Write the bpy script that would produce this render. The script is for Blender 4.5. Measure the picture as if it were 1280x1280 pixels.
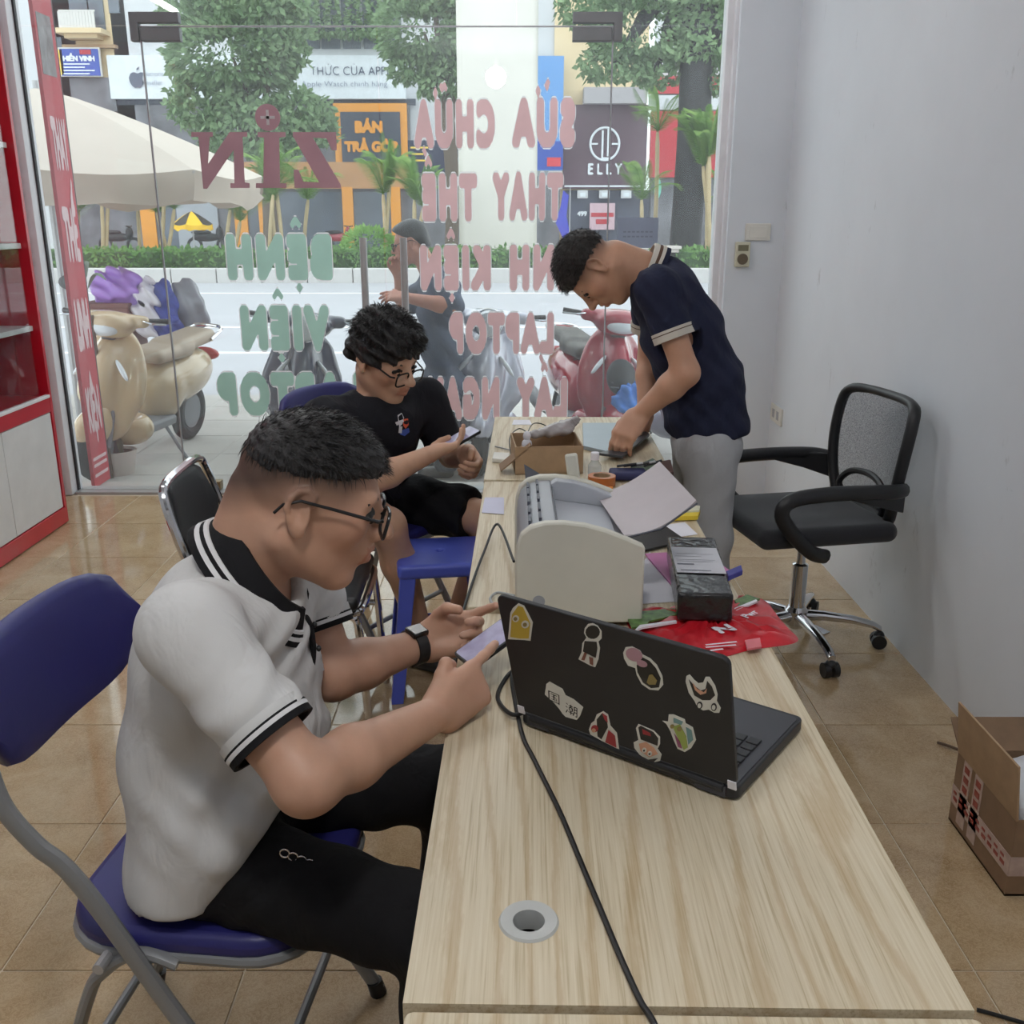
import bpy, bmesh, math, random
import numpy as np
from mathutils import Vector, Matrix
random.seed(7); np.random.seed(7)
for _o in list(bpy.data.objects): bpy.data.objects.remove(_o)
SC = bpy.context.scene
COL = SC.collection
R = math.radians
PI = math.pi
# ---------------------------------------------------------------- camera
cam_d = bpy.data.cameras.new('camera'); cam_d.sensor_width = 36.0; cam_d.lens = 1215 / 1280 * 36
cam_d.clip_start = 0.05; cam_d.clip_end = 300
cam = bpy.data.objects.new('camera', cam_d); COL.objects.link(cam)
cam.location = (0, 0, 1.5); cam.rotation_euler = (R(90 - 17.02), 0, 0)
SC.camera = cam
# ---------------------------------------------------------------- overcast daylight
W = bpy.data.worlds.new('overcast_sky'); SC.world = W; W.use_nodes = True
_bg = W.node_tree.nodes['Background']
_bg.inputs[0].default_value = (0.93, 0.965, 1.0, 1); _bg.inputs[1].default_value = 2.3
# ---------------------------------------------------------------- exposure
vs = SC.view_settings
vs.view_transform = 'Standard'; vs.look = 'None'; vs.exposure = 0.0; vs.gamma = 1.0
try: vs.use_curve_mapping = False
except Exception: pass
SC.cycles.max_bounces = 8; SC.cycles.transparent_max_bounces = 24
SC.cycles.caustics_reflective = False; SC.cycles.caustics_refractive = False
SC.cycles.sample_clamp_indirect = 6.0

# ---------------------------------------------------------------- measuring helpers (reading positions off the camera geometry)
_f, _p = 1215.0, R(17.02)
def ray(u, v):
    a = (u - 640) / _f; b = (640 - v) / _f
    return Vector((a, math.cos(_p) + b * math.sin(_p), -math.sin(_p) + b * math.cos(_p)))
def PZ(u, v, z): d = ray(u, v); return Vector((0, 0, 1.5)) + d * ((z - 1.5) / d.z)
def PY(u, v, y): d = ray(u, v); return Vector((0, 0, 1.5)) + d * (y / d.y)
def PX(u, v, x): d = ray(u, v); return Vector((0, 0, 1.5)) + d * (x / d.x)

# ---------------------------------------------------------------- materials
def srgb(r, g, b):
    def c(x):
        x /= 255.0
        return x / 12.92 if x <= 0.04045 else ((x + 0.055) / 1.055) ** 2.4
    return (c(r), c(g), c(b), 1)
class NT:
    def __init__(s, name):
        s.m = bpy.data.materials.new(name); s.m.use_nodes = True
        s.t = s.m.node_tree; s.n = s.t.nodes; s.b = s.n['Principled BSDF']; s.out = s.n['Material Output']
    def new(s, typ, **kw):
        n = s.n.new(typ)
        for k, v in kw.items():
            if k in n.inputs.keys(): n.inputs[k].default_value = v
            else: setattr(n, k, v)
        return n
    def link(s, a, b): s.t.links.new(a, b)
    def set(s, **kw):
        for k, v in kw.items(): s.b.inputs[k].default_value = v
def coord(nt, scale=(1, 1, 1), rot=(0, 0, 0), obj=True):
    tc = nt.new('ShaderNodeTexCoord'); mp = nt.new('ShaderNodeMapping')
    mp.inputs['Scale'].default_value = scale; mp.inputs['Rotation'].default_value = rot
    nt.link(tc.outputs['Object' if obj else 'Generated'], mp.inputs['Vector'])
    return mp.outputs['Vector']
def noise(nt, vec, scale, detail=4, rough=0.55, dist=0.0):
    n = nt.new('ShaderNodeTexNoise'); n.inputs['Scale'].default_value = scale
    n.inputs['Detail'].default_value = detail; n.inputs['Roughness'].default_value = rough; n.inputs['Distortion'].default_value = dist
    nt.link(vec, n.inputs['Vector']); return n.outputs['Fac']
def ramp(nt, fac, stops):
    r = nt.new('ShaderNodeValToRGB'); e = r.color_ramp.elements
    while len(e) < len(stops): e.new(0.5)
    for i, (p, c) in enumerate(stops): e[i].position = p; e[i].color = c
    nt.link(fac, r.inputs['Fac']); return r.outputs['Color']
def bump(nt, fac, strength, dist=0.01):
    b = nt.new('ShaderNodeBump'); b.inputs['Strength'].default_value = strength; b.inputs['Distance'].default_value = dist
    nt.link(fac, b.inputs['Height']); nt.link(b.outputs['Normal'], nt.b.inputs['Normal'])
def shade(c, f): return (c[0] * f, c[1] * f, c[2] * f, 1)
MATS = {}
def mat(name, col, rough=0.5, metal=0.0, var=0.06, vscale=6, bmp=0.0, bscale=60, spec=0.5, coat=0.0, emit=0, sheen=0.0):
    if name in MATS: return MATS[name]
    nt = NT(name); v = coord(nt)
    nt.set(Roughness=rough, Metallic=metal)
    nt.b.inputs['Specular IOR Level'].default_value = spec
    nt.b.inputs['Coat Weight'].default_value = coat
    nt.b.inputs['Sheen Weight'].default_value = sheen
    nt.link(ramp(nt, noise(nt, v, vscale), [(0.3, shade(col, 1 - var)), (0.7, shade(col, 1 + var))]), nt.b.inputs['Base Color'])
    if bmp: bump(nt, noise(nt, v, bscale, 6), bmp, 0.004)
    if emit:
        nt.b.inputs['Emission Color'].default_value = col; nt.b.inputs['Emission Strength'].default_value = emit
    MATS[name] = nt.m; return nt.m

# ---------------------------------------------------------------- scene graph helpers
TF = {}
def tag(o, label=None, cat=None, group=None, kind=None):
    if label: o['label'] = label
    if cat: o['category'] = cat
    if group: o['group'] = group
    if kind: o['kind'] = kind
    return o
def thing(name, label, cat, loc=(0, 0, 0), rz=0.0, group=None, kind=None):
    o = bpy.data.objects.new(name, None); COL.objects.link(o); o.empty_display_size = 0.1
    o.location = loc; o.rotation_euler = (0, 0, rz)
    TF[o.name] = Matrix.Translation(Vector(loc)) @ Matrix.Rotation(rz, 4, 'Z')
    return tag(o, label, cat, group, kind)
def copy_tree(o, parent=None):
    c = o.copy(); COL.objects.link(c); c.parent = parent
    for ch in list(o.children): copy_tree(ch, c)
    return c
def frame(d, up=(0, 0, 1)):
    d = Vector(d).normalized(); u = Vector(up)
    if abs(d.dot(u)) > 0.98: u = Vector((0, 1, 0)) if abs(d.y) < 0.9 else Vector((1, 0, 0))
    x = u.cross(d).normalized(); y = d.cross(x)
    return x, y, d
class MB:
    def __init__(s): s.v = []; s.f = []; s.m = []
    def add(s, vs, fs, mi=0):
        b = len(s.v); s.v += [tuple(p) for p in vs]; s.f += [tuple(i + b for i in f) for f in fs]; s.m += [mi] * len(fs); return s
    def box(s, c, size, rot=None, mi=0):
        c = Vector(c); h = Vector(size) / 2; vs = []
        for dx in (-1, 1):
            for dy in (-1, 1):
                for dz in (-1, 1):
                    p = Vector((dx * h.x, dy * h.y, dz * h.z))
                    if rot is not None: p = rot @ p
                    vs.append(c + p)
        return s.add(vs, [(0, 1, 3, 2), (4, 6, 7, 5), (0, 4, 5, 1), (2, 3, 7, 6), (0, 2, 6, 4), (1, 5, 7, 3)], mi)
    def bb(s, x0, x1, y0, y1, z0, z1, mi=0):
        return s.box(((x0 + x1) / 2, (y0 + y1) / 2, (z0 + z1) / 2), (x1 - x0, y1 - y0, z1 - z0), None, mi)
    def loft(s, rings, caps=True, closed=True, mi=0, loop=False):
        n = len(rings[0]); vs = [p for r in rings for p in r]; fs = []
        m = len(rings)
        for i in range(m if loop else m - 1):
            for j in range(n if closed else n - 1):
                a, b = i * n + j, i * n + (j + 1) % n; c, d = ((i + 1) % m) * n + (j + 1) % n, ((i + 1) % m) * n + j
                fs.append((a, b, c, d))
        if caps and not loop: fs += [tuple(range(n))[::-1], tuple(range((m - 1) * n, m * n))]
        return s.add(vs, fs, mi)
    def cyl(s, p0, p1, r0, r1=None, n=14, caps=True, mi=0):
        p0, p1 = Vector(p0), Vector(p1); r1 = r0 if r1 is None else r1
        x, y, d = frame(p1 - p0)
        return s.loft([[p + (x * math.cos(2 * PI * k / n) + y * math.sin(2 * PI * k / n)) * r for k in range(n)] for p, r in ((p0, r0), (p1, r1))], caps, mi=mi)
    def tube(s, pts, r, n=10, loop=False, mi=0, flat=1.0):
        pts = [Vector(p) for p in pts]; m = len(pts); rs = r if isinstance(r, (list, tuple)) else [r] * m
        rings = []; px = None
        for i in range(m):
            if loop: d = pts[(i + 1) % m] - pts[i - 1]
            else: d = pts[min(i + 1, m - 1)] - pts[max(i - 1, 0)]
            d.normalize()
            if px is None: x, y, _ = frame(d)
            else:
                x = (px - d * px.dot(d)).normalized(); y = d.cross(x)
            px = x
            rings.append([pts[i] + (x * math.cos(2 * PI * k / n) + y * math.sin(2 * PI * k / n) * flat) * rs[i] for k in range(n)])
        return s.loft(rings, True, mi=mi, loop=loop)
    def lathe(s, prof, c=(0, 0, 0), axis=(0, 0, 1), n=24, mi=0, caps=True):
        x, y, d = frame(axis); c = Vector(c)
        return s.loft([[c + d * z + (x * math.cos(2 * PI * k / n) + y * math.sin(2 * PI * k / n)) * max(r, 1e-5) for k in range(n)] for r, z in prof], caps, mi=mi)
    def prism(s, poly, o, ex, ey, th, mi=0):
        o, ex, ey = Vector(o), Vector(ex), Vector(ey); nrm = ex.cross(ey).normalized() * th; n = len(poly)
        a = [o + ex * p[0] + ey * p[1] for p in poly]
        vs = a + [p + nrm for p in a]
        fs = [tuple(range(n))[::-1], tuple(range(n, 2 * n))] + [(i, (i + 1) % n, n + (i + 1) % n, n + i) for i in range(n)]
        return s.add(vs, fs, mi)
    def ell(s, c, r, seg=16, rg=10, rot=None, mi=0):
        c = Vector(c); rings = []
        for i in range(rg + 1):
            th = PI * i / rg; rr = max(math.sin(th), 1e-4)
            ring = []
            for k in range(seg):
                p = Vector((r[0] * rr * math.cos(2 * PI * k / seg), r[1] * rr * math.sin(2 * PI * k / seg), -r[2] * math.cos(th)))
                ring.append(c + (rot @ p if rot is not None else p))
            rings.append(ring)
        return s.loft(rings, True, mi=mi)
    def build(s, name, m, parent=None, smooth=35, bevel=0.0, bseg=2, world=True, org=None):
        vs = s.v
        T = None
        if parent is not None and world:
            T = TF.get(parent.name)
            if T is not None:
                Ti = T.inverted(); vs = [tuple(Ti @ Vector(p)) for p in vs]
        if org is not None: vs = [(p[0] - org[0], p[1] - org[1], p[2] - org[2]) for p in vs]
        me = bpy.data.meshes.new(name); me.from_pydata(vs, [], s.f); me.validate(clean_customdata=False)
        return finish(name, me, m, s.m, parent, smooth, bevel, bseg, T, org)
def finish(name, me, m, mi, parent, smooth, bevel=0, bseg=2, T=None, org=None):
    for q in (m if isinstance(m, (list, tuple)) else [m]): me.materials.append(q)
    if mi is not None and isinstance(m, (list, tuple)) and len(mi) == len(me.polygons): me.polygons.foreach_set('material_index', mi)
    bm = bmesh.new(); bm.from_mesh(me); bmesh.ops.recalc_face_normals(bm, faces=bm.faces); bm.to_mesh(me); bm.free()
    if smooth:
        me.shade_smooth()
        if smooth < 180: me.set_sharp_from_angle(angle=R(smooth))
    o = bpy.data.objects.new(name, me); COL.objects.link(o)
    if org is not None: o.location = org
    if parent is not None:
        o.parent = parent
        if T is not None: TF[o.name] = T
    if bevel:
        b = o.modifiers.new('Bevel', 'BEVEL'); b.width = bevel; b.segments = bseg; b.limit_method = 'ANGLE'; b.angle_limit = R(40)
    return o
def rrect(w, h, r, n=5):
    out = []
    for cx, cy, a0 in ((w / 2 - r, h / 2 - r, 0), (-w / 2 + r, h / 2 - r, 90), (-w / 2 + r, -h / 2 + r, 180), (w / 2 - r, -h / 2 + r, 270)):
        for k in range(n + 1):
            a = R(a0 + 90 * k / n); out.append((cx + r * math.cos(a), cy + r * math.sin(a)))
    return out
def arc(pts, k=6):
    """Catmull-Rom resample of a control polyline"""
    P = [Vector(p) for p in pts]; out = []
    for i in range(len(P) - 1):
        a, b, c, d = P[max(i - 1, 0)], P[i], P[i + 1], P[min(i + 2, len(P) - 1)]
        for j in range(k):
            t = j / k
            out.append(0.5 * ((2 * b) + (c - a) * t + (2 * a - 5 * b + 4 * c - d) * t * t + (3 * b - a - 3 * c + d) * t ** 3))
    out.append(P[-1]); return out
def text_mask(body, px=44, align='CENTER', space=1.0):
    """rasterise a line of type from the built-in font into a boolean grid; returns mask, x0, y0, cell (units of cap height)"""
    c = bpy.data.curves.new('txt', 'FONT'); c.body = body; c.size = 1.0; c.resolution_u = 4; c.align_x = align; c.space_character = space
    o = bpy.data.objects.new('txt', c); COL.objects.link(o)
    bpy.context.view_layer.update()
    me = bpy.data.meshes.new_from_object(o.evaluated_get(bpy.context.evaluated_depsgraph_get())); bpy.data.objects.remove(o); bpy.data.curves.remove(c)
    V = np.empty(len(me.vertices) * 3, np.float32); me.vertices.foreach_get('co', V); V = V.reshape(-1, 3)[:, :2] / 0.70
    me.calc_loop_triangles(); T = np.empty(len(me.loop_triangles) * 3, np.int32); me.loop_triangles.foreach_get('vertices', T); T = T.reshape(-1, 3)
    bpy.data.meshes.remove(me)
    cell = 1.0 / px; pad = 20; lo = V.min(0) - pad * cell; hi = V.max(0) + pad * cell
    nx, ny = int((hi[0] - lo[0]) / cell) + 2, int((hi[1] - lo[1]) / cell) + 2
    M = np.zeros((nx, ny), bool)
    for t in T:
        p = (V[t] - lo) / cell; a, b, d = p
        i0, j0 = np.maximum(np.floor(p.min(0)).astype(int), 0); i1, j1 = np.ceil(p.max(0)).astype(int) + 1
        X, Y = np.meshgrid(np.arange(i0, i1), np.arange(j0, j1), indexing='ij')
        den = (b[1] - d[1]) * (a[0] - d[0]) + (d[0] - b[0]) * (a[1] - d[1])
        if abs(den) < 1e-9: continue
        u = ((b[1] - d[1]) * (X - d[0]) + (d[0] - b[0]) * (Y - d[1])) / den; w = ((d[1] - a[1]) * (X - d[0]) + (a[0] - d[0]) * (Y - d[1])) / den
        M[i0:i1, j0:j1] |= (u >= -1e-4) & (w >= -1e-4) & (u + w <= 1.0001)
    return M, lo[0], lo[1], cell
def dilate(M, r):
    if r <= 0: return M
    O = np.zeros_like(M); k = int(math.ceil(r))
    for dx in range(-k, k + 1):
        for dy in range(-k, k + 1):
            if dx * dx + dy * dy <= r * r + .3: O |= np.roll(np.roll(M, dx, 0), dy, 1)
    return O
def mask_mesh(A, x0, y0, cell):
    """filled dual mesh of the region A > 0 (A = soft field)"""
    S = A > 0
    corners = [A[:-1, :-1], A[1:, :-1], A[1:, 1:], A[:-1, 1:]]
    full = S[:-1, :-1] | S[1:, :-1] | S[1:, 1:] | S[:-1, 1:]
    nx, ny = full.shape; idx = -np.ones((nx, ny), int); ij = np.argwhere(full); idx[full] = np.arange(len(ij))
    P = ij.astype(float) + .5
    acc = np.zeros_like(P); ct = np.zeros(len(P)); I, J = ij.T
    for (ax, ay, bx, by) in ((0, 0, 1, 0), (1, 0, 1, 1), (1, 1, 0, 1), (0, 1, 0, 0)):
        a = A[I + ax, J + ay]; b = A[I + bx, J + by]; cr = (a > 0) != (b > 0); t = np.where(cr, a / np.where(cr, a - b, 1), 0)
        acc[:, 0] += cr * (I + ax + t * (bx - ax)); acc[:, 1] += cr * (J + ay + t * (by - ay)); ct += cr
    e = ct > 0; P[e] = acc[e] / ct[e][:, None]
    s = S[1:-1, 1:-1]; q = np.argwhere(s) + 1
    F = np.stack([idx[q[:, 0] - 1, q[:, 1] - 1], idx[q[:, 0], q[:, 1] - 1], idx[q[:, 0], q[:, 1]], idx[q[:, 0] - 1, q[:, 1]]], 1)
    F = F[(F >= 0).all(1)]
    return np.stack([P[:, 0] * cell + x0, P[:, 1] * cell + y0], 1), F
def soft(M, n=2):
    A = M.astype(np.float32)
    for _ in range(n):
        A = (A + np.roll(A, 1, 0) + np.roll(A, -1, 0)) / 3; A = (A + np.roll(A, 1, 1) + np.roll(A, -1, 1)) / 3
    return A - 0.5
def sheet(P, F, o, ex, ey, m, parent, name):
    o, ex, ey = np.array(o), np.array(Vector(ex).normalized()), np.array(Vector(ey).normalized())
    Q = o + P[:, :1] * ex + P[:, 1:2] * ey
    b = MB(); b.v = [tuple(p) for p in Q]; b.f = [tuple(f) for f in F]; b.m = [0] * len(F)
    return b.build(name, m, parent, smooth=0)
def text(body, o, ex, ey, h, m, parent=None, name='lettering', bold=0.03, width=None, sx=1.0, depth=0, align='CENTER', label=None, outline=None, px=30, om=None, base=None, space=1.0):
    """flat lettering; o = base point of the line, ex / ey = reading and up directions, h = cap height; outline = (width, offset vector)"""
    M, x0, y0, c = text_mask(body, px, align, space)
    if base:      # heavier strokes on the letters than on their accents
        B, bx, by, _ = text_mask(base, px, align, space); Z = np.zeros_like(M); i, j = int(round((bx - x0) / c)), int(round((by - y0) / c))
        i, j = max(i, 0), max(j, 0); q = B[:M.shape[0] - i, :M.shape[1] - j]; Z[i:i + q.shape[0], j:j + q.shape[1]] = q
        A = M & ~dilate(Z, 3); A = dilate(~dilate(~A, 1.2), 1.2) & M; top = int((1.0 - y0) / c); bot = int((0.0 - y0) / c); mid = (top + bot) // 2; U = np.zeros_like(A); dn = np.zeros_like(A); U[:, mid:] = A[:, mid:]; dn[:, :mid] = A[:, :mid]
        K = dilate(Z, bold * px) | dilate(np.roll(U, int(.15 * px), 1), .05 * px) | dilate(np.roll(dn, -int(.13 * px), 1), .05 * px)
    else: K = dilate(M, bold * px)
    xs = np.where(K.any(1))[0]; w0 = (xs[-1] - xs[0] + 1) * c * h
    kx = (width / w0) if width else sx
    def put(mask, mm, off, nm):
        P, F = mask_mesh(soft(mask), x0, y0, c); P = P * np.array([h * kx, h])
        if width: P[:, 0] -= (x0 + (xs[0] + xs[-1] + 1) / 2 * c) * h * kx
        return sheet(P, F, Vector(o) + Vector(off), ex, ey, mm, parent, nm)
    ob = put(K, m, (0, 0, 0), name)
    if outline:
        put(dilate(K, outline * px) & ~K, om, (0, 0, 0), name + '_outline')
    if label: ob['label'] = label
    return ob

# ---------------------------------------------------------------- implicit surfaces: smooth unions meshed with surface nets
class Field:
    def __init__(s, lo, hi, h=0.008, fine=(), hf=0.004):
        s.ax = []
        for k in range(3):
            x = lo[k]; a = [x]
            while x < hi[k]:
                st = h
                for f in fine:
                    if f[0][k] - st <= x <= f[1][k]: st = min(st, f[2] if len(f) > 2 else hf)
                x += st; a.append(x)
            s.ax.append(np.array(a, np.float32))
        s.D = np.full([len(a) for a in s.ax], 1.0, np.float32)
    def win(s, lo, hi, pad):
        sl = []
        for k in range(3):
            i0 = max(int(np.searchsorted(s.ax[k], lo[k] - pad)) - 1, 0); i1 = min(int(np.searchsorted(s.ax[k], hi[k] + pad)) + 1, len(s.ax[k]))
            if i1 <= i0: return None
            sl.append(slice(i0, i1))
        return tuple(sl)
    def pts(s, w):
        return np.meshgrid(s.ax[0][w[0]], s.ax[1][w[1]], s.ax[2][w[2]], indexing='ij', sparse=True)
    def op(s, w, d, k, mode):
        A = s.D[w]
        if mode == 'sub':
            B = -d
            if k > 0:
                h = np.clip(0.5 - 0.5 * (A - B) / k, 0, 1)
                s.D[w] = A * (1 - h) + B * h + k * h * (1 - h)
            else: s.D[w] = np.maximum(A, B)
        else:
            if k > 0:
                h = np.clip(0.5 + 0.5 * (A - d) / k, 0, 1)
                s.D[w] = A * (1 - h) + d * h - k * h * (1 - h)
            else: s.D[w] = np.minimum(A, d)
    def cap(s, a, b, ra, rb=None, k=0.02, mode='add', flat=None):
        a, b = np.array(a, np.float32), np.array(b, np.float32); rb = ra if rb is None else rb
        r = max(ra, rb); w = s.win(np.minimum(a, b) - r, np.maximum(a, b) + r, k + 0.03)
        if w is None: return s
        X, Y, Z = s.pts(w); ab = b - a; L = float(ab @ ab) + 1e-12
        t = np.clip(((X - a[0]) * ab[0] + (Y - a[1]) * ab[1] + (Z - a[2]) * ab[2]) / L, 0, 1)
        d = np.sqrt((X - a[0] - t * ab[0]) ** 2 + (Y - a[1] - t * ab[1]) ** 2 + (Z - a[2] - t * ab[2]) ** 2) - (ra + (rb - ra) * t)
        s.op(w, d, k, mode); return s
    def ell(s, c, r, rot=None, k=0.02, mode='add'):
        c = np.array(c, np.float32); r = np.array(r, np.float32); m = float(r.max())
        w = s.win(c - m, c + m, k + 0.03)
        if w is None: return s
        X, Y, Z = s.pts(w); X, Y, Z = X - c[0], Y - c[1], Z - c[2]
        if rot is not None:
            q = np.array(rot)   # columns = local axes in world
            X, Y, Z = X * q[0, 0] + Y * q[1, 0] + Z * q[2, 0], X * q[0, 1] + Y * q[1, 1] + Z * q[2, 1], X * q[0, 2] + Y * q[1, 2] + Z * q[2, 2]
        k0 = np.sqrt((X / r[0]) ** 2 + (Y / r[1]) ** 2 + (Z / r[2]) ** 2)
        k1 = np.sqrt((X / r[0] ** 2) ** 2 + (Y / r[1] ** 2) ** 2 + (Z / r[2] ** 2) ** 2) + 1e-9
        s.op(w, k0 * (k0 - 1) / k1, k, mode); return s
    def rbox(s, c, h, rad, rot=None, k=0.01, mode='add'):
        c = np.array(c, np.float32); h = np.array(h, np.float32); m = float(np.linalg.norm(h))
        w = s.win(c - m, c + m, k + 0.03)
        if w is None: return s
        X, Y, Z = s.pts(w); X, Y, Z = X - c[0], Y - c[1], Z - c[2]
        if rot is not None:
            q = np.array(rot)
            X, Y, Z = X * q[0, 0] + Y * q[1, 0] + Z * q[2, 0], X * q[0, 1] + Y * q[1, 1] + Z * q[2, 1], X * q[0, 2] + Y * q[1, 2] + Z * q[2, 2]
        qx, qy, qz = np.abs(X) - h[0] + rad, np.abs(Y) - h[1] + rad, np.abs(Z) - h[2] + rad
        d = np.sqrt(np.maximum(qx, 0) ** 2 + np.maximum(qy, 0) ** 2 + np.maximum(qz, 0) ** 2) + np.minimum(np.maximum(np.maximum(qx, qy), qz), 0) - rad
        s.op(w, d, k, mode); return s
    def plane(s, p, n, k=0.0):
        """cut away everything on the side n points to"""
        n = np.array(Vector(n).normalized(), np.float32); p = np.array(p, np.float32)
        X, Y, Z = np.meshgrid(*s.ax, indexing='ij', sparse=True)
        d = -((X - p[0]) * n[0] + (Y - p[1]) * n[1] + (Z - p[2]) * n[2])
        s.op((slice(None),) * 3, d.astype(np.float32), k, 'sub'); return s
    def wrinkle(s, fn):
        X, Y, Z = np.meshgrid(*s.ax, indexing='ij', sparse=True); s.D = s.D + fn(X, Y, Z).astype(np.float32); return s
    def mesh(s, smooth=1):
        D = s.D; ax = s.ax; S = D < 0
        n = np.array(D.shape); nc = n - 1
        sums = None; cells = []; P = []
        quads = []
        for a in range(3):
            sl0 = [slice(None)] * 3; sl1 = [slice(None)] * 3
            sl0[a] = slice(0, -1); sl1[a] = slice(1, None)
            cr = S[tuple(sl0)] != S[tuple(sl1)]
            idx = np.argwhere(cr)
            if len(idx) == 0: continue
            j = idx.copy(); j[:, a] += 1
            d0 = D[tuple(idx.T)]; d1 = D[tuple(j.T)]; t = d0 / (d0 - d1)
            p = np.stack([ax[k][idx[:, k]] for k in range(3)], 1)
            p[:, a] += t * (ax[a][j[:, a]] - ax[a][idx[:, a]])
            b, c = (a + 1) % 3, (a + 2) % 3
            offs = [(0, 0), (-1, 0), (-1, -1), (0, -1)]
            ok = (idx[:, b] > 0) & (idx[:, c] > 0) & (idx[:, b] < nc[b]) & (idx[:, c] < nc[c])
            q = []
            for (ob, oc) in offs:
                ce = idx.copy(); ce[:, b] += ob; ce[:, c] += oc
                inb = (ce[:, b] >= 0) & (ce[:, c] >= 0) & (ce[:, b] < nc[b]) & (ce[:, c] < nc[c])
                fl = (ce[:, 0] * nc[1] + ce[:, 1]) * nc[2] + ce[:, 2]
                cells.append(fl[inb]); P.append(p[inb]); q.append(fl)
            q = np.stack(q, 1)[ok]; flip = ~(S[tuple(idx.T)][ok])
            q[flip] = q[flip][:, ::-1]; quads.append(q)
        cells = np.concatenate(cells); P = np.concatenate(P); quads = np.concatenate(quads)
        uq, inv = np.unique(cells, return_inverse=True)
        cnt = np.bincount(inv).astype(np.float64)
        V = np.stack([np.bincount(inv, P[:, k]) / cnt for k in range(3)], 1)
        F = np.searchsorted(uq, quads)
        for _ in range(smooth):
            acc = np.zeros_like(V); ct = np.zeros(len(V))
            for i in range(4):
                for dj in (1, 3):
                    np.add.at(acc, F[:, i], V[F[:, (i + dj) % 4]]); np.add.at(ct, F[:, i], 1)
            V = 0.5 * V + 0.5 * acc / np.maximum(ct, 1)[:, None]
        return V, F
    def build(s, name, m, parent=None, smooth=1, color=None, faces=None):
        V, F = s.mesh(smooth)
        W = V
        T = TF.get(parent.name) if parent is not None else None
        if T is not None:
            Ti = np.array(T.inverted()); V = V @ Ti[:3, :3].T + Ti[:3, 3]
        me = bpy.data.meshes.new(name)
        me.vertices.add(len(V)); me.vertices.foreach_set('co', V.astype(np.float32).ravel())
        me.loops.add(F.size); me.loops.foreach_set('vertex_index', F.astype(np.int32).ravel())
        me.polygons.add(len(F)); me.polygons.foreach_set('loop_start', np.arange(0, F.size, 4, dtype=np.int32))
        me.update(calc_edges=True); me.validate()
        if color is not None:
            at = me.color_attributes.new('tone', 'FLOAT_COLOR', 'POINT')
            C = np.ones((len(V), 4), np.float32); C[:, :3] = color(W); at.data.foreach_set('color', C.ravel())
        for q in (m if isinstance(m, (list, tuple)) else [m]): me.materials.append(q)
        if faces is not None:
            me.polygons.foreach_set('material_index', faces(W[F].mean(1)).astype(np.int32))
        me.shade_smooth()
        o = bpy.data.objects.new(name, me); COL.objects.link(o)
        if parent is not None:
            o.parent = parent
            if T is not None: TF[o.name] = T
        return o
# ================================================================= surfaces
def m_floor(name, tile):
    nt = NT(name); tc = nt.new('ShaderNodeTexCoord'); oi = nt.new('ShaderNodeObjectInfo')
    add = nt.new('ShaderNodeVectorMath', operation='ADD')
    cmb = nt.new('ShaderNodeCombineXYZ'); mul = nt.new('ShaderNodeMath', operation='MULTIPLY'); mul.inputs[1].default_value = 37.0
    nt.link(oi.outputs['Random'], mul.inputs[0]); nt.link(mul.outputs[0], cmb.inputs[0]); nt.link(mul.outputs[0], cmb.inputs[1])
    nt.link(tc.outputs['Object'], add.inputs[0]); nt.link(cmb.outputs[0], add.inputs[1]); v = add.outputs[0]
    n1 = noise(nt, v, 5, 5, 0.6, 0.6); n2 = noise(nt, v, 48, 4, 0.65, 2.6)
    c1 = ramp(nt, n1, [(0.3, srgb(160, 132, 96)), (0.5, srgb(178, 152, 116)), (0.72, srgb(194, 172, 140))])
    c2 = ramp(nt, n2, [(0.42, (0, 0, 0, 1)), (0.5, (1, 1, 1, 1)), (0.56, (0, 0, 0, 1))])
    mx = nt.new('ShaderNodeMix', data_type='RGBA'); mx.inputs[7].default_value = srgb(216, 192, 158)
    k = nt.new('ShaderNodeMath', operation='MULTIPLY'); k.inputs[1].default_value = 0.5
    nt.link(c2, k.inputs[0]); nt.link(k.outputs[0], mx.inputs[0]); nt.link(c1, mx.inputs[6])
    nt.link(mx.outputs[2], nt.b.inputs['Base Color'])
    rr = ramp(nt, noise(nt, v, 3), [(0.3, (0.05,) * 3 + (1,)), (0.7, (0.11,) * 3 + (1,))]); nt.link(rr, nt.b.inputs['Roughness'])
    nt.b.inputs['Specular IOR Level'].default_value = 0.75
    return nt.m
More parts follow.
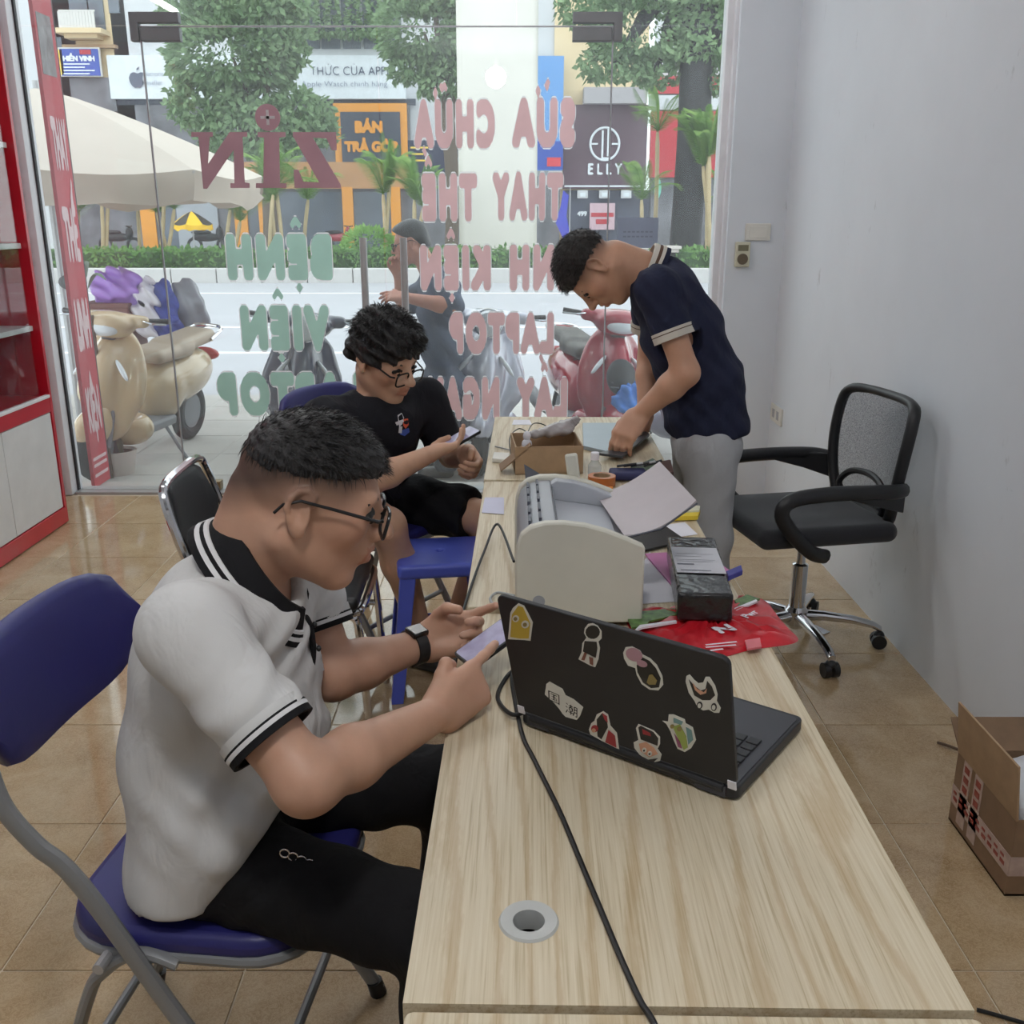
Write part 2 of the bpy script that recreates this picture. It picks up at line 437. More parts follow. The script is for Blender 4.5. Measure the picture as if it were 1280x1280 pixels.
def m_wood(name, tone=1.0):
    nt = NT(name); v = coord(nt, (1, 0.07, 1))
    n0 = noise(nt, coord(nt, (1, 0.16, 1)), 3.2, 2, 0.5)
    big = nt.new('ShaderNodeMath', operation='MULTIPLY'); big.inputs[1].default_value = 60.0; nt.link(n0, big.inputs[0])
    sx = nt.new('ShaderNodeSeparateXYZ'); nt.link(coord(nt), sx.inputs[0])
    xx = nt.new('ShaderNodeMath', operation='MULTIPLY'); xx.inputs[1].default_value = 110.0; nt.link(sx.outputs[0], xx.inputs[0])
    sm = nt.new('ShaderNodeMath', operation='ADD'); nt.link(big.outputs[0], sm.inputs[0]); nt.link(xx.outputs[0], sm.inputs[1])
    jit = nt.new('ShaderNodeMath', operation='MULTIPLY'); jit.inputs[1].default_value = 2.2; nt.link(noise(nt, coord(nt, (1, 0.25, 1)), 60, 3, 0.7), jit.inputs[0])
    s2 = nt.new('ShaderNodeMath', operation='ADD'); nt.link(sm.outputs[0], s2.inputs[0]); nt.link(jit.outputs[0], s2.inputs[1])
    sn = nt.new('ShaderNodeMath', operation='SINE'); nt.link(s2.outputs[0], sn.inputs[0])
    lines = ramp(nt, sn.outputs[0], [(0.0, (0, 0, 0, 1)), (0.62, (0.12,) * 3 + (1,)), (1.0, (1, 1, 1, 1))])
    fine = noise(nt, coord(nt, (1, 0.02, 1)), 260, 3, 0.6)
    base = ramp(nt, fine, [(0.30, shade(srgb(184, 168, 138), tone)), (0.46, shade(srgb(206, 193, 166), tone)), (0.7, shade(srgb(216, 205, 182), tone))])
    mx = nt.new('ShaderNodeMix', data_type='RGBA'); mx.inputs[7].default_value = shade(srgb(168, 138, 94), tone)
    k = nt.new('ShaderNodeMath', operation='MULTIPLY'); k.inputs[1].default_value = 0.42; nt.link(lines, k.inputs[0])
    nt.link(k.outputs[0], mx.inputs[0]); nt.link(base, mx.inputs[6]); nt.link(mx.outputs[2], nt.b.inputs['Base Color'])
    nt.set(Roughness=0.42); nt.b.inputs['Specular IOR Level'].default_value = 0.35
    bump(nt, fine, 0.12, 0.001)
    return nt.m
def m_glass(name, dirt=0.06, tint=(0.93, 0.97, 0.96, 1), refl=1.5):
    nt = NT(name); nt.n.remove(nt.b)
    tr = nt.new('ShaderNodeBsdfTransparent'); tr.inputs[0].default_value = tint
    gl = nt.new('ShaderNodeBsdfGlossy'); gl.inputs['Roughness'].default_value = 0.01
    fr = nt.new('ShaderNodeFresnel'); gm = nt.new('ShaderNodeNewGeometry'); mr = nt.new('ShaderNodeMapRange')
    mr.inputs['To Min'].default_value = refl; mr.inputs['To Max'].default_value = 1 / refl; nt.link(gm.outputs['Backfacing'], mr.inputs['Value']); nt.link(mr.outputs['Result'], fr.inputs[0])
    mx = nt.new('ShaderNodeMixShader'); nt.link(fr.outputs[0], mx.inputs[0]); nt.link(tr.outputs[0], mx.inputs[1]); nt.link(gl.outputs[0], mx.inputs[2])
    df = nt.new('ShaderNodeBsdfTranslucent'); df.inputs[0].default_value = (0.9, 0.92, 0.95, 1)
    m2 = nt.new('ShaderNodeMixShader'); nt.link(mx.outputs[0], m2.inputs[1]); nt.link(df.outputs[0], m2.inputs[2])
    n = noise(nt, coord(nt, (1, 1, 0.35)), 2.2, 6, 0.65)
    nt.link(ramp(nt, n, [(0.3, (dirt * 0.5,) * 3 + (1,)), (0.75, (dirt * 1.6,) * 3 + (1,))]), m2.inputs[0])
    nt.link(m2.outputs[0], nt.out.inputs['Surface'])
    return nt.m
def m_film(name, col, trans=0.5):
    nt = NT(name); nt.n.remove(nt.b); v = coord(nt)
    c = ramp(nt, noise(nt, v, 5), [(0.3, shade(col, 0.92)), (0.7, shade(col, 1.06))])
    d = nt.new('ShaderNodeBsdfDiffuse'); t = nt.new('ShaderNodeBsdfTranslucent'); nt.link(c, d.inputs[0]); nt.link(c, t.inputs[0])
    mx = nt.new('ShaderNodeMixShader'); mx.inputs[0].default_value = trans
    nt.link(d.outputs[0], mx.inputs[1]); nt.link(t.outputs[0], mx.inputs[2]); nt.link(mx.outputs[0], nt.out.inputs['Surface'])
    return nt.m
def m_wall(name, col):
    nt = NT(name); v = coord(nt)
    big = ramp(nt, noise(nt, v, 0.9, 5, 0.6), [(0.3, shade(col, 0.93)), (0.7, shade(col, 1.03))])
    st = ramp(nt, noise(nt, coord(nt, (1, 1, 0.5)), 7, 7, 0.7), [(0.28, srgb(188, 186, 184)), (0.36, (1, 1, 1, 1))])
    mx = nt.new('ShaderNodeMix', data_type='RGBA', blend_type='MULTIPLY'); mx.inputs[0].default_value = 0.5
    nt.link(big, mx.inputs[6]); nt.link(st, mx.inputs[7]); nt.link(mx.outputs[2], nt.b.inputs['Base Color'])
    nt.set(Roughness=0.55); nt.b.inputs['Specular IOR Level'].default_value = 0.3
    bump(nt, noise(nt, v, 22, 6), 0.08, 0.004)
    return nt.m
M_TILE = m_floor('floor_tile_glaze', True)
M_WOOD = m_wood('oak_laminate')
M_WALL = m_wall('wall_paint', srgb(222, 227, 234))
M_GLASS = m_glass('dusty_glass', 0.04)
M_CLEAR = m_glass('clear_glass', 0.0, (0.96, 0.98, 0.98, 1))
M_GROUT = mat('grout', srgb(206, 192, 168), 0.8)
M_ALU = mat('white_aluminium', srgb(228, 228, 233), 0.45, 0.0)
M_GREY = mat('grey_gasket', srgb(158, 160, 166), 0.5)
M_DARK = mat('dark_gap', srgb(50, 50, 54), 0.6)
M_STEEL = mat('brushed_steel', srgb(178, 178, 180), 0.4, 0.35, bmp=0.04, bscale=200)
M_CHROME = mat('chrome', srgb(215, 216, 220), 0.09, 1.0)
M_CLIP = mat('satin_patch_fitting', srgb(112, 114, 118), 0.55, 0.0)
M_BLACKP = mat('black_plastic', srgb(30, 31, 34), 0.42, bmp=0.05, bscale=300)
M_BLACKM = mat('matt_black', srgb(24, 24, 27), 0.7)
M_RED = mat('red_lacquer', srgb(186, 26, 44), 0.28, coat=0.3)
M_WHITE = mat('white_board', srgb(218, 218, 220), 0.4)
M_WHITEP = mat('white_plastic', srgb(222, 220, 212), 0.45)
M_PAPER = mat('paper', srgb(228, 228, 236), 0.8)
GY = 5.30
XL, XR = -2.62, 1.39
# ---------------------------------------------------------------- floor with single tiles
fb = MB(); fb.bb(XL - .3, XR + .2, -3.6, 5.36, -0.12, -0.003)
floor = fb.build('floor', M_GROUT, smooth=0); tag(floor, 'glossy beige brown tiled shop floor', None, None, 'structure')
PXT, PYT = 0.505, 0.508
tm = MB(); tm.box((0, 0, -0.004), (PXT - .004, PYT - .004, .008)); tile0 = None
for i in range(-5, 5):
    for j in range(-7, 8):
        cx = -0.555 + (i + .5) * PXT; cy = 1.65 + (j + .5) * PYT
        if cx < XL - .2 or cx > XR + .25 or cy > 5.4 or (cy < 0.2 and False): continue
        if tile0 is None:
            tile0 = tm.build('tile', M_TILE, None, smooth=0, bevel=0.0012, bseg=1); t = tile0
        else:
            t = tile0.copy(); COL.objects.link(t)
        t.parent = floor; t.location = (cx, cy, 0)
# ---------------------------------------------------------------- walls
def struct(name, b, m, parent=None, label=None, **k):
    o = b.build(name, m, parent, **k)
    if parent is None: tag(o, label, None, None, 'structure')
    return o
b = MB(); b.bb(XR, XR + .15, -3.6, 5.36, -.1, 3.2); struct('wall_right', b, M_WALL, smooth=0, label='bluish white painted wall beside the office chair')
b = MB(); b.bb(1.10, XR, 5.16, 5.40, 0, 3.2); struct('wall_front', b, M_WALL, smooth=0, label='white pier between shop window and right wall')
b = MB(); b.bb(XL - .15, XL, -3.6, 5.40, -.1, 3.2); struct('wall_left', b, M_WALL, smooth=0, label='white wall behind the red display case')
b = MB(); b.bb(XL - .15, XR + .15, -3.75, -3.6, -.1, 3.2); struct('wall_back', b, M_WALL, smooth=0, label='white rear wall of the shop')
b = MB(); b.bb(XL - .15, XR + .15, -3.75, 5.40, 3.1, 3.25); struct('ceiling', b, M_WALL, smooth=0, label='white flat shop ceiling')
# storey above the shop front (casts the shade a real building would)
b = MB(); b.bb(XL - 3, XR + 3, 3.0, 5.55, 3.25, 9.0); struct('wall_above', b, M_WALL, smooth=0, label='upper storeys of the shop building')
# ---------------------------------------------------------------- left jamb, right jamb
b = MB(); b.bb(XL, -2.53, 4.80, 5.36, 0, 3.1); struct('trim_1', b, M_ALU, smooth=0, bevel=.004, label='white boxed jamb left of the glass front')
b = MB(); b.bb(-2.53, -2.505, 5.18, 5.36, 0, 3.1); struct('trim_2', b, M_GREY, smooth=0, label='grey recess strip of the left jamb')
b = MB(); b.bb(-2.505, -2.455, 5.22, 5.36, 0, 3.1); tj = struct('trim_3', b, M_ALU, smooth=0, bevel=.003, label='white aluminium window post on the left')
b = MB(); b.bb(-2.456, -2.446, 5.288, 5.312, 0, 3.1); struct('gasket', b, M_DARK, tj, smooth=0)
b = MB(); b.bb(1.055, 1.10, 5.25, 5.36, 0, 3.1); tj = struct('trim_4', b, M_ALU, smooth=0, bevel=.003, label='white aluminium window post on the right')
b = MB(); b.bb(1.085, 1.102, 5.20, 5.252, 0, 3.1); struct('glazing_bead', b, M_ALU, tj, smooth=0)
b = MB(); b.bb(-2.45, 1.06, 5.24, 5.38, -0.02, 0.012); tj = struct('trim_5', b, M_STEEL, smooth=0, bevel=.003, label='steel threshold strip under the glass doors')
# ---------------------------------------------------------------- glass front: two fixed panes, two door leaves, transom panes
def pane(name, x0, x1, z0, z1, label):
    b = MB(); b.bb(x0, x1, GY - .005, GY + .005, z0, z1)
    return struct(name, b, M_GLASS, smooth=0, label=label)
HZ = 2.39
w1 = pane('window_1', -2.446, -1.846, .012, HZ, 'fixed dusty glass pane left of the doors')
d1 = pane('door_1', -1.836, -.673, .012, HZ - .006, 'frameless glass door leaf with green mirrored lettering')
d2 = pane('door_2', -.667, .496, .012, HZ - .006, 'frameless glass door leaf with reddish mirrored lettering')
w2 = pane('window_2', .504, 1.056, .012, HZ, 'fixed dusty glass pane right of the doors')
for i, (x0, x1) in enumerate(((-2.446, -1.25), (-1.246, .02), (.024, 1.056))):
    pane('window_%d' % (i + 3), x0, x1, HZ + .004, 3.1, 'clear glass transom pane above the shop front, %s' % ('left', 'middle', 'right')[i])
for x, par in ((-1.841, w1), (.5, w2)):
    b = MB(); b.bb(x - .0035, x + .0035, GY - .006, GY + .006, .012, HZ); b.build('edge_seam', M_GREY, par, smooth=0)
b = MB(); b.bb(-1.84, .50, GY - .004, GY + .004, HZ - .004, HZ + .002); b.build('edge_seam', M_GREY, d1, smooth=0)
# patch fittings (L shaped clips)
def clip(x, sgn, par):
    z = HZ
    b = MB(); b.prism([(sgn * p, q) for p, q in ((-.045, .062), (.20, .062), (.20, .012), (-.003, .012), (-.003, -.07), (-.045, -.07))], (x, GY + .022, z), (1, 0, 0), (0, 0, 1), .044)
    b.build('corner_clip', M_CLIP, par, smooth=0, bevel=.003)
    b = MB(); b.bb(min(x + sgn * .006, x + sgn * .20), max(x + sgn * .006, x + sgn * .20), GY - .024, GY + .024, z - .07, z - .008)
    b.build('door_clip', M_CLIP, par, smooth=0, bevel=.003)
clip(-1.841, 1, d1); clip(.50, -1, d2)
for x0, par in ((-1.83, d1), (.31, d2)):
    b = MB(); b.bb(x0, x0 + .19, GY - .03, GY + .03, .014, .065); b.build('floor_clip', mat('brass_patch', srgb(150, 132, 104), 0.4, 0.6), par, smooth=0, bevel=.004)
# tall tubular handles
for x, par in ((-.775, d1), (-.565, d2)):
    zt, zb = PY(458, 297, GY - .06).z, .62
    for y in (GY - .055,):
        b = MB(); b.tube([(x, y, zb), (x, y, zt)], .019, 16); h = b.build('handle', M_STEEL, par)
        for z in (zt - .12, zb + .12):
            b = MB(); b.cyl((x, y + .01, z), (x, GY - .005, z), .011, n=12); b.build('standoff', M_STEEL, h)
# mirrored lettering on the glass
M_FG = m_film('green_film', srgb(172, 204, 192), 0.5); M_FR = m_film('red_film', srgb(222, 184, 186), 0.5)
M_FO = m_film('white_film_outline', srgb(236, 234, 236), 0.55); M_FM = m_film('maroon_film', srgb(196, 164, 172), 0.45)
def unaccent(t): return t.translate(str.maketrans('ỆỬỮẾẤ', 'EUUEA'))
def word(body, u0, u1, v0, v1, m, par):
    a, c = PY(u0, v1, GY - .0065), PY(u1, v0, GY - .0065); w = c.x - a.x; h = c.z - a.z
    o = Vector(((a.x + c.x) / 2, GY - .0075, a.z))
    text(body, o, (-1, 0, 0), (0, 0, 1), h * .96, m, par, 'lettering', bold=.145, width=w, outline=.05, om=M_FO, px=40, base=unaccent(body), space=1.34)
word('BỆNH', 285, 413, 295, 344, M_FG, d1); word('VIỆN', 303, 410, 384, 432, M_FG, d1); word('LAPTOP', 274, 452, 468, 514, M_FG, d1)
word('SỬA', 640, 719, 125, 178, M_FR, d2); word('CHỮA', 518, 618, 127, 179, M_FR, d2)
word('THAY', 616, 704, 218, 269, M_FR, d2); word('THẾ', 528, 596, 219, 270, M_FR, d2)
word('LINH', 637, 728, 308, 357, M_FR, d2); word('KIỆN', 526, 613, 309, 357, M_FR, d2)
word('LAPTOP', 562, 692, 393, 437, M_FR, d2); word('LẤY', 646, 709, 474, 519, M_FR, d2); word('NGAY', 535, 624, 474, 519, M_FR, d2)
# serif logo "ZIN" (mirrored) with a crossed dot above the I
def serif(polys, m, par, y, grow=0.0):
    for pl in polys:
        q = [PY(u, v, y) for u, v in pl]
        b = MB(); n = len(q)
        b.add([Vector((p.x, y, p.z)) for p in q] + [Vector((p.x, y + .001, p.z)) for p in q],
              [tuple(range(n))[::-1], tuple(range(n, 2 * n))] + [(i, (i + 1) % n, n + (i + 1) % n, n + i) for i in range(n)])
        b.build('logo_letter', m, par, smooth=0)
logo = [[(239, 165), (266, 165), (266, 171), (262, 171), (260, 205), (287, 165), (309, 165), (309, 171), (303, 171), (306, 228), (312, 229), (312, 235), (288, 235), (288, 229), (293, 229), (292, 187), (259, 236), (254, 236), (248, 171), (239, 171)],
        [(322, 165), (357, 165), (357, 171), (349, 172), (350, 229), (358, 229), (358, 235), (320, 235), (320, 229), (329, 229), (330, 172), (322, 171)],
        [(366, 165), (420, 165), (421, 188), (415, 188), (408, 173), (391, 172), (426, 231), (426, 235), (368, 235), (367, 212), (373, 212), (379, 227), (399, 228), (366, 170)]]
serif(logo, M_FM, d1, GY - .008)
c = PY(335, 147, GY); r = .064; b = MB(); b.cyl((c.x, GY - .008, c.z), (c.x, GY - .0065, c.z), r, n=28); b.build('logo_dot', M_FM, d1, smooth=0)
b = MB(); b.bb(c.x - .036, c.x + .036, GY - .0105, GY - .0085, c.z - .007, c.z + .007); b.bb(c.x - .007, c.x + .007, GY - .0105, GY - .0085, c.z - .036, c.z + .036); b.build('logo_cross', M_FO, d1, smooth=0)
# grey notice stuck on the glass near the right
q0, q1 = PY(771, 310, GY), PY(823, 272, GY)
b = MB(); b.bb(q0.x, q1.x, GY - .008, GY - .006, q0.z, q1.z); nt_ = b.build('notice', m_film('notice_sheet', srgb(178, 184, 198), 0.5), w2, smooth=0)
for k in range(2):
    zz = q1.z - .075 - .024 * k
    b = MB()
    for j in range(7): b.bb(q0.x + .03 + j * .023, q0.x + .046 + j * .023, GY - .009, GY - .008, zz, zz + .008)
    b.build('notice_line', mat('notice_print', srgb(140, 146, 160), .8), w2, smooth=0)
# ---------------------------------------------------------------- lamps of the room
M_TUBE = mat('led_tube_glow', (1, .985, .96, 1), emit=38.0, var=0)
M_BULB = mat('led_bulb_glow', (1, .97, .93, 1), emit=130.0, var=0)
def tube_lamp(loc, rz, length, label, wall=False):
    t = thing('led_tube_lamp', label, 'lamp', loc, rz, 'led tube lamps')
    b = MB(); b.box((0, 0, .03 if not wall else 0), (length + .04, .05, .04)); b.build('housing', M_WHITEP, t, world=False, bevel=.004)
    b = MB(); b.cyl((-length / 2, 0, -.012), (length / 2, 0, -.012), .022, n=12); b.build('tube', M_TUBE, t, world=False)
    for s in (-1, 1):
        b = MB(); b.box((s * (length / 2 + .01), 0, -.008), (.02, .05, .05)); b.build('end_cap', M_WHITEP, t, world=False, bevel=.003)
    return t
tube_lamp((-1.2, 3.0, 3.045), 0, 1.2, 'white led tube lamp on the ceiling above the seated men')
tube_lamp((-.1, 4.2, 3.045), 0, 1.2, 'white led tube lamp on the ceiling near the glass front')
t = thing('led_tube_lamp', 'white led tube lamp fixed high on the left wall', 'lamp', (XL + .001, 3.0, 2.98), 0, 'led tube lamps')
b = MB(); b.bb(0, .04, -.64, .64, -.025, .025); b.build('housing', M_WHITEP, t, world=False, bevel=.004)
b = MB(); b.cyl((.052, -.6, 0), (.052, .6, 0), .022, n=12); b.build('tube', M_TUBE, t, world=False)
t = thing('pendant_bulb', 'round white led bulb hanging from a short cord', 'lamp', (-.16, .12, 2.80))
b = MB(); b.ell((0, 0, 0), (.10, .10, .10), 24, 14); b.build('bulb', M_BULB, t, world=False)
b = MB(); b.cyl((0, 0, .09), (0, 0, .16), .03, .025); b.build('socket', M_WHITEP, t, world=False)
b = MB(); b.cyl((0, 0, .16), (0, 0, .30), .004); b.build('cord', M_BLACKP, t, world=False)
# ---------------------------------------------------------------- wall fittings
b = MB(); b.box((0, 0, 0), (.13, .012, .085))
c = PY(947, 290, 5.16); t = thing('switch_plate', 'blank white switch plate on the pier', 'switch', (c.x, 5.16, c.z))
b = MB(); b.bb(-.065, .065, -.012, 0, -.042, .042); b.build('plate', M_WHITEP, t, world=False, bevel=.004)
b = MB(); b.bb(-.045, .045, -.015, -.011, -.028, .028); b.build('rocker', M_WHITEP, t, world=False, bevel=.002)
c = PY(927, 318, 5.16); t = thing('door_bell_unit', 'small cream unit with round dark dial on the pier', 'doorbell', (c.x, 5.16, c.z))
b = MB(); b.bb(-.037, .037, -.03, 0, -.062, .062); b.build('case', mat('cream_plastic', srgb(206, 202, 180), .45), t, world=False, bevel=.005)
b = MB(); b.bb(-.026, .026, -.033, -.029, .018, .048); b.build('display', mat('lcd_grey', srgb(120, 116, 92), .3), t, world=False, bevel=.001)
b = MB(); b.cyl((0, -.029, -.022), (0, -.037, -.022), .028, .026, n=24); b.build('dial', mat('dial_brown', srgb(96, 84, 66), .5), t, world=False)
c = PX(972, 518, XR); t = thing('wall_socket', 'small white wall socket low on the right wall', 'socket', (XR, c.y, c.z))
b = MB(); b.bb(-.012, 0, -.10, .10, -.045, .045); b.build('plate', M_WHITEP, t, world=False, bevel=.003)
for k in (-1, 1):
    b = MB(); b.bb(-.0135, -.011, k * .04 - .02, k * .04 + .02, -.022, .022); b.build('outlet', mat('outlet_grey', srgb(170, 170, 172), .5), t, world=False)
# ---------------------------------------------------------------- red and white display case on the left
t = thing('display_case', 'red display case with white lower doors and glass upper front', 'cabinet', (XL + .01, 4.73, 0))
X0, X1 = XL + .01, -2.26
b = MB(); b.bb(X0, X1, 2.0, 4.73, .006, .085); b.build('plinth', M_RED, t, smooth=0, bevel=.003)
b = MB(); b.bb(X0, X1, 4.705, 4.73, .085, 2.6); b.build('side_panel', M_RED, t, smooth=0, bevel=.002)
b = MB(); b.bb(X0, X0 + .012, 2.0, 4.705, .085, 2.6); b.build('back_panel', M_RED, t, smooth=0)
b = MB(); b.bb(X0 + .012, X1, 2.0, 4.705, .575, .655); b.build('middle_rail', M_RED, t, smooth=0, bevel=.004)
b = MB(); b.bb(X1 - .02, X1 + .004, 2.0, 4.705, .645, .66); b.build('metal_track', M_ALU, t, smooth=0, bevel=.002)
ys = [4.70, 4.22, 3.72, 3.2, 2.7, 2.02]
for k in range(5):
    b = MB(); b.bb(X0 + .02, X1 - .004, ys[k + 1] + .002, ys[k] - .002, .09, .572); b.build('door', M_WHITE, t, smooth=0, bevel=.002)
for z in (.98, 1.36, 1.80, 2.2):
    b = MB(); b.bb(X0 + .012, X1 - .03, 2.05, 4.70, z - .012, z + .012); b.build('shelf', M_WHITE, t, smooth=0, bevel=.002)
for k, (y0, y1) in enumerate(((3.35, 4.62), (2.05, 3.40))):
    b = MB(); b.bb(X1 - .012 - .008 * k, X1 - .007 - .008 * k, y0, y1, .66, 2.55); b.build('sliding_glass', M_CLEAR, t, smooth=0)
# ================================================================= tables
def table(name_label, xc, y0, y1, w, z, rz, hole=None, idx=0):
    cy = (y0 + y1) / 2; L = y1 - y0
    t = thing('office_table', name_label, 'table', (xc, cy, 0), rz, 'oak office tables in a row')
    b = MB(); th = .025; pts = [(px, py) for px, py in rrect(w, L, .008, 2)]
    if hole:
        hx, hy, hr = hole
        ang = sorted([2 * PI * k / 36 for k in range(36)] + [math.atan2(sy * L / 2 - hy, sx * w / 2 - hx) % (2 * PI) for sx in (-1, 1) for sy in (-1, 1)])
        inn, out = [], []
        for a in ang:
            c, s = math.cos(a), math.sin(a); tt = 1e9
            if abs(c) > 1e-9: tt = min(tt, ((w / 2 if c > 0 else -w / 2) - hx) / c)
            if abs(s) > 1e-9: tt = min(tt, ((L / 2 if s > 0 else -L / 2) - hy) / s)
            inn.append((hx + hr * c, hy + hr * s)); out.append((hx + tt * c, hy + tt * s))
        n = len(ang)
        V = [(x, y, z) for x, y in inn] + [(x, y, z) for x, y in out] + [(x, y, z - th) for x, y in inn] + [(x, y, z - th) for x, y in out]
        F = []
        for i in range(n):
            j = (i + 1) % n
            F += [(i, j, n + j, n + i), (2 * n + j, 2 * n + i, 3 * n + i, 3 * n + j), (n + i, n + j, 3 * n + j, 3 * n + i), (j, i, 2 * n + i, 2 * n + j)]
        b.add(V, F)
    else:
        b.prism(pts, (0, 0, z - th), (1, 0, 0), (0, 1, 0), th)
    b.build('tabletop', M_WOOD, t, world=False, smooth=30, bevel=.002 if not hole else 0)
    if hole:
        b = MB(); b.lathe([(hr - .008, -th), (hr - .008, .0015), (hr - .004, .003), (hr + .006, .003), (hr + .008, .0), (hr - .0005, 0), (hr - .0005, -th)], (hx, hy, z), n=40)
        b.build('grommet', mat('grommet_grey', srgb(188, 190, 188), .45), t, world=False)
    for sy in (-1, 1):
        yy = sy * (L / 2 - .045)
        b = MB(); b.box((0, yy, z - th - .02), (w - .08, .04, .04)); b.build('cross_rail', M_BLACKM, t, world=False, bevel=.002)
        for sx in (-1, 1):
            b = MB(); b.box((sx * (w / 2 - .05), yy, (z - th) / 2), (.04, .04, z - th)); b.build('leg', M_BLACKM, t, world=False, bevel=.002)
    b = MB(); b.box((w / 2 - .05, 0, z - .25), (.016, L - .14, .35)); b.build('modesty_panel', M_WOOD, t, world=False)
    return t
table('oak office table nearest the viewer, holding nothing but the cable end', .17, -.225, .777, .57, .74, -.0165)
g = PZ(661, 1152, .74)
cx1, cy1 = .184, 1.287; rz1 = -.0165
gl = Matrix.Rotation(-rz1, 3, 'Z') @ Vector((g.x - cx1, g.y - cy1, 0))
table('oak office table with round grey grommet, carrying the open laptop', cx1, .787, 1.787, .572, .74, rz1, (gl.x, gl.y, .026))
table('oak office table under the laser printer', .192, 1.798, 2.755, .56, .75, -.014)
table('oak office table at the far end, before the standing man', .208, 2.765, 3.70, .565, .752, -.02)
# ================================================================= laptop
LH = Vector((.803, -.596, 0)); LP = Vector((.596, .803, 0)); L0 = Vector((.0125, 1.353, .74)); LW = .361
t = thing('laptop', 'open black laptop seen from behind, lid covered in stickers', 'laptop', (L0.x, L0.y, .74), 0)
M_LAP = mat('laptop_black', srgb(33, 34, 38), .5, bmp=.03, bscale=400); M_LAP2 = mat('laptop_dark_grey', srgb(56, 57, 63), .45)
M_LID = mat('laptop_lid', srgb(26, 26, 30), .55, var=.12, vscale=9, bmp=.02, bscale=300)
b = MB(); poly = [(p[0] + LW / 2, p[1] + .1225) for p in rrect(LW, .245, .012)]
b.prism(poly, L0 + Vector((0, 0, .004)), LH, LP, .018); b.build('base', M_LAP, t, bevel=.002)
b = MB(); poly = [(p[0] + LW / 2, p[1] + .12) for p in rrect(LW - .012, .232, .01)]
b.prism(poly, L0 + Vector((0, 0, .0222)), LH, LP, .0008); kb = b.build('palm_rest', M_LAP2, t, smooth=0)
kb0 = None
for r_ in range(5):
    for c_ in range(15):
        p = L0 + LH * (.028 + c_ * .0215) + LP * (.05 + r_ * .0195) + Vector((0, 0, .0245))
        b = MB(); b.box((0, 0, 0), (.0185, .0165, .003), Matrix((LH, LP, Vector((0, 0, 1)))).transposed())
        if kb0 is None: kb0 = b.build('key', M_BLACKP, kb, world=False, bevel=.001, bseg=1); k_ = kb0
        else: k_ = kb0.copy(); COL.objects.link(k_)
        k_.parent = kb; k_.location = TF[kb.name].inverted() @ p
b = MB(); b.prism([(p[0] + LW / 2, p[1] + .19) for p in rrect(.10, .055, .004)], L0 + Vector((0, 0, .0230)), LH, LP, .0006); b.build('touchpad', M_LAP, kb, smooth=0)
LU = (Vector((0, 0, 1)) * math.cos(R(15)) - LP * math.sin(R(15))).normalized(); LN = LH.cross(LU).normalized()   # outward normal of lid
H0 = L0 + Vector((0, 0, .021)) + LP * .006
if LN.dot(LP) > 0: LN = -LN
def lidp(x, y, off=0.0): return H0 + LH * x + LU * y + LN * off
LIDH = .225
def prism_w(b, poly, off, th):
    n = len(poly); a = [lidp(x, y, off) for x, y in poly]; c = [lidp(x, y, off + th) for x, y in poly]
    b.add(a + c, [tuple(range(n))[::-1], tuple(range(n, 2 * n))] + [(i, (i + 1) % n, n + (i + 1) % n, n + i) for i in range(n)]); return b
lid = prism_w(MB(), [(p[0] + LW / 2, p[1] + LIDH / 2 + .004) for p in rrect(LW, LIDH - .008, .012)], 0, .008).build('lid', M_LID, t, bevel=.0015)
prism_w(MB(), [(.012, .02), (LW - .012, .02), (LW - .012, LIDH - .012), (.012, LIDH - .012)], -.0012, .001).build('screen', mat('dark_screen', srgb(14, 15, 18), .12), t, smooth=0)
b = MB(); b.cyl(lidp(.02, -.004, .004), lidp(LW - .02, -.004, .004), .0075, n=12); b.build('hinge_bar', M_BLACKP, t)
for x0, x1, z0, z1, m in ((.015, .055, .0, .015, M_LAP2), (.066, .085, .004, .010, M_DARK), (.22, .245, .004, .011, M_DARK), (.25, .275, .004, .012, M_DARK), (.30, .345, -.001, .015, M_LAP2)):
    b = MB(); q = L0 - LP * .0006
    b.add([q + LH * x + Vector((0, 0, .005 + zz)) - LP * d for x in (x0, x1) for zz in (z0, z1) for d in (0, .0012)], [(0, 1, 3, 2), (4, 6, 7, 5), (0, 4, 5, 1), (2, 3, 7, 6), (0, 2, 6, 4), (1, 5, 7, 3)])
    b.build('port', m, t, smooth=0)
for x in (.0, LW - .012):
    prism_w(MB(), [(x, .004), (x + .012, .004), (x + .012, .018), (x, .018)], .0075, .002).build('tape_bit', M_PAPER, lid, smooth=0)
def lpx(u, v):
    d = ray(u, v); o = Vector((0, 0, 1.5)); s_ = (lidp(0, 0, .0085) - o).dot(LN) / d.dot(LN); p = o + d * s_ - H0
    return (p.dot(LH), p.dot(LU))
def sticker(parts, label):
    st = None
    for i, (pl, m) in enumerate(parts):
        o = prism_w(MB(), [lpx(u, v) for u, v in pl], .0082 + .0004 * i, .0004).build('sticker' if i == 0 else 'print', m, lid if st is None else st, smooth=0)
        if st is None: st = o; o['label'] = label
    return st
def circ(u, v, r, r2=None, n=14, rot=0): 
    r2 = r2 or r; c, s = math.cos(R(rot)), math.sin(R(rot)); out = []
    for k in range(n):
        x, y = r * math.cos(2 * PI * k / n), r2 * math.sin(2 * PI * k / n); out.append((u + x * c - y * s, v + x * s + y * c))
    return out
S_W = mat('sticker_white', srgb(214, 214, 208), .5); S_Y = mat('sticker_yellow', srgb(196, 168, 62), .5); S_K = mat('sticker_black', srgb(30, 28, 28), .5)
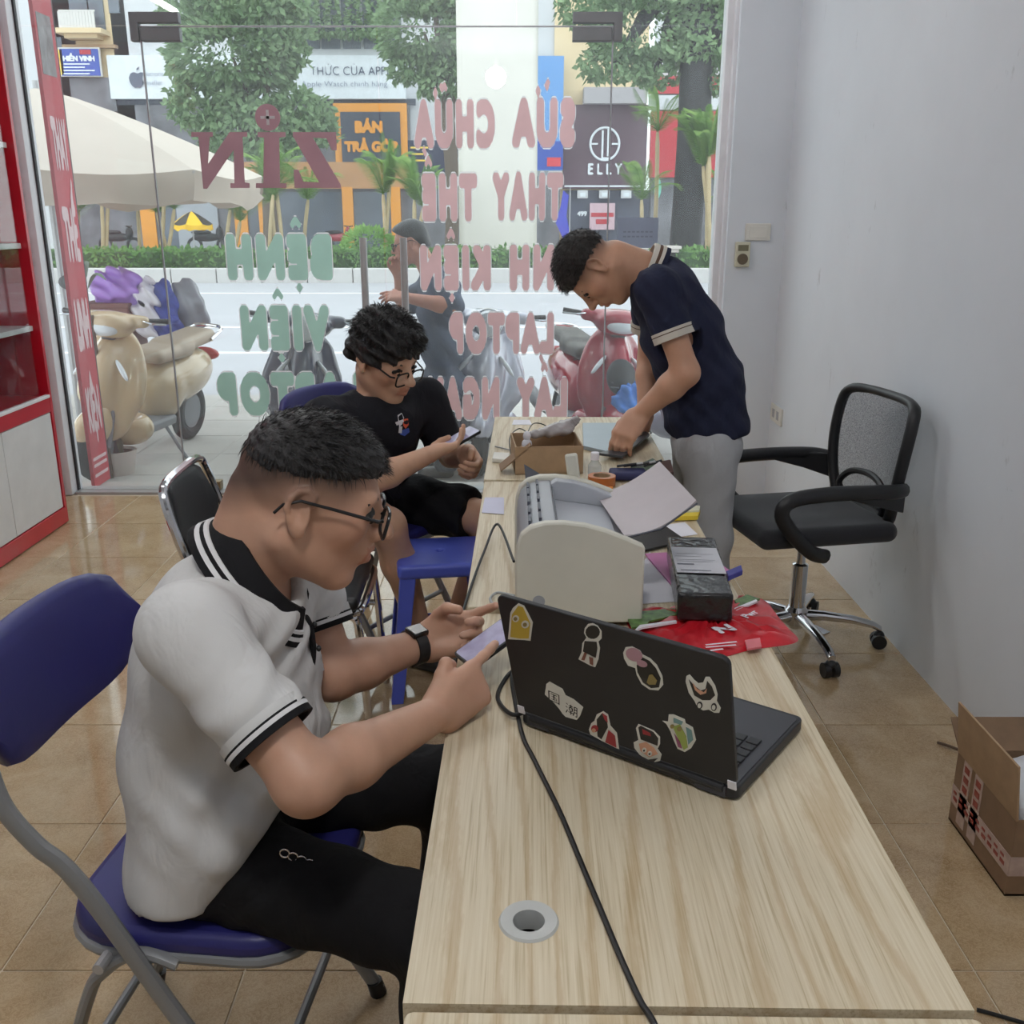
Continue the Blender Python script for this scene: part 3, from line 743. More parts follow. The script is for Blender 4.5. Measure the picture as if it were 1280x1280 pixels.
S_R = mat('sticker_red', srgb(156, 40, 48), .5); S_P = mat('sticker_pink', srgb(178, 138, 150), .5); S_B = mat('sticker_brown', srgb(120, 72, 58), .5)
S_O = mat('sticker_olive', srgb(140, 124, 74), .5); S_G = mat('sticker_green', srgb(150, 166, 84), .5); S_T = mat('sticker_teal', srgb(110, 146, 150), .5); S_S = mat('sticker_peach', srgb(206, 156, 130), .5); S_V = mat('sticker_violet', srgb(140, 74, 108), .5)
sticker([([(635, 799), (638, 766), (641, 760), (648, 754), (655, 757), (660, 766), (666, 778), (663, 801), (655, 800)], S_W),
         ([(638, 796), (640, 768), (648, 757), (654, 759), (663, 779), (661, 798), (650, 798)], S_Y), (circ(645, 773, 4.2), S_W), (circ(657, 780, 4.8), S_W), (circ(645, 773, 2.4), S_O), (circ(657, 780, 2.6), S_O)], 'yellow cut out sticker with two round eyes')
sticker([([(731, 785), (735, 780), (741, 779), (747, 782), (752, 789), (752, 798), (748, 802), (750, 810), (748, 824), (744, 834), (738, 832), (723, 824), (727, 815), (728, 804), (733, 797), (730, 791)], S_W),
         (circ(741, 790, 9, 8.5), S_K), ([(731, 801), (746, 802), (747, 810), (745, 822), (729, 814)], S_K), ([(727, 824), (731, 815), (734, 816), (731, 825)], S_B), ([(737, 820), (742, 822), (742, 831), (738, 829)], S_B)], 'small sticker of a dark figure with brown boots')
sticker([([(779, 816), (782, 809), (790, 808), (800, 813), (803, 818), (813, 823), (821, 831), (828, 845), (829, 856), (823, 863), (812, 862), (802, 855), (796, 844), (794, 835), (785, 832), (780, 823)], S_W),
         ([(800, 820), (812, 826), (820, 835), (826, 848), (824, 859), (814, 860), (804, 853), (797, 840), (796, 832)], S_K), (circ(793, 818, 11, 8, rot=25), S_P), (circ(803, 829, 7, 4, rot=20), S_P), ([(809, 852), (812, 843), (816, 842), (822, 850), (820, 855), (812, 855)], S_O)], 'oval pink and black sticker')
sticker([([(857, 852), (858, 845), (862, 843), (868, 850), (873, 854), (879, 853), (882, 846), (887, 846), (894, 857), (897, 868), (896, 876), (901, 885), (899, 891), (893, 891), (886, 887), (879, 888), (872, 884), (868, 876), (861, 866)], S_W),
         ([(861, 849), (868, 857), (876, 863), (882, 861), (884, 851), (890, 858), (894, 869), (888, 875), (878, 875), (868, 869)], S_K), ([(866, 853), (872, 861), (880, 865), (884, 860), (883, 866), (876, 868), (869, 862)], S_S), (circ(875, 881, 3.6, 4.6), S_K), (circ(893, 883, 3.6, 5), S_K), (circ(875, 881, 2.2, 3), S_W), (circ(893, 883, 2.2, 3.2), S_W)], 'white grin shaped sticker with sharp teeth')
sticker([([(681, 868), (683, 855), (687, 852), (703, 861), (707, 869), (717, 874), (729, 884), (725, 895), (721, 900), (707, 896), (703, 892), (699, 886), (692, 878)], S_W)], 'white sticker with two black characters')
_st = bpy.data.objects[[o.name for o in lid.children if o.name.startswith('sticker')][-1]]
for ch, (u0, v0, u1, v1) in zip('国潮', ((684.5, 873.5, 701, 881), (704, 888, 725, 898))):
    x0, y0 = lpx(u0, v0); x1, y1 = lpx(u1, v1); ex = (LH * (x1 - x0) + LU * (y1 - y0)).normalized(); ey = (LN.cross(ex)).normalized()
    if ey.z < 0: ey = -ey
    text(ch, lidp((x0 + x1) / 2, (y0 + y1) / 2, .0087), ex, ey, .0165, S_K, _st, 'print', bold=.02, depth=.0003)
sticker([([(736, 912), (739, 904), (743, 901), (746, 893), (754, 889), (760, 893), (763, 907), (771, 916), (774, 937), (752, 926), (738, 918)], S_W), ([(746, 899), (753, 891), (758, 895), (760, 909), (752, 924), (747, 920)], S_K), ([(753, 891), (759, 895), (760, 903), (756, 899)], S_R), ([(761, 912), (769, 919), (771, 934), (757, 927)], S_R), (circ(744, 910, 4.5), S_R), (circ(743, 912, 2.6), S_S)], 'sticker of a red hooded figure')
sticker([([(795, 910), (798, 905), (817, 913), (825, 921), (825, 930), (822, 936), (827, 943), (825, 951), (817, 953), (800, 944), (793, 935), (792, 928), (798, 925)], S_W), ([(798, 909), (801, 907), (817, 915), (823, 923), (822, 932), (801, 924)], S_K), ([(803, 911), (813, 916), (814, 920), (804, 917)], S_R), ([(799, 929), (808, 927), (818, 934), (823, 942), (812, 946), (801, 938)], S_S), (circ(806, 937, 2.8, 3.2), S_W), (circ(813, 941, 2.8, 3.2), S_W), (circ(806, 937, 1.2), S_K), (circ(813, 941, 1.2), S_K), ([(798, 940), (810, 948), (824, 946), (818, 951), (806, 947)], S_K)], 'round eyed sticker with a dark cap')
sticker([([(828, 901), (835, 902), (836, 893), (842, 893), (856, 899), (857, 904), (866, 909), (868, 917), (870, 925), (864, 935), (856, 940), (847, 936), (842, 925), (838, 914), (833, 905)], S_W), ([(842, 897), (854, 902), (852, 906), (842, 903)], S_T), ([(841, 908), (850, 905), (858, 920), (860, 934), (855, 937)], S_G), ([(843, 916), (850, 926), (853, 935), (848, 933)], S_V), ([(858, 908), (865, 912), (867, 924), (861, 930)], S_T), (circ(841, 907, 2.6), S_O), (circ(850, 910, 3), S_O)], 'multicoloured jagged sticker')
# cables
M_CABLE = mat('black_cable', srgb(22, 22, 24), .5)
def cable(pts, r, m, name, label, cat='cable', k=8):
    b = MB(); b.tube(arc(pts, k), r, 8); o = b.build(name, m); return tag(o, label, cat)
zt = .7445
cable([L0 + LP * .03 + Vector((.0, 0, .012)) - LH * .002, PZ(640, 893, zt + .006), PZ(622, 872, zt), PZ(632, 848, zt), PZ(643, 838, zt + .002), PZ(640, 852, zt), PZ(652, 915, zt), PZ(668, 950, zt), PZ(700, 1015, zt), PZ(725, 1075, zt), PZ(748, 1130, zt), PZ(775, 1195, zt), PZ(800, 1250, zt), PZ(822, 1290, zt), PZ(850, 1400, zt)], .0035, M_CABLE, 'power_cable', 'black power cable running from the laptop across the near table')
cable([PZ(1221, 1262, .004), PZ(1250, 1270, .004), PZ(1290, 1282, .004), PZ(1340, 1300, .004)], .004, M_CABLE, 'floor_cable', 'short black cable lying on the floor beside the near table')
# ================================================================= laser printer
M_PW = mat('printer_white', srgb(206, 204, 192), .5); M_PG = mat('printer_grey', srgb(150, 154, 162), .35); M_PL = mat('printer_light_grey', srgb(176, 180, 188), .4); M_PD = mat('printer_dark', srgb(70, 74, 86), .5)
PXa, PXb, PYa, PYb, PZ0 = .006, .250, 1.722, 2.085, .75
t = thing('laser_printer', 'white and grey desktop laser printer with its output tray raised', 'printer', ((PXa + PXb) / 2, (PYa + PYb) / 2, PZ0))
def profile(grow=0.0):
    pr = [(0, 0)]
    pts = [(0, .12), (.002, .15), (.010, .178), (.028, .193), (.055, .201), (.09, .202), (.13, .197), (.17, .186), (.21, .170), (.240, .156), (.244, .150), (.244, 0)]
    return pr + pts
def side(y0, y1, g, m, nm):
    b = MB(); pl = profile(); b.prism([(x, z) for x, z in pl], (PXa, y1, PZ0), (1, 0, 0), (0, 0, 1), y1 - y0)
    return b.build(nm, m, t, bevel=.004)
side(PYa, PYa + .022, 0, M_PW, 'side_panel'); side(PYb - .022, PYb, 0, M_PW, 'side_panel')
b = MB(); ins = [(x * .985 + .002, z * .965) for x, z in profile()]
top = [p for p in ins]
b.prism([(0.004, .002), (0.004, .12), (.007, .148), (.014, .171), (.03, .185), (.055, .192), (.078, .1925), (.082, .150), (.20, .135), (.236, .115), (.236, .002)], (PXa, PYb - .022, PZ0), (1, 0, 0), (0, 0, 1), PYb - PYa - .044)
b.build('body', M_PG, t, bevel=.003)
b = MB(); b.prism([(.078, .19), (.085, .155), (.20, .138), (.238, .15), (.205, .166), (.165, .182), (.13, .193), (.09, .198)], (PXa, PYb - .022, PZ0), (1, 0, 0), (0, 0, 1), .03); b.build('tray_cheek', M_PL, t, bevel=.002)
b = MB(); b.prism([(.085, .154), (.20, .137), (.20, .140), (.085, .157)], (PXa, PYb - .055, PZ0), (1, 0, 0), (0, 0, 1), PYb - PYa - .09); b.build('output_bed', M_PL, t, smooth=0)
b = MB(); b.prism([(.084, .157), (.087, .157), (.082, .188), (.079, .188)], (PXa, PYb - .06, PZ0), (1, 0, 0), (0, 0, 1), PYb - PYa - .12); b.build('output_slot', M_PD, t, smooth=0)
for k, yy in enumerate((PYa + .07, PYa + .13, PYa + .20, PYa + .26, PYa + .31)):
    for q in range(2):
        xa = .022 + q * .02; b = MB(); b.box((PXa + xa + .006, yy, PZ0 + (.186 if q == 0 else .1925)), (.005, .042, .008)); b.build('vent_slot', M_PD, t, smooth=0)
# raised paper flap
fl = [Vector((.186, 2.075, .905)), Vector((.218, 1.79, .905)), Vector((.356, 1.802, .972)), Vector((.325, 2.08, .980))]
b = MB(); n_ = Vector((-.25, 0, .6)).normalized() * .005
rows = []
for i in range(9):
    u = i / 8; a_ = fl[0].lerp(fl[3], u) - Vector((0, 0, .018 * math.sin(PI * u) * .6)); c_ = fl[1].lerp(fl[2], u) - Vector((0, 0, .018 * math.sin(PI * u)))
    rows.append([a_, c_, c_ - n_, a_ - n_])
b.loft(rows); b.build('output_flap', mat('flap_mauve_grey', srgb(186, 178, 182), .6), t, smooth=30)
b = MB(); b.tube([fl[1] - n_ * 1.2, (fl[1] + fl[2]) / 2 - n_ * 1.2 - Vector((0, 0, .017)), fl[2] - n_ * 1.2], .0022, 6); b.build('flap_edge', M_PD, t)
b = MB(); b.prism([(p[0], p[1]) for p in circ(0, 0, .012)], Vector((PXa + .045, PYa - .0005, PZ0 + .045)), (1, 0, 0), (0, 0, 1), .0012); b.build('badge', M_PG, t, smooth=0)
b = MB(); b.box((.135, 2.092, .96), (.028, .012, .07), Matrix.Rotation(R(-8), 3, 'Y')); b.build('paper_guide', M_PW, t, bevel=.005)
b = MB(); b.add([Vector((.03, 2.11, .93)), Vector((.10, 2.16, .925)), Vector((.10, 2.16, .93)), Vector((.025, 2.18, .985)), Vector((.03, 2.112, .935))], [(0, 1, 2, 3, 4)])
# printer leads
cable([Vector((PXa - .002, 1.93, .80)), PZ(622, 655, .78), PZ(605, 690, .765), PZ(590, 730, .757), PZ(579, 765, .752), PZ(573, 800, .70), PZ(571, 850, .6), PZ(570, 880, .3), PZ(568, 900, .01)], .003, M_CABLE, 'printer_cable', 'thin black cable hanging from printer over the left table edge')
cable([Vector((PXa - .002, 1.80, .775)), PZ(622, 741, .758), PZ(613, 748, .756), PZ(618, 756, .756), PZ(632, 762, .757), Vector((PXa + .02, 1.76, .757))], .0028, mat('grey_cable', srgb(170, 174, 176), .5), 'usb_cable', 'short grey cable looping beside the printer')
# ================================================================= things on the tables
def slab(name, px, z, th, m, label, cat, bevel=0, parent=None, lift=None):
    """thin flat sheet on a table from its outline"""
    q = [PZ(u, v, z) for u, v in px]; n = len(q); b = MB()
    if lift: q = [p + Vector((0, 0, l)) for p, l in zip(q, lift)]
    b.add(q + [p + Vector((0, 0, th)) for p in q], [tuple(range(n))[::-1], tuple(range(n, 2 * n))] + [(i, (i + 1) % n, n + (i + 1) % n, n + i) for i in range(n)])
    o = b.build(name, m, parent, smooth=0, bevel=bevel)
    if parent is None: tag(o, label, cat)
    return o
# red seed-bag like pouch
bag = thing('plastic_bag', 'crumpled red printed plastic bag lying under the black parcel', 'bag', (.36, 1.66, .742))
outline = [(779, 766), (800, 762), (840, 760), (880, 756), (905, 748), (935, 744), (958, 752), (972, 770), (985, 785), (998, 799), (985, 806), (940, 812), (900, 822), (860, 820), (830, 812), (805, 800), (788, 788)]
P_ = arc([PZ(u, v, .741) for u, v in outline + outline[:1]], 3)[:-1]; c_ = sum(P_, Vector()) / len(P_)
b = MB(); rings = []; rnd = random.Random(3)
N = 8
for k in range(N + 1):
    s_ = 1 - k / N * .98; hgt = .016 * (1 - s_ ** 2.2)
    rings.append([c_ + (p - c_) * s_ + Vector((0, 0, hgt + (rnd.uniform(-.006, .009) if 0 < k < N else 0))) for p in P_])
base = [p.copy() for p in P_]
b.loft([[c_ + (p - c_) * .02 for p in P_]] + rings, caps=True)
M_BAG = mat('red_plastic_film', srgb(190, 30, 42), .28, bmp=.5, bscale=26, coat=.2, var=.15, vscale=14)
b.build('bag_body', M_BAG, bag, smooth=60)
def onbag(name, px, m, dz=.0175, sub=None):
    q = [PZ(u, v, .741 + dz) for u, v in px]; n = len(q); bb_ = MB(); bb_.add(q + [p - Vector((0, 0, .004)) for p in q], [tuple(range(n)), tuple(range(n, 2 * n))[::-1]] + [(i, n + i, n + (i + 1) % n, (i + 1) % n) for i in range(n)])
    return bb_.build(name, m, bag, smooth=0)
M_LEAF2 = mat('printed_foliage', srgb(84, 118, 60), .35, var=.6, vscale=60)
onbag('printed_picture', [(781, 766), (843, 760), (846, 768), (812, 776), (806, 783), (790, 784)], M_LEAF2)
onbag('printed_picture', [(918, 750), (934, 743), (950, 748), (925, 760)], M_LEAF2)
onbag('white_stripe', [(792, 789), (800, 781), (845, 775), (846, 777), (803, 784)], M_PAPER, .018)
onbag('white_stripe', [(918, 760), (945, 749), (947, 751), (920, 763)], M_PAPER, .018)
ex = (PZ(935, 785, .76) - PZ(905, 792, .76)).normalized()
text('N', PZ(911, 789, .7605), ex, Vector((0, 0, 1)).cross(ex), .028, M_PAPER, bag, 'lettering', bold=.08, sx=1.3)
ex = (PZ(950, 764, .76) - PZ(932, 773, .76)).normalized()
text('Pwr', PZ(942, 769, .7605), ex, Vector((0, 0, 1)).cross(ex), .018, M_PAPER, bag, 'lettering', bold=.05)
for (u0, v0, u1, v1) in ((882, 806, 921, 802), (882, 809, 920, 806), (888, 813, 904, 811)):
    a_, c_2 = PZ(u0, v0, .7585), PZ(u1, v1, .7585); bb_ = MB(); d_ = (c_2 - a_).normalized(); s2 = Vector((0, 0, 1)).cross(d_) * .0022
    bb_.add([a_ - s2, c_2 - s2, c_2 + s2, a_ + s2], [(0, 1, 2, 3)]); bb_.build('print_line', M_PAPER, bag, smooth=0)
onbag('print_block', [(931, 800), (950, 797), (952, 808), (934, 811)], mat('pale_pink_print', srgb(206, 110, 118), .5), .0135)
# black wrapped parcel
pf = [Vector((.318, 1.705, .762)), Vector((.425, 1.695, .762)), Vector((.437, 2.03, .765)), Vector((.340, 2.04, .765))]
t = thing('wrapped_parcel', 'long box wrapped in black plastic with white shipping label on top', 'parcel', (.38, 1.87, .755))
M_WRAP = mat('black_stretch_film', srgb(20, 20, 22), .22, bmp=.8, bscale=45, coat=.3)
F_ = Field((.28, 1.66, .74), (.48, 2.08, .85), .004)
mid = sum(pf, Vector()) / 4; dY = (pf[3] - pf[0]).normalized(); dX = (pf[1] - pf[0]).normalized(); dZ = dX.cross(dY).normalized()
Rm = np.array([[dX.x, dY.x, dZ.x], [dX.y, dY.y, dZ.y], [dX.z, dY.z, dZ.z]])
F_.rbox(mid + dZ * .028, (.052, .168, .028), .006, Rm, 0)
F_.wrinkle(lambda X, Y, Z: .0008 * np.sin(X * 130 + Y * 260 + 2 * np.sin(Y * 90)) * np.sin(Y * 140 - Z * 120 + 3 * np.sin(X * 80)))
F_.build('wrapping', M_WRAP, t)
M_LBL = mat('label_paper', srgb(206, 206, 214), .45)
lb = [mid + dZ * .0578 + dX * sx * .048 + dY * sy for sx, sy in ((-1, -.062), (1, -.062), (1, .088), (-1, .088))]
b = MB(); b.add(lb + [p + dZ * .0008 for p in lb], [(3, 2, 1, 0), (4, 5, 6, 7), (0, 1, 5, 4), (1, 2, 6, 5), (2, 3, 7, 6), (3, 0, 4, 7)]); sl_ = b.build('shipping_label', M_LBL, t, smooth=0)
for k, (x0, x1, yy, w_) in enumerate(((-.04, .02, -.052, .004), (-.044, -.01, -.02, .008), (-.044, .03, .0, .0015), (-.044, .035, .01, .0015), (-.044, .01, .03, .0015), (-.04, .036, .045, .0015))):
    b = MB(); q = [mid + dZ * .0592 + dX * x + dY * y for x, y in ((x0, yy), (x1, yy), (x1, yy + w_), (x0, yy + w_))]; b.add(q, [(0, 1, 2, 3)]); b.build('print_line', mat('print_grey', srgb(110, 112, 124), .6), sl_, smooth=0)
# papers, folder, files on the printer table
slab('paper_sheet', [(805, 702), (812, 690), (850, 752), (802, 755)], .7512, .0012, M_PAPER, 'white paper sheet sticking out right of the printer', 'paper')
fo = thing('plastic_folder', 'pink plastic folder with blue spine beside the parcel', 'folder', (.42, 1.95, .7525))
slab('cover', [(806, 694), (876, 690), (915, 717), (846, 740)], .7536, .004, mat('pink_plastic', srgb(206, 122, 178), .4), None, None, parent=fo)
slab('spine', [(907, 720), (926, 712), (928, 719), (910, 727)], .7524, .012, mat('blue_plastic', srgb(52, 52, 150), .4), None, None, parent=fo, bevel=.002)
slab('black_tray', [(786, 672), (826, 656), (858, 678), (806, 690)], .7515, .006, M_BLACKP, 'black plastic tray on the table behind the parcel', 'tray', bevel=.001)
slab('printed_form', [(826, 657), (856, 653), (872, 668), (845, 672)], .7512, .0008, M_PAPER, 'printed white form near the right table edge', 'paper')
yb = thing('yellow_box', 'small flat yellow box at the right table edge', 'box', (PZ(848, 645, .752).x, PZ(848, 645, .752).y, .752))
slab('carton', [(824, 652), (872, 650), (875, 643), (830, 640)], .7522, .012, mat('yellow_card', srgb(222, 196, 58), .5), None, None, parent=yb, bevel=.001)
slab('lid', [(834, 642), (874, 640), (875, 634), (840, 632)], .7645, .004, mat('pale_card', srgb(214, 214, 190), .5), None, None, parent=yb)
slab('price_note', [(602, 641), (630, 643), (630, 622), (606, 622)], .7512, .0008, mat('pale_blue_paper', srgb(206, 206, 226), .7), 'pale printed note left of the printer', 'paper')
# ---- far table
def carton(name, label, c, rz, w, l, h, m, open_=True):
    t = thing(name, label, 'box', c, rz); th = .004
    for nm, a in (('front_wall', (-w / 2, w / 2, -l / 2, -l / 2 + th)), ('back_wall', (-w / 2, w / 2, l / 2 - th, l / 2)), ('side_wall', (-w / 2, -w / 2 + th, -l / 2 + th, l / 2 - th)), ('side_wall', (w / 2 - th, w / 2, -l / 2 + th, l / 2 - th))):
        b = MB(); b.bb(a[0], a[1], a[2], a[3], .001, h); b.build(nm, m, t, world=False, smooth=0)
    b = MB(); b.bb(-w / 2, w / 2, -l / 2, l / 2, 0, th); b.build('bottom', m, t, world=False, smooth=0)
    return t
M_CARD = mat('cardboard', srgb(166, 138, 108), .75, var=.1, vscale=20, bmp=.05, bscale=120)
M_CARD2 = mat('cardboard_dark', srgb(134, 108, 84), .75, var=.1, vscale=20)
bx = PZ(693, 600, .752)
cb = carton('cardboard_carton', 'open brown cardboard carton on the far table', (.105, 2.93, .7525), R(4), .205, .20, .085, M_CARD)
b = MB(); b.box((-.10, -.06, .05), (.12, .08, .004), Matrix.Rotation(R(-40), 3, 'Y')); b.build('flap', M_CARD2, cb, world=False, smooth=0)
M_BAGC = m_glass('clear_plastic_bag', .28, (.86, .86, .88, 1))
t = thing('clear_bag', 'crinkled clear plastic bag lying across the cardboard carton', 'bag', (.13, 2.95, .84))
F_ = Field((-.02, 2.82, .80), (.30, 3.14, .92), .006); F_.cap((.06, 2.92, .853), (.17, 3.0, .862), .012, .02, k=.01).cap((.17, 3.0, .862), (.21, 3.07, .872), .02, .01, k=.02).ell((.14, 2.97, .856), (.05, .025, .014), k=.02)
F_.wrinkle(lambda X, Y, Z: .004 * np.sin(X * 160 + Y * 90) * np.sin(Z * 200 + Y * 130)); F_.build('film', mat('grey_film', srgb(176, 170, 170), .25, spec=.8), t)
b = MB(); b.ell((.045, 2.875, .86), (.012, .008, .016), 10, 6); b.ell((.045, 2.875, .835), (.016, .01, .018), 10, 6); tag(b.build('foam_piece', M_PAPER), 'small white foam piece on the carton edge', 'foam')
# dark flat tablet leaning between carton and printer
b = MB(); q = [PY(653, 569, 2.52), PY(725, 612, 2.30), PY(660, 640, 2.24), PY(656, 590, 2.45)]
b = MB(); q = [Vector((.032, 2.50, .865)), Vector((.15, 2.46, .80)), Vector((.13, 2.38, .755)), Vector((.045, 2.40, .755))]
n_ = Vector((0, -.006, .004)); b.add(q + [p + n_ for p in q], [(0, 1, 2, 3), (7, 6, 5, 4), (0, 4, 5, 1), (1, 5, 6, 2), (2, 6, 7, 3), (3, 7, 4, 0)]); tag(b.build('grey_panel', mat('slate_panel', srgb(84, 86, 96), .45)), 'slate grey panel leaning behind the printer', 'panel')
# grey closed laptop under the standing man's hand
slab('closed_laptop', [(729, 562), (770, 572), (808, 545), (795, 533), (728, 533)], .7525, .014, mat('silver_blue', srgb(150, 162, 172), .35, .3), 'closed silver blue laptop under the standing man’s hand', 'laptop', bevel=.002)
slab('dark_cover', [(746, 569), (778, 573), (812, 545), (806, 541), (772, 563)], .7665, .008, mat('slate_cover', srgb(70, 72, 78), .4), 'dark grey device cover lying on the silver laptop', 'cover', bevel=.001)
# hand soap style bottle
p = PZ(743, 600, .752); t = thing('clear_bottle', 'small clear bottle with white cap on the far table', 'bottle', p)
b = MB(); b.lathe([(.018, 0), (.02, .004), (.02, .045), (.012, .056), (.011, .062)], n=20); b.build('bottle_body', m_glass('bottle_plastic', .3, (.9, .92, .94, 1)), t, world=False)
b = MB(); b.lathe([(.0125, .062), (.0125, .082), (.011, .084)], n=16); b.build('cap', M_PAPER, t, world=False)
p = PZ(752, 606, .752); t = thing('tape_roll', 'orange brown roll of packing tape', 'tape', p)
b = MB(); b.lathe([(.026, 0), (.04, 0), (.04, .028), (.026, .028), (.026, 0)], n=28, caps=False); b.build('tape_ring', mat('orange_tape', srgb(180, 104, 50), .35), t, world=False)
b = MB(); b.lathe([(.0245, 0), (.0262, 0), (.0262, .0285), (.0245, .0285), (.0245, 0)], n=28, caps=False); b.build('core', M_CARD, t, world=False)
b = MB(); a_ = PZ(757, 613, .758); b.tube([a_ + Vector((-.03, 0, 0)), a_ + Vector((.02, .01, .002))], .007, 8); tag(b.build('orange_screwdriver', mat('orange_plastic', srgb(224, 140, 60), .4)), 'orange screwdriver handle beside the tape roll', 'screwdriver')
t = thing('tool_pouch', 'dark blue tool pouch with loose blades on the far table', 'pouch', PZ(785, 598, .752))
F_ = Field((.22, 2.60, .745), (.45, 2.90, .80), .006); c_ = PZ(785, 598, .752); F_.rbox((c_.x, c_.y, .765), (.055, .04, .012), .008, None, .01); F_.build('pouch_body', mat('navy_fabric', srgb(40, 42, 84), .7), t)
for k in range(5):
    b = MB(); a_ = c_ + Vector((-.03 + .02 * k, .03, .03)); b.tube([a_, a_ + Vector((.055, .01 * (k - 2), .012))], .004, 6); b.build('tool', M_STEEL if k % 2 else M_BLACKP, t)
slab('circuit_board', [(785, 588), (816, 575), (826, 583), (800, 594)], .7525, .006, mat('board_green', srgb(70, 92, 74), .4, var=.5, vscale=80), 'greenish circuit board at the right table edge', 'board')
slab('brown_wallet', [(818, 584), (838, 580), (842, 596), (826, 600)], .7525, .016, mat('brown_leather', srgb(86, 62, 58), .6), 'brown leather wallet on the far table corner', 'wallet', bevel=.003)
slab('white_adapter', [(615, 578), (635, 580), (637, 571), (617, 570)], .7525, .014, M_WHITEP, 'small white adapter at the left edge of the far table', 'adapter', bevel=.003)
slab('narrow_note', [(640, 531), (665, 531), (662, 525), (642, 525)], .7525, .0008, M_PAPER, 'small white note at the far table end', 'paper')
slab('phone_on_table', [(668, 547), (703, 541), (706, 537), (670, 540)], .7525, .009, M_BLACKP, 'black phone lying behind the cardboard carton', 'phone', bevel=.002)
cable([PZ(640, 575, .757), PZ(637, 548, .80), PZ(648, 536, .80), PZ(658, 540, .80), PZ(664, 548, .78)], .002, M_CABLE, 'thin_wire', 'thin black wire looping behind the carton')
cable([PZ(658, 545, .79), PZ(666, 530, .80), PZ(680, 531, .79), PZ(694, 543, .765)], .002, M_CABLE, 'thin_wire', 'second thin black wire arching above the black phone')
b = MB(); a_ = PZ(645, 560, .757); b.tube([PZ(619, 558, .757), PZ(636, 562, .757), PZ(650, 566, .757)], .0025, 6); tag(b.build('soldering_probe', M_STEEL), 'thin metal probe at the left edge of the far table', 'tool')
# ================================================================= blue plastic stool
def stool(loc, rz):
    t = thing('plastic_stool', 'blue moulded plastic stool beside the tables', 'stool', loc, rz)
    m = mat('blue_stool_plastic', srgb(84, 100, 206), .38, bmp=.02); H = .455
    F_ = Field((-.19, -.19, H - .07), (.19, .19, H + .01), .004)
    F_.rbox((0, 0, H - .024), (.142, .142, .024), .016, None, 0).rbox((0, 0, H - .042), (.128, .128, .026), .012, None, 0, 'sub')
    F_.ell((0, 0, H), (.012, .012, .03), None, 0, 'sub')
    F_.build('seat', m, None); o = bpy.data.objects['seat'] if 'seat' in bpy.data.objects else None
    o.parent = t
    for sx in (-1, 1):
        for sy in (-1, 1):
            top = Vector((sx * .115, sy * .115, H - .03)); bot = Vector((sx * .158, sy * .158, 0)); rings = []
            for k in range(7):
                u = k / 6; c = top.lerp(bot, u); w = .05 - .012 * u
                L_ = [(0, 0), (-sx * w, 0), (-sx * w, -sy * .006), (-sx * .008, -sy * .008), (-sx * .006, -sy * w), (0, -sy * w)]
                rings.append([c + Vector((a + sx * .018, e + sy * .018, 0)) for a, e in L_])
            b = MB(); b.loft(rings); b.build('leg', m, t, world=False, smooth=30, bevel=.002)
    for s in (-1, 1):
        z = .16; q = .143
        b = MB(); b.box((0, s * q, z), (2 * q - .02, .008, .03)); b.build('stretcher', m, t, world=False, bevel=.002)
        b = MB(); b.box((s * q, 0, z), (.008, 2 * q - .02, .03)); b.build('stretcher', m, t, world=False, bevel=.002)
    return t
stool((-.235, 2.99, 0), R(8))
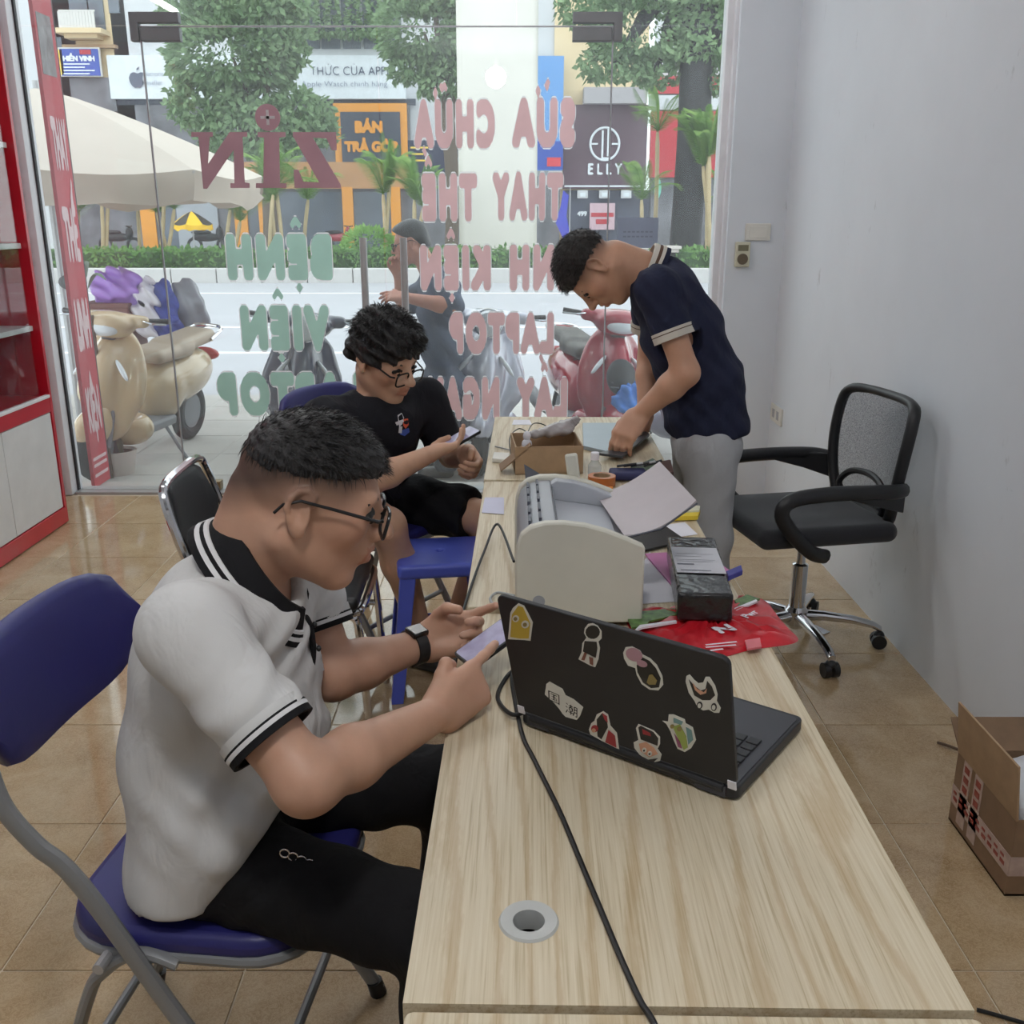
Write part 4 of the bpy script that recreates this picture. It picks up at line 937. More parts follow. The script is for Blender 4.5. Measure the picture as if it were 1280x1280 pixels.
# ================================================================= blue folding chairs
M_BLUEV = mat('navy_vinyl', srgb(42, 42, 108), .42, bmp=.04, bscale=160, var=.04); M_TUBEG = mat('grey_enamel_tube', srgb(140, 142, 144), .35, .25)
def folding_chair(loc, rz, label):
    """local x = forward, seat centre at origin"""
    t = thing('folding_chair', label, 'chair', loc, rz, 'blue folding chairs')
    hw = .215
    b = MB(); b.prism(rrect(.41, .394, .11, 6), (0, 0, .430), (1, 0, 0), (0, 1, 0), .042); b.build('seat', M_BLUEV, t, world=False, bevel=.016, bseg=3)
    b = MB(); b.tube([(x, y, .432) for x, y in rrect(.40, .385, .10, 6)], .010, 8, loop=True); b.build('seat_rim', M_TUBEG, t, world=False)
    rows = []
    for k in range(13):
        u = -1 + 2 * k / 12; y = u * .222; bow = -.03 * (1 - u * u); hh = .092 * (1 - abs(u) ** 4) ** .5 + .012; zc = .815
        ring = []
        for q in range(16):
            a = 2 * PI * q / 16; cx, cz = math.cos(a), math.sin(a)
            sx_ = math.copysign(abs(cx) ** .7, cx) * .017; sz = math.copysign(abs(cz) ** .55, cz) * hh
            ring.append(Vector((-.235 + bow + sx_ - sz * .16, y, zc + sz)))
        rows.append(ring)
    b = MB(); b.loft(rows); b.build('backrest', M_BLUEV, t, world=False, smooth=50)
    for s in (-1, 1):
        y = s * hw
        b = MB(); b.tube(arc([(-.262, y * .93, .86), (-.245, y * .97, .76), (-.225, y, .69), (-.185, y, .63), (-.125, y, .565), (.02, y, .30), (.19, y, .012)], 5), .0150, 10, flat=.7); b.build('front_leg', M_TUBEG, t, world=False)
        b = MB(); b.tube(arc([(.0, y * .92, .425), (-.06, y * .92, .44), (-.12, y * .92, .40), (-.16, y * .92, .33), (-.27, y * .92, .012)], 5), .0145, 10, flat=.7); b.build('rear_leg', M_TUBEG, t, world=False)
        for xx, yy in ((.19, y), (-.27, y * .92)):
            b = MB(); b.cyl((xx, yy, 0), (xx - math.copysign(.008, xx), yy, .03), .017, .016); b.build('rubber_foot', M_BLACKP, t, world=False)
        b = MB(); b.cyl((-.11, y * .88, .43), (-.11, y * 1.07, .43), .009, n=10); b.build('pivot_bolt', M_STEEL, t, world=False)
    b = MB(); b.cyl((.11, -hw, .145), (.11, hw, .145), .009, n=10); b.build('stretcher', M_TUBEG, t, world=False)
    b = MB(); b.cyl((-.225, -hw * .92, .14), (-.225, hw * .92, .14), .009, n=10); b.build('stretcher', M_TUBEG, t, world=False)
    return t
CH1 = folding_chair((-.48, 1.395, 0), R(-6), 'blue folding chair under the man in the white polo shirt')
CH2 = folding_chair((-.47, 3.30, 0), R(-33), 'blue folding chair under the man in the black t-shirt')
# ================================================================= black chair with chrome frame
t = thing('chrome_chair', 'black padded stacking chair with chrome frame, standing empty', 'chair', (-.66, 2.72, 0), R(1))
M_BVIN = mat('black_vinyl', srgb(34, 35, 38), .42, bmp=.03, bscale=120)
F_ = Field((-.26, -.26, .41), (.28, .26, .50), .005); F_.rbox((.01, 0, .452), (.215, .205, .022), .02, None, 0); o = F_.build('seat', M_BVIN); o.parent = t
rows = []
for k in range(11):
    u = -1 + 2 * k / 10; hh = .125 * (1 - abs(u) ** 5) ** .5 + .004; ring = []
    for q in range(16):
        a = 2 * PI * q / 16; cx, cz = math.cos(a), math.sin(a)
        ring.append(Vector((-.262 + .012 * math.copysign(abs(cx) ** .7, cx) - .22 * hh * math.copysign(abs(cz) ** .6, cz) - .015 * (1 - u * u), u * .185, .665 + hh * math.copysign(abs(cz) ** .6, cz))))
    rows.append(ring)
b = MB(); b.loft(rows); b.build('backrest', M_BVIN, t, world=False, smooth=50)
b = MB(); b.tube(arc([(-.16, -.20, .50), (-.215, -.205, .54), (-.25, -.205, .64), (-.285, -.19, .765), (-.292, -.14, .795), (-.294, 0, .80), (-.292, .14, .795), (-.285, .19, .765), (-.25, .205, .64), (-.215, .205, .54), (-.16, .20, .50)], 5), .0125, 10); b.build('back_frame', M_CHROME, t, world=False)
for s in (-1, 1):
    b = MB(); b.tube(arc([(-.16, s * .20, .50), (-.20, s * .205, .40), (-.26, s * .21, .01)], 5), .0115, 10); b.build('leg', M_CHROME, t, world=False)
    b = MB(); b.tube(arc([(.0, s * .19, .425), (.15, s * .19, .428), (.205, s * .19, .415), (.225, s * .195, .36), (.245, s * .205, .01)], 5), .0115, 10); b.build('leg', M_CHROME, t, world=False)
    b = MB(); b.cyl((-.19, s * .203, .30), (.228, s * .197, .30), .009, n=10); b.build('side_stretcher', M_CHROME, t, world=False)
b = MB(); b.tube(arc([(.19, -.19, .424), (.225, -.17, .424), (.232, 0, .424), (.225, .17, .424), (.19, .19, .424)], 5), .0115, 10); b.build('front_rail', M_CHROME, t, world=False)
# ================================================================= office chair
OC = Vector((1.035, 3.28, 0))
t = thing('office_chair', 'black mesh-back office swivel chair with chrome star base', 'chair', OC, R(191))
M_MESHF = NT('chair_mesh')
_tr = M_MESHF.new('ShaderNodeBsdfTransparent'); _mx = M_MESHF.new('ShaderNodeMixShader'); M_MESHF.set(Roughness=.8); M_MESHF.b.inputs['Base Color'].default_value = srgb(34, 36, 42)
_ck = M_MESHF.new('ShaderNodeTexNoise'); _ck.inputs['Scale'].default_value = 420; M_MESHF.link(coord(M_MESHF), _ck.inputs['Vector'])
M_MESHF.link(ramp(M_MESHF, _ck.outputs['Fac'], [(.45, (.35,) * 3 + (1,)), (.6, (.75,) * 3 + (1,))]), _mx.inputs[0]); M_MESHF.link(_tr.outputs[0], _mx.inputs[1]); M_MESHF.link(M_MESHF.b.outputs[0], _mx.inputs[2]); M_MESHF.link(_mx.outputs[0], M_MESHF.out.inputs['Surface'])
M_FAB = mat('black_seat_fabric', srgb(38, 39, 44), .85, bmp=.15, bscale=300, sheen=.2)
F_ = Field((-.30, -.30, .40), (.34, .30, .58), .006)
F_.rbox((.02, 0, .475), (.25, .235, .035), .034, None, 0).ell((.02, 0, .61), (.5, .22, .1), None, .03, 'sub')
o = F_.build('seat', M_FAB); o.parent = t
b = MB(); b.box((.0, 0, .432), (.30, .24, .022)); b.box((.0, 0, .405), (.18, .12, .04)); b.build('mechanism', M_BLACKP, t, world=False, bevel=.008)
b = MB(); b.tube([(.02, -.05, .41), (.06, -.16, .405), (.07, -.22, .40)], .006, 8); b.tube([(.065, -.2, .40), (.07, -.25, .398)], .012, 8); b.build('lever', M_BLACKP, t, world=False)
b = MB(); b.lathe([(.028, .12), (.028, .30), (.016, .305), (.016, .41)], n=20); b.build('gas_lift', M_CHROME, t, world=False)
b = MB(); b.lathe([(.03, .06), (.042, .075), (.042, .125), (.03, .14)], n=20); b.build('hub', M_CHROME, t, world=False)
for k in range(5):
    a = R(15 + 72 * k); d = Vector((math.cos(a), math.sin(a), 0)); q = Vector((-d.y, d.x, 0))
    b = MB(); rings = []
    for u, z, w, h in ((.03, .105, .022, .022), (.10, .108, .02, .018), (.20, .100, .018, .015), (.27, .086, .017, .013), (.30, .070, .015, .012)):
        rings.append([d * u + Vector((0, 0, z)) + q * w * math.cos(2 * PI * e / 12) + Vector((0, 0, 1)) * h * math.sin(2 * PI * e / 12) for e in range(12)])
    b.loft(rings); ar = b.build('star_arm', M_CHROME, t, world=False, smooth=60)
    b = MB()
    for s in (-1, 1): b.cyl(d * .295 + q * s * .006 + Vector((0, 0, .027)), d * .295 + q * s * .026 + Vector((0, 0, .027)), .026, n=20)
    b.ell(d * .295 + Vector((0, 0, .045)), (.02, .02, .02), 12, 8)
    b.build('caster', M_BLACKP, t, world=False)
# mesh back: outer frame, net, lumbar loop
def backp(y, z): # z 0..1
    return Vector((-.215 - .060 * z - .05 * math.sin(PI * z) * 0 + .05 * (y / .22) ** 2 * (1 - .3 * z) - .03 * (1 - z) ** 2, y, .50 + .405 * z))
fr_ = [(-.17, 0), (-.205, .25), (-.225, .55), (-.225, .85), (-.20, .97), (-.12, 1.0), (0, 1.0), (.12, 1.0), (.20, .97), (.225, .85), (.225, .55), (.205, .25), (.17, 0), (.06, -.03), (-.06, -.03)]
b = MB(); b.tube(arc([backp(y, z) for y, z in fr_ + [fr_[0]]], 4)[:-1], [.021 if z < .98 else .019 for y, z in fr_ for _ in range(4)], 10, loop=True, flat=.8); b.build('back_frame', M_BLACKP, t, world=False, smooth=60)
rows = [[backp((-.205 - .02 * min(z, .55) / .55 + .0) * u, z) for u in np.linspace(-1, 1, 11)] for z in np.linspace(.0, .985, 12)]
b = MB(); b.loft(rows, caps=False, closed=False); b.build('back_mesh', M_MESHF.m, t, world=False, smooth=60)
b = MB(); b.tube(arc([backp(-.12, .02) + Vector((.01, 0, 0)), backp(-.15, .14) + Vector((.018, 0, 0)), backp(-.10, .27) + Vector((.02, 0, 0)), backp(0, .31) + Vector((.02, 0, 0)), backp(.10, .27) + Vector((.02, 0, 0)), backp(.15, .14) + Vector((.018, 0, 0)), backp(.12, .02) + Vector((.01, 0, 0))], 4), .012, 8); b.build('lumbar_bar', M_BLACKP, t, world=False)
b = MB(); b.box((-.20, 0, .47), (.16, .06, .03), Matrix.Rotation(R(15), 3, 'Y')); b.build('back_bracket', M_BLACKP, t, world=False, bevel=.006)
for s in (-1, 1):
    y = s * .275
    b = MB(); pts = arc([(-.225, s * .225, .625), (-.15, y, .637), (.05, y, .642), (.19, y, .63), (.23, y, .59), (.20, y, .53), (.12, y, .45), (.05, s * .25, .42)], 5)
    b.tube(pts, [.02] * len(pts), 10, flat=1.25); b.build('armrest', M_BLACKP, t, world=False, smooth=60)
    b = MB(); rows = [[Vector((-.225, s * .228, .55)), Vector((-.225, s * .228, .645))], [Vector((-.12, y, .585)), Vector((-.12, y, .645))], [Vector((0, y, .62)), Vector((0, y, .65))]]
    b.loft([[r[0] - Vector((0, .012, 0)), r[0] + Vector((0, .012, 0)), r[1] + Vector((0, .012, 0)), r[1] - Vector((0, .012, 0))] for r in rows]); b.build('arm_web', M_BLACKP, t, world=False, bevel=.004)
# ================================================================= cardboard box on the floor at right
fbx = thing('shipping_carton', 'open brown shipping carton sealed with red printed tape on the floor', 'box', (1.25, 2.03, 0))
w, l, h = .235, .30, .20; th = .005
for nm, a in (('front_wall', (-w / 2, w / 2, -l / 2, -l / 2 + th)), ('back_wall', (-w / 2, w / 2, l / 2 - th, l / 2)), ('side_wall', (-w / 2, -w / 2 + th, -l / 2 + th, l / 2 - th)), ('side_wall', (w / 2 - th, w / 2, -l / 2 + th, l / 2 - th))):
    b = MB(); b.bb(*a, .001, h); b.build(nm, M_CARD2, fbx, world=False, smooth=0)
b = MB(); b.bb(-w / 2, w / 2, -l / 2, l / 2, .001, .006); b.build('bottom', M_CARD2, fbx, world=False, smooth=0)
b = MB(); b.box((-w / 2 - .008, 0, h + .068), (.005, l, .14), Matrix.Rotation(R(-7), 3, 'Y')); b.build('flap', M_CARD, fbx, world=False, smooth=0)
b = MB(); b.box((0, l / 2 + .03, h + .03), (w, .005, .09), Matrix.Rotation(R(-50), 3, 'X')); b.build('flap', M_CARD2, fbx, world=False, smooth=0)
M_TAPE = mat('clear_packing_tape', srgb(190, 168, 160), .2, var=.15, vscale=30); M_TAPER = mat('red_tape_print', srgb(150, 62, 54), .35)
b = MB(); b.bb(-w / 2 - .0015, -w / 2, -l / 2, l / 2, .055, .105); b.bb(-w / 2, w / 2, -l / 2 - .0015, -l / 2, .055, .105); b.build('tape_band', M_TAPE, fbx, world=False, smooth=0)
for k in range(9):
    b = MB(); y = -l / 2 + .02 + k * .031; b.bb(-w / 2 - .0022, -w / 2 - .0012, y, y + .02, .068, .078); b.build('tape_print', M_TAPER, fbx, world=False, smooth=0)
    b = MB(); y = -l / 2 + .02 + k * .031; b.bb(-w / 2 - .0022, -w / 2 - .0012, y + .006, y + .022, .086, .093); b.build('tape_print', M_TAPER, fbx, world=False, smooth=0)
for k, y in enumerate((.03, .09)):
    b = MB(); b.bb(-w / 2 - .0015, -w / 2, y - .02, y + .02, .02, h); b.build('tape_strip', M_TAPE, fbx, world=False, smooth=0)
    for q in range(3):
        b = MB(); b.bb(-w / 2 - .0022, -w / 2 - .0012, y - .012, y + .012, .115 + q * .027, .132 + q * .027); b.build('tape_print', M_TAPER, fbx, world=False, smooth=0)
F_ = Field((1.10, 1.85, .10), (1.40, 2.22, .30), .008); F_.rbox((1.255, 2.03, .16), (.10, .13, .05), .03, None, .0); F_.wrinkle(lambda X, Y, Z: .006 * np.sin(X * 60 + 20 * Y) * np.sin(Y * 55))
tag(F_.build('white_bag', mat('white_film', srgb(226, 228, 234), .4)), 'white plastic bag filling the open shipping carton', 'bag')
b = MB(); b.tube(arc([PZ(1172, 928, .004), PZ(1185, 932, .01), PZ(1205, 940, .01), PZ(1225, 950, .006)], 4), .004, 6); tag(b.build('brown_string', mat('brown_string', srgb(92, 72, 56), .8)), 'short brown cord end on the floor behind the carton', 'cord')
b = MB(); q = [PZ(1012, 778, .002), PZ(1038, 790, .002), PZ(1030, 793, .003), PZ(1008, 786, .002)]; b.add(q + [p + Vector((0, 0, .001)) for p in q], [(3, 2, 1, 0), (4, 5, 6, 7), (0, 1, 5, 4), (1, 2, 6, 5), (2, 3, 7, 6), (3, 0, 4, 7)]); tag(b.build('paper_scrap', M_PAPER, smooth=0), 'torn paper scrap on the floor by the office chair', 'paper')
# ================================================================= people
def m_skin(name, col):
    nt = NT(name); v = coord(nt); at = nt.new('ShaderNodeAttribute'); at.attribute_name = 'tone'
    c = ramp(nt, noise(nt, v, 14, 5, .6), [(.3, shade(col, .92)), (.7, shade(col, 1.06))])
    mx = nt.new('ShaderNodeMix', data_type='RGBA', blend_type='MULTIPLY'); mx.inputs[0].default_value = 1
    nt.link(c, mx.inputs[6]); nt.link(at.outputs['Color'], mx.inputs[7]); nt.link(mx.outputs[2], nt.b.inputs['Base Color'])
    nt.set(Roughness=.5); nt.b.inputs['Subsurface Weight'].default_value = .12; nt.b.inputs['Subsurface Radius'].default_value = (.012, .005, .003)
    nt.b.inputs['Subsurface Scale'].default_value = 1.0
    bump(nt, noise(nt, v, 320, 3), .06, .001)
    return nt.m
def m_cloth(name, col, rough=.85, var=.05, weave=.15):
    nt = NT(name); v = coord(nt)
    nt.link(ramp(nt, noise(nt, v, 5, 4), [(.3, shade(col, 1 - var)), (.7, shade(col, 1 + var))]), nt.b.inputs['Base Color'])
    nt.set(Roughness=rough); nt.b.inputs['Specular IOR Level'].default_value = .25
    n1 = noise(nt, coord(nt, (1, 1, .6)), 16, 3, .5, .6); n2 = noise(nt, v, 500, 2)
    ad = nt.new('ShaderNodeMath', operation='MULTIPLY_ADD'); ad.inputs[1].default_value = weave * .12; nt.link(n2, ad.inputs[0]); nt.link(n1, ad.inputs[2])
    bump(nt, ad.outputs[0], .55, .016)
    return nt.m
def m_hair(name, col=(.012, .011, .012, 1)):
    nt = NT(name); v = coord(nt, (1, 1, .3))
    n = noise(nt, v, 160, 5, .7, .4)
    nt.link(ramp(nt, n, [(.3, shade(col, .5)), (.7, shade(col, 1.9))]), nt.b.inputs['Base Color'])
    nt.set(Roughness=.42); nt.b.inputs['Specular IOR Level'].default_value = .45; bump(nt, n, .7, .006)
    return nt.m
def rotm(yaw, pitch, roll=0):
    """columns: forward, left, up"""
    return (Matrix.Rotation(R(yaw), 3, 'Z') @ Matrix.Rotation(R(pitch), 3, 'Y') @ Matrix.Rotation(R(roll), 3, 'X'))
class Head:
    def __init__(s, c, yaw, pitch, roll=0, k=1.1):
        s.c = Vector(c); s.m = rotm(yaw, pitch, roll); s.k = k
        s.np = np.array([list(r) for r in s.m])
    def p(s, x, y, z): return s.c + s.m @ Vector((x, y, z)) * s.k
    def loc(s, V): return ((V - np.array(s.c)) @ s.np) / s.k
    def rot(s, yaw=0, pitch=0, roll=0): return np.array([list(r) for r in (s.m @ rotm(yaw, pitch, roll))])
def head_field(F, H, ears=True, jaw=1.0):
    k = H.k
    E = lambda c, r, kk, mode='add', rot=None: F.ell(H.p(*c), [q * k for q in r], H.np if rot is None else rot, kk * k, mode)
    C = lambda a, b, ra, rb, kk, mode='add': F.cap(H.p(*a), H.p(*b), ra * k, rb * k, kk * k, mode)
    E((-.005, 0, .030), (.089, .076, .077), .01)
    E((.030, 0, -.030), (.062, .062, .080), .03)
    for s in (-1, 1):
        C((-.015, s * .052, -.050), (.060, s * .020, -.098), .020, .016, .03)
        E((.052, s * .045, -.018), (.026, .020, .022), .025)
    E((.070, 0, -.100), (.018, .020, .015), .025)
    C((.074, -.036, .022), (.074, .036, .022), .012, .012, .02)
    for s in (-1, 1):
        E((.094, s * .033, .002), (.016, .017, .012), .012, 'sub')
        E((.0775, s * .033, .000), (.0135, .0155, .0115), .004)
    C((.086, 0, .018), (.112, 0, -.022), .008, .011, .012)
    E((.1155, 0, -.027), (.0135, .0125, .0115), .008)
    for s in (-1, 1): E((.102, s * .0135, -.030), (.011, .0085, .0085), .006)
    E((.083, 0, -.056), (.018, .028, .022), .02)
    C((.096, -.018, -.055), (.101, 0, -.0525), .0055, .007, .006); C((.101, 0, -.0525), (.096, .018, -.055), .007, .0055, .006)
    C((.093, -.015, -.0665), (.0985, 0, -.0675), .006, .008, .006); C((.0985, 0, -.0675), (.093, .015, -.0665), .008, .006, .006)
    C((.1045, -.022, -.0605), (.1045, .022, -.0605), .0022, .0022, .003, 'sub')
    if ears:
        for s in (-1, 1):
            r = H.rot(s * 24, -12)
            F.ell(H.p(-.012, s * .080, -.004), [.018 * k, .007 * k, .028 * k], r, .008 * k)
            F.ell(H.p(-.007, s * .090, .000), [.012 * k, .008 * k, .020 * k], r, .005 * k, 'sub')
            rim = [(.004, .010), (.002, .021), (-.006, .028), (-.018, .026), (-.026, .015), (-.027, .002), (-.021, -.012), (-.013, -.024)]
            for (xa, za), (xb, zb) in zip(rim, rim[1:]): F.cap(H.p(xa, s * (.079 - xa * .28), za - .003), H.p(xb, s * (.079 - xb * .28), zb - .003), .0043 * k, .0043 * k, .003 * k)
            F.cap(H.p(-.002, s * .082, -.004), H.p(-.002, s * .081, -.014), .004 * k, .004 * k, .004 * k)
            F.ell(H.p(-.006, s * .080, -.030), [.010 * k, .006 * k, .010 * k], r, .006 * k)
def head_tone(H, W, fade=None, pink=1.0):
    L = H.loc(W); C = np.ones((len(W), 3), np.float32)
    near = (np.abs(L[:, 0]) < .16) & (np.abs(L[:, 1]) < .11) & (np.abs(L[:, 2]) < .16)
    lips = near & (L[:, 0] > .086) & (np.abs(L[:, 1]) < .024) & (L[:, 2] > -.0745) & (L[:, 2] < -.0475)
    C[lips] = (.90, .70, .68)
    ch = np.exp(-((L[:, 0] - .06) ** 2 + (np.abs(L[:, 1]) - .05) ** 2 + (L[:, 2] + .025) ** 2) / .0012)
    C *= (1 - np.stack([0 * ch, .10 * ch, .12 * ch], 1) * pink)
    if fade is not None:
        f = np.where(near, fade(L), 0)[:, None]; C = C * (1 - f) + f * np.array([.10, .10, .11])
    return C
def hand(F, w, d, n, th, curls, thumb, k=1.0, spread=.06, straight=None):
    """w wrist, d toward fingers, n back of the hand, th toward the thumb side; curls = (index..little) deg per joint"""
    w, d, n = Vector(w), Vector(d).normalized(), Vector(n).normalized(); n = (n - d * n.dot(d)).normalized()
    th = Vector(th); th = (th - d * th.dot(d) - n * th.dot(n)).normalized()
    P = lambda a, b, c: w + (d * a + th * b + n * c) * k
    for off in (.026, .009, -.009, -.026):
        F.cap(P(.006, off * .72, 0), P(.080 - abs(off) * .12, off, .002), .0175 * k, .0125 * k, .014)
    F.cap(P(.0, .014, -.004), P(.045, .026, -.008), .017 * k, .014 * k, .016); F.cap(P(0, -.014, -.003), P(.045, -.024, -.007), .016 * k, .012 * k, .016)
    tips = []
    for off, L, cu, r in zip((.027, .009, -.009, -.026), (.072, .080, .073, .058), curls, (.0092, .0095, .009, .008)):
        p = P(.082 - abs(off) * .12, off, .002); a = 0.0; seg = (.46, .30, .24); q = p
        for i, sg in enumerate(seg):
            a += R(cu[i] if isinstance(cu, (list, tuple)) else cu * (1, 1.05, .7)[i])
            dirv = d * math.cos(a) - n * math.sin(a) + th * (off * spread * 20 * (1 if i == 0 else .3))
            q2 = q + dirv.normalized() * L * sg * k
            F.cap(q, q2, r * (1 - .07 * i) * k, r * (1 - .07 * (i + 1)) * k, .0035 if i else .008); q = q2
        tips.append(q)
    b0 = P(.018, .026, -.008); pts = [b0] + [P(*t) for t in thumb]
    for i in range(len(pts) - 1):
        F.cap(pts[i], pts[i + 1], (.0155, .0118, .0105)[i] * k, (.0118, .0105, .0088)[i] * k, .01 if i == 0 else .004)
    return tips
def ring_band(c, axis, r, w, th, n=36, ell=1.0, up=None):
    """open cuff: annulus of radius r (ell = flattening), width w along axis"""
    x, y, d = frame(axis, up or (0, 0, 1)); c = Vector(c); rings = []
    for rr, z in ((r, 0), (r, w), (r - th, w), (r - th, 0)):
        rings.append([c + d * z + (x * math.cos(2 * PI * k / n) * ell + y * math.sin(2 * PI * k / n)) * rr for k in range(n)])
    b = MB(); b.loft(rings, loop=True); return b
M_SKIN = m_skin('skin_warm', srgb(190, 148, 125)); M_SKIN2 = m_skin('skin_tan', srgb(198, 152, 126)); M_SKIN3 = m_skin('skin_fair', srgb(206, 164, 138)); M_SKIN4 = m_skin('skin_ruddy', srgb(196, 136, 116))
M_HAIR = m_hair('black_hair'); M_HAIRB = m_hair('black_brown_hair', (.016, .013, .012, 1)); M_HAIRG = m_hair('greying_hair', (.022, .022, .024, 1))
M_EYE = mat('eye_white', srgb(224, 220, 214), .2, var=.01); M_IRIS = mat('iris_dark', srgb(34, 24, 20), .15)
M_FRAME = mat('glasses_frame', srgb(26, 26, 30), .25); M_SCREEN = mat('phone_screen', srgb(150, 146, 172), .12, emit=.25, var=.2, vscale=30)
def face_bits(H, body, brow=True, hairm=None):
    for s in (-1, 1):
        b = MB(); b.ell(H.p(.0770, s * .033, -.0005), (.0125 * H.k,) * 3, 14, 10); e = b.build('eye', M_EYE, body)
        b = MB(); b.ell(H.p(.0880, s * .033, -.005), (.004 * H.k, .006 * H.k, .006 * H.k), 12, 8, H.m); b.build('iris', M_IRIS, e)
        F = Field(H.p(.08, s * .033, .02) - Vector((.03,) * 3), H.p(.08, s * .033, .02) + Vector((.03,) * 3), .0025)
        F.cap(H.p(.0815, s * .033, .0035), H.p(.0805, s * .050, .001), .0088 * H.k, .005 * H.k, 0).cap(H.p(.0815, s * .033, .0035), H.p(.083, s * .018, .001), .0088 * H.k, .005 * H.k, .002)
        F.build('eyelid', M_SKIN, body)
        b = MB(); b.tube([H.p(.0875, s * .014, .019), H.p(.0865, s * .032, .024), H.p(.0755, s * .052, .018)], [.0028 * H.k, .0036 * H.k, .0016 * H.k], 8); b.build('eyebrow', hairm or M_HAIR, body)
def glasses(H, label, cat='glasses', name='eyeglasses', w=.026, h=.021, round_=.55, drop=0.0):
    t = thing(name, label, cat, tuple(H.p(.1, 0, 0)))
    for s in (-1, 1):
        pts = []
        for k in range(24):
            a = 2 * PI * k / 24; cx, cz = math.cos(a), math.sin(a)
            pts.append(H.p(.107 - .05 * abs(cx * w), s * .034 + w * math.copysign(abs(cx) ** round_, cx), -.004 - drop + h * math.copysign(abs(cz) ** round_, cz)))
        b = MB(); b.tube(pts, .0025 * H.k, 8, loop=True); b.build('rim', M_FRAME, t)
        b = MB(); b.add(pts, [tuple(range(24))]); b.build('lens', M_CLEAR, t, smooth=0)
        b = MB(); b.tube([H.p(.098, s * (.034 + w), .004 - drop), H.p(.090, s * .073, .006 - drop), H.p(.03, s * .083, .010), H.p(-.012, s * .087, .012), H.p(-.032, s * .086, .002), H.p(-.040, s * .083, -.012)], [.0026 * H.k, .0026 * H.k, .0022 * H.k, .002 * H.k, .002 * H.k, .002 * H.k], 8); b.build('temple', M_FRAME, t)
    b = MB(); b.tube([H.p(.103, -.010, .001 - drop), H.p(.108, 0, .004 - drop), H.p(.103, .010, .001 - drop)], .0019 * H.k, 8); b.build('bridge', M_FRAME, t)
    return t
def strands(name, body, m, H, n, sample, length, rad=.0007, seed=1):
    """short hair strands growing from sample points (root, direction) as thin three-sided blades"""
    rnd = np.random.RandomState(seed); b = MB(); V, Fc = [], []
    for i in range(n):
        p, d = sample(rnd); L = length * rnd.uniform(.6, 1.15); q = p + d * L * .55; r = p + d * L + Vector((0, 0, -.25 * L))
        x = d.cross(Vector((rnd.uniform(-1, 1), rnd.uniform(-1, 1), rnd.uniform(-1, 1)))).normalized() * rad
        k = len(V); V += [tuple(p - x), tuple(p + x), tuple(q + x * .7), tuple(q - x * .7), tuple(r)]; Fc += [(k, k + 1, k + 2, k + 3), (k + 3, k + 2, k + 4)]
    b.v, b.f, b.m = V, Fc, [0] * len(Fc)
    return b.build(name, m, body, smooth=0)
V3 = Vector
# ----------------------------------------------------------------- man in the white polo shirt
P1 = thing('person', 'person in white polo shirt and black trousers, seated at near table with phone', 'person', (-.5, 1.40, 0))
H1 = Head((-.302, 1.372, 1.108), 13, 18, 0, 1.1)
shR, elR, wrR = V3((-.425, 1.175, .975)), V3((-.262, 1.087, .808)), V3((-.108, 1.335, .772))
shL, elL, wrL = V3((-.375, 1.545, .975)), V3((-.300, 1.475, .765)), V3((-.155, 1.615, .758))
F = Field((-.68, 1.0, .0), (.12, 1.75, 1.28), .010, [((-.42, 1.24, .93), (-.15, 1.5, 1.24), .003), ((-.20, 1.25, .70), (.06, 1.72, .86), .0035)])
# torso + legs under the clothes
for c, r in (((-.50, 1.40, .53), (.08, .12, .06)), ((-.475, 1.395, .70), (.10, .13, .12)), ((-.44, 1.378, .84), (.105, .14, .14)), ((-.42, 1.365, .93), (.08, .14, .07))): F.ell(c, r, None, .04)
F.cap((-.405, 1.366, .975), H1.p(-.03, 0, -.055), .058, .053, .02)
F.cap(H1.p(-.062, 0, -.01), (-.43, 1.366, .97), .042, .05, .03)
head_field(F, H1)
for sh, el, wr in ((shR, elR, wrR), (shL, elL, wrL)):
    F.cap((-.42, 1.365, .945), sh, .055, .048, .03); F.cap(sh, el, .046, .040, .03); F.ell(el, (.039, .039, .039), None, .02)
    m_ = el.lerp(wr, .30); F.cap(el, m_, .039, .041, .02); F.cap(m_, wr, .041, .0255, .02)
tR = hand(F, wrR, (.64, .72, .22), (.62, -.62, .30), (-.22, -.05, .97), ((6, 6, 5), (48, 55, 30), (60, 62, 35), (66, 65, 40)), ((.034, .040, -.012), (.050, .052, -.012), (.070, .038, -.030)), 1.02)
tL = hand(F, wrL, (.95, .0, .28), (-.1, .86, -.50), (-.20, -.55, .80), ((14, 16, 10), (45, 52, 30), (55, 60, 30), (60, 60, 30)), ((.036, .040, -.018), (.058, .046, -.040), (.080, .036, -.050)), 1.0)
for s, y in ((-1, 1.30), (1, 1.50)):
    kn = V3((-.10, 1.17 if s < 0 else 1.56, .50)); F.cap((-.45, y, .52), kn, .055, .045, .03); F.cap(kn, (-.13, kn.y, .08), .045, .035, .02)
    F.cap((-.15, kn.y, .045), (.03, kn.y, .03), .035, .028, .02)
def fade1(L):
    t = np.clip((L[:, 2] - (-.006 + np.clip(-L[:, 0] - .02, 0, .1) * -.6)) / .05, 0, 1)
    return t * np.clip((.072 - L[:, 0]) / .03, 0, 1) * .9
B1 = F.build('body', M_SKIN, P1, smooth=1, color=lambda W: head_tone(H1, W, fade1))
face_bits(H1, P1)
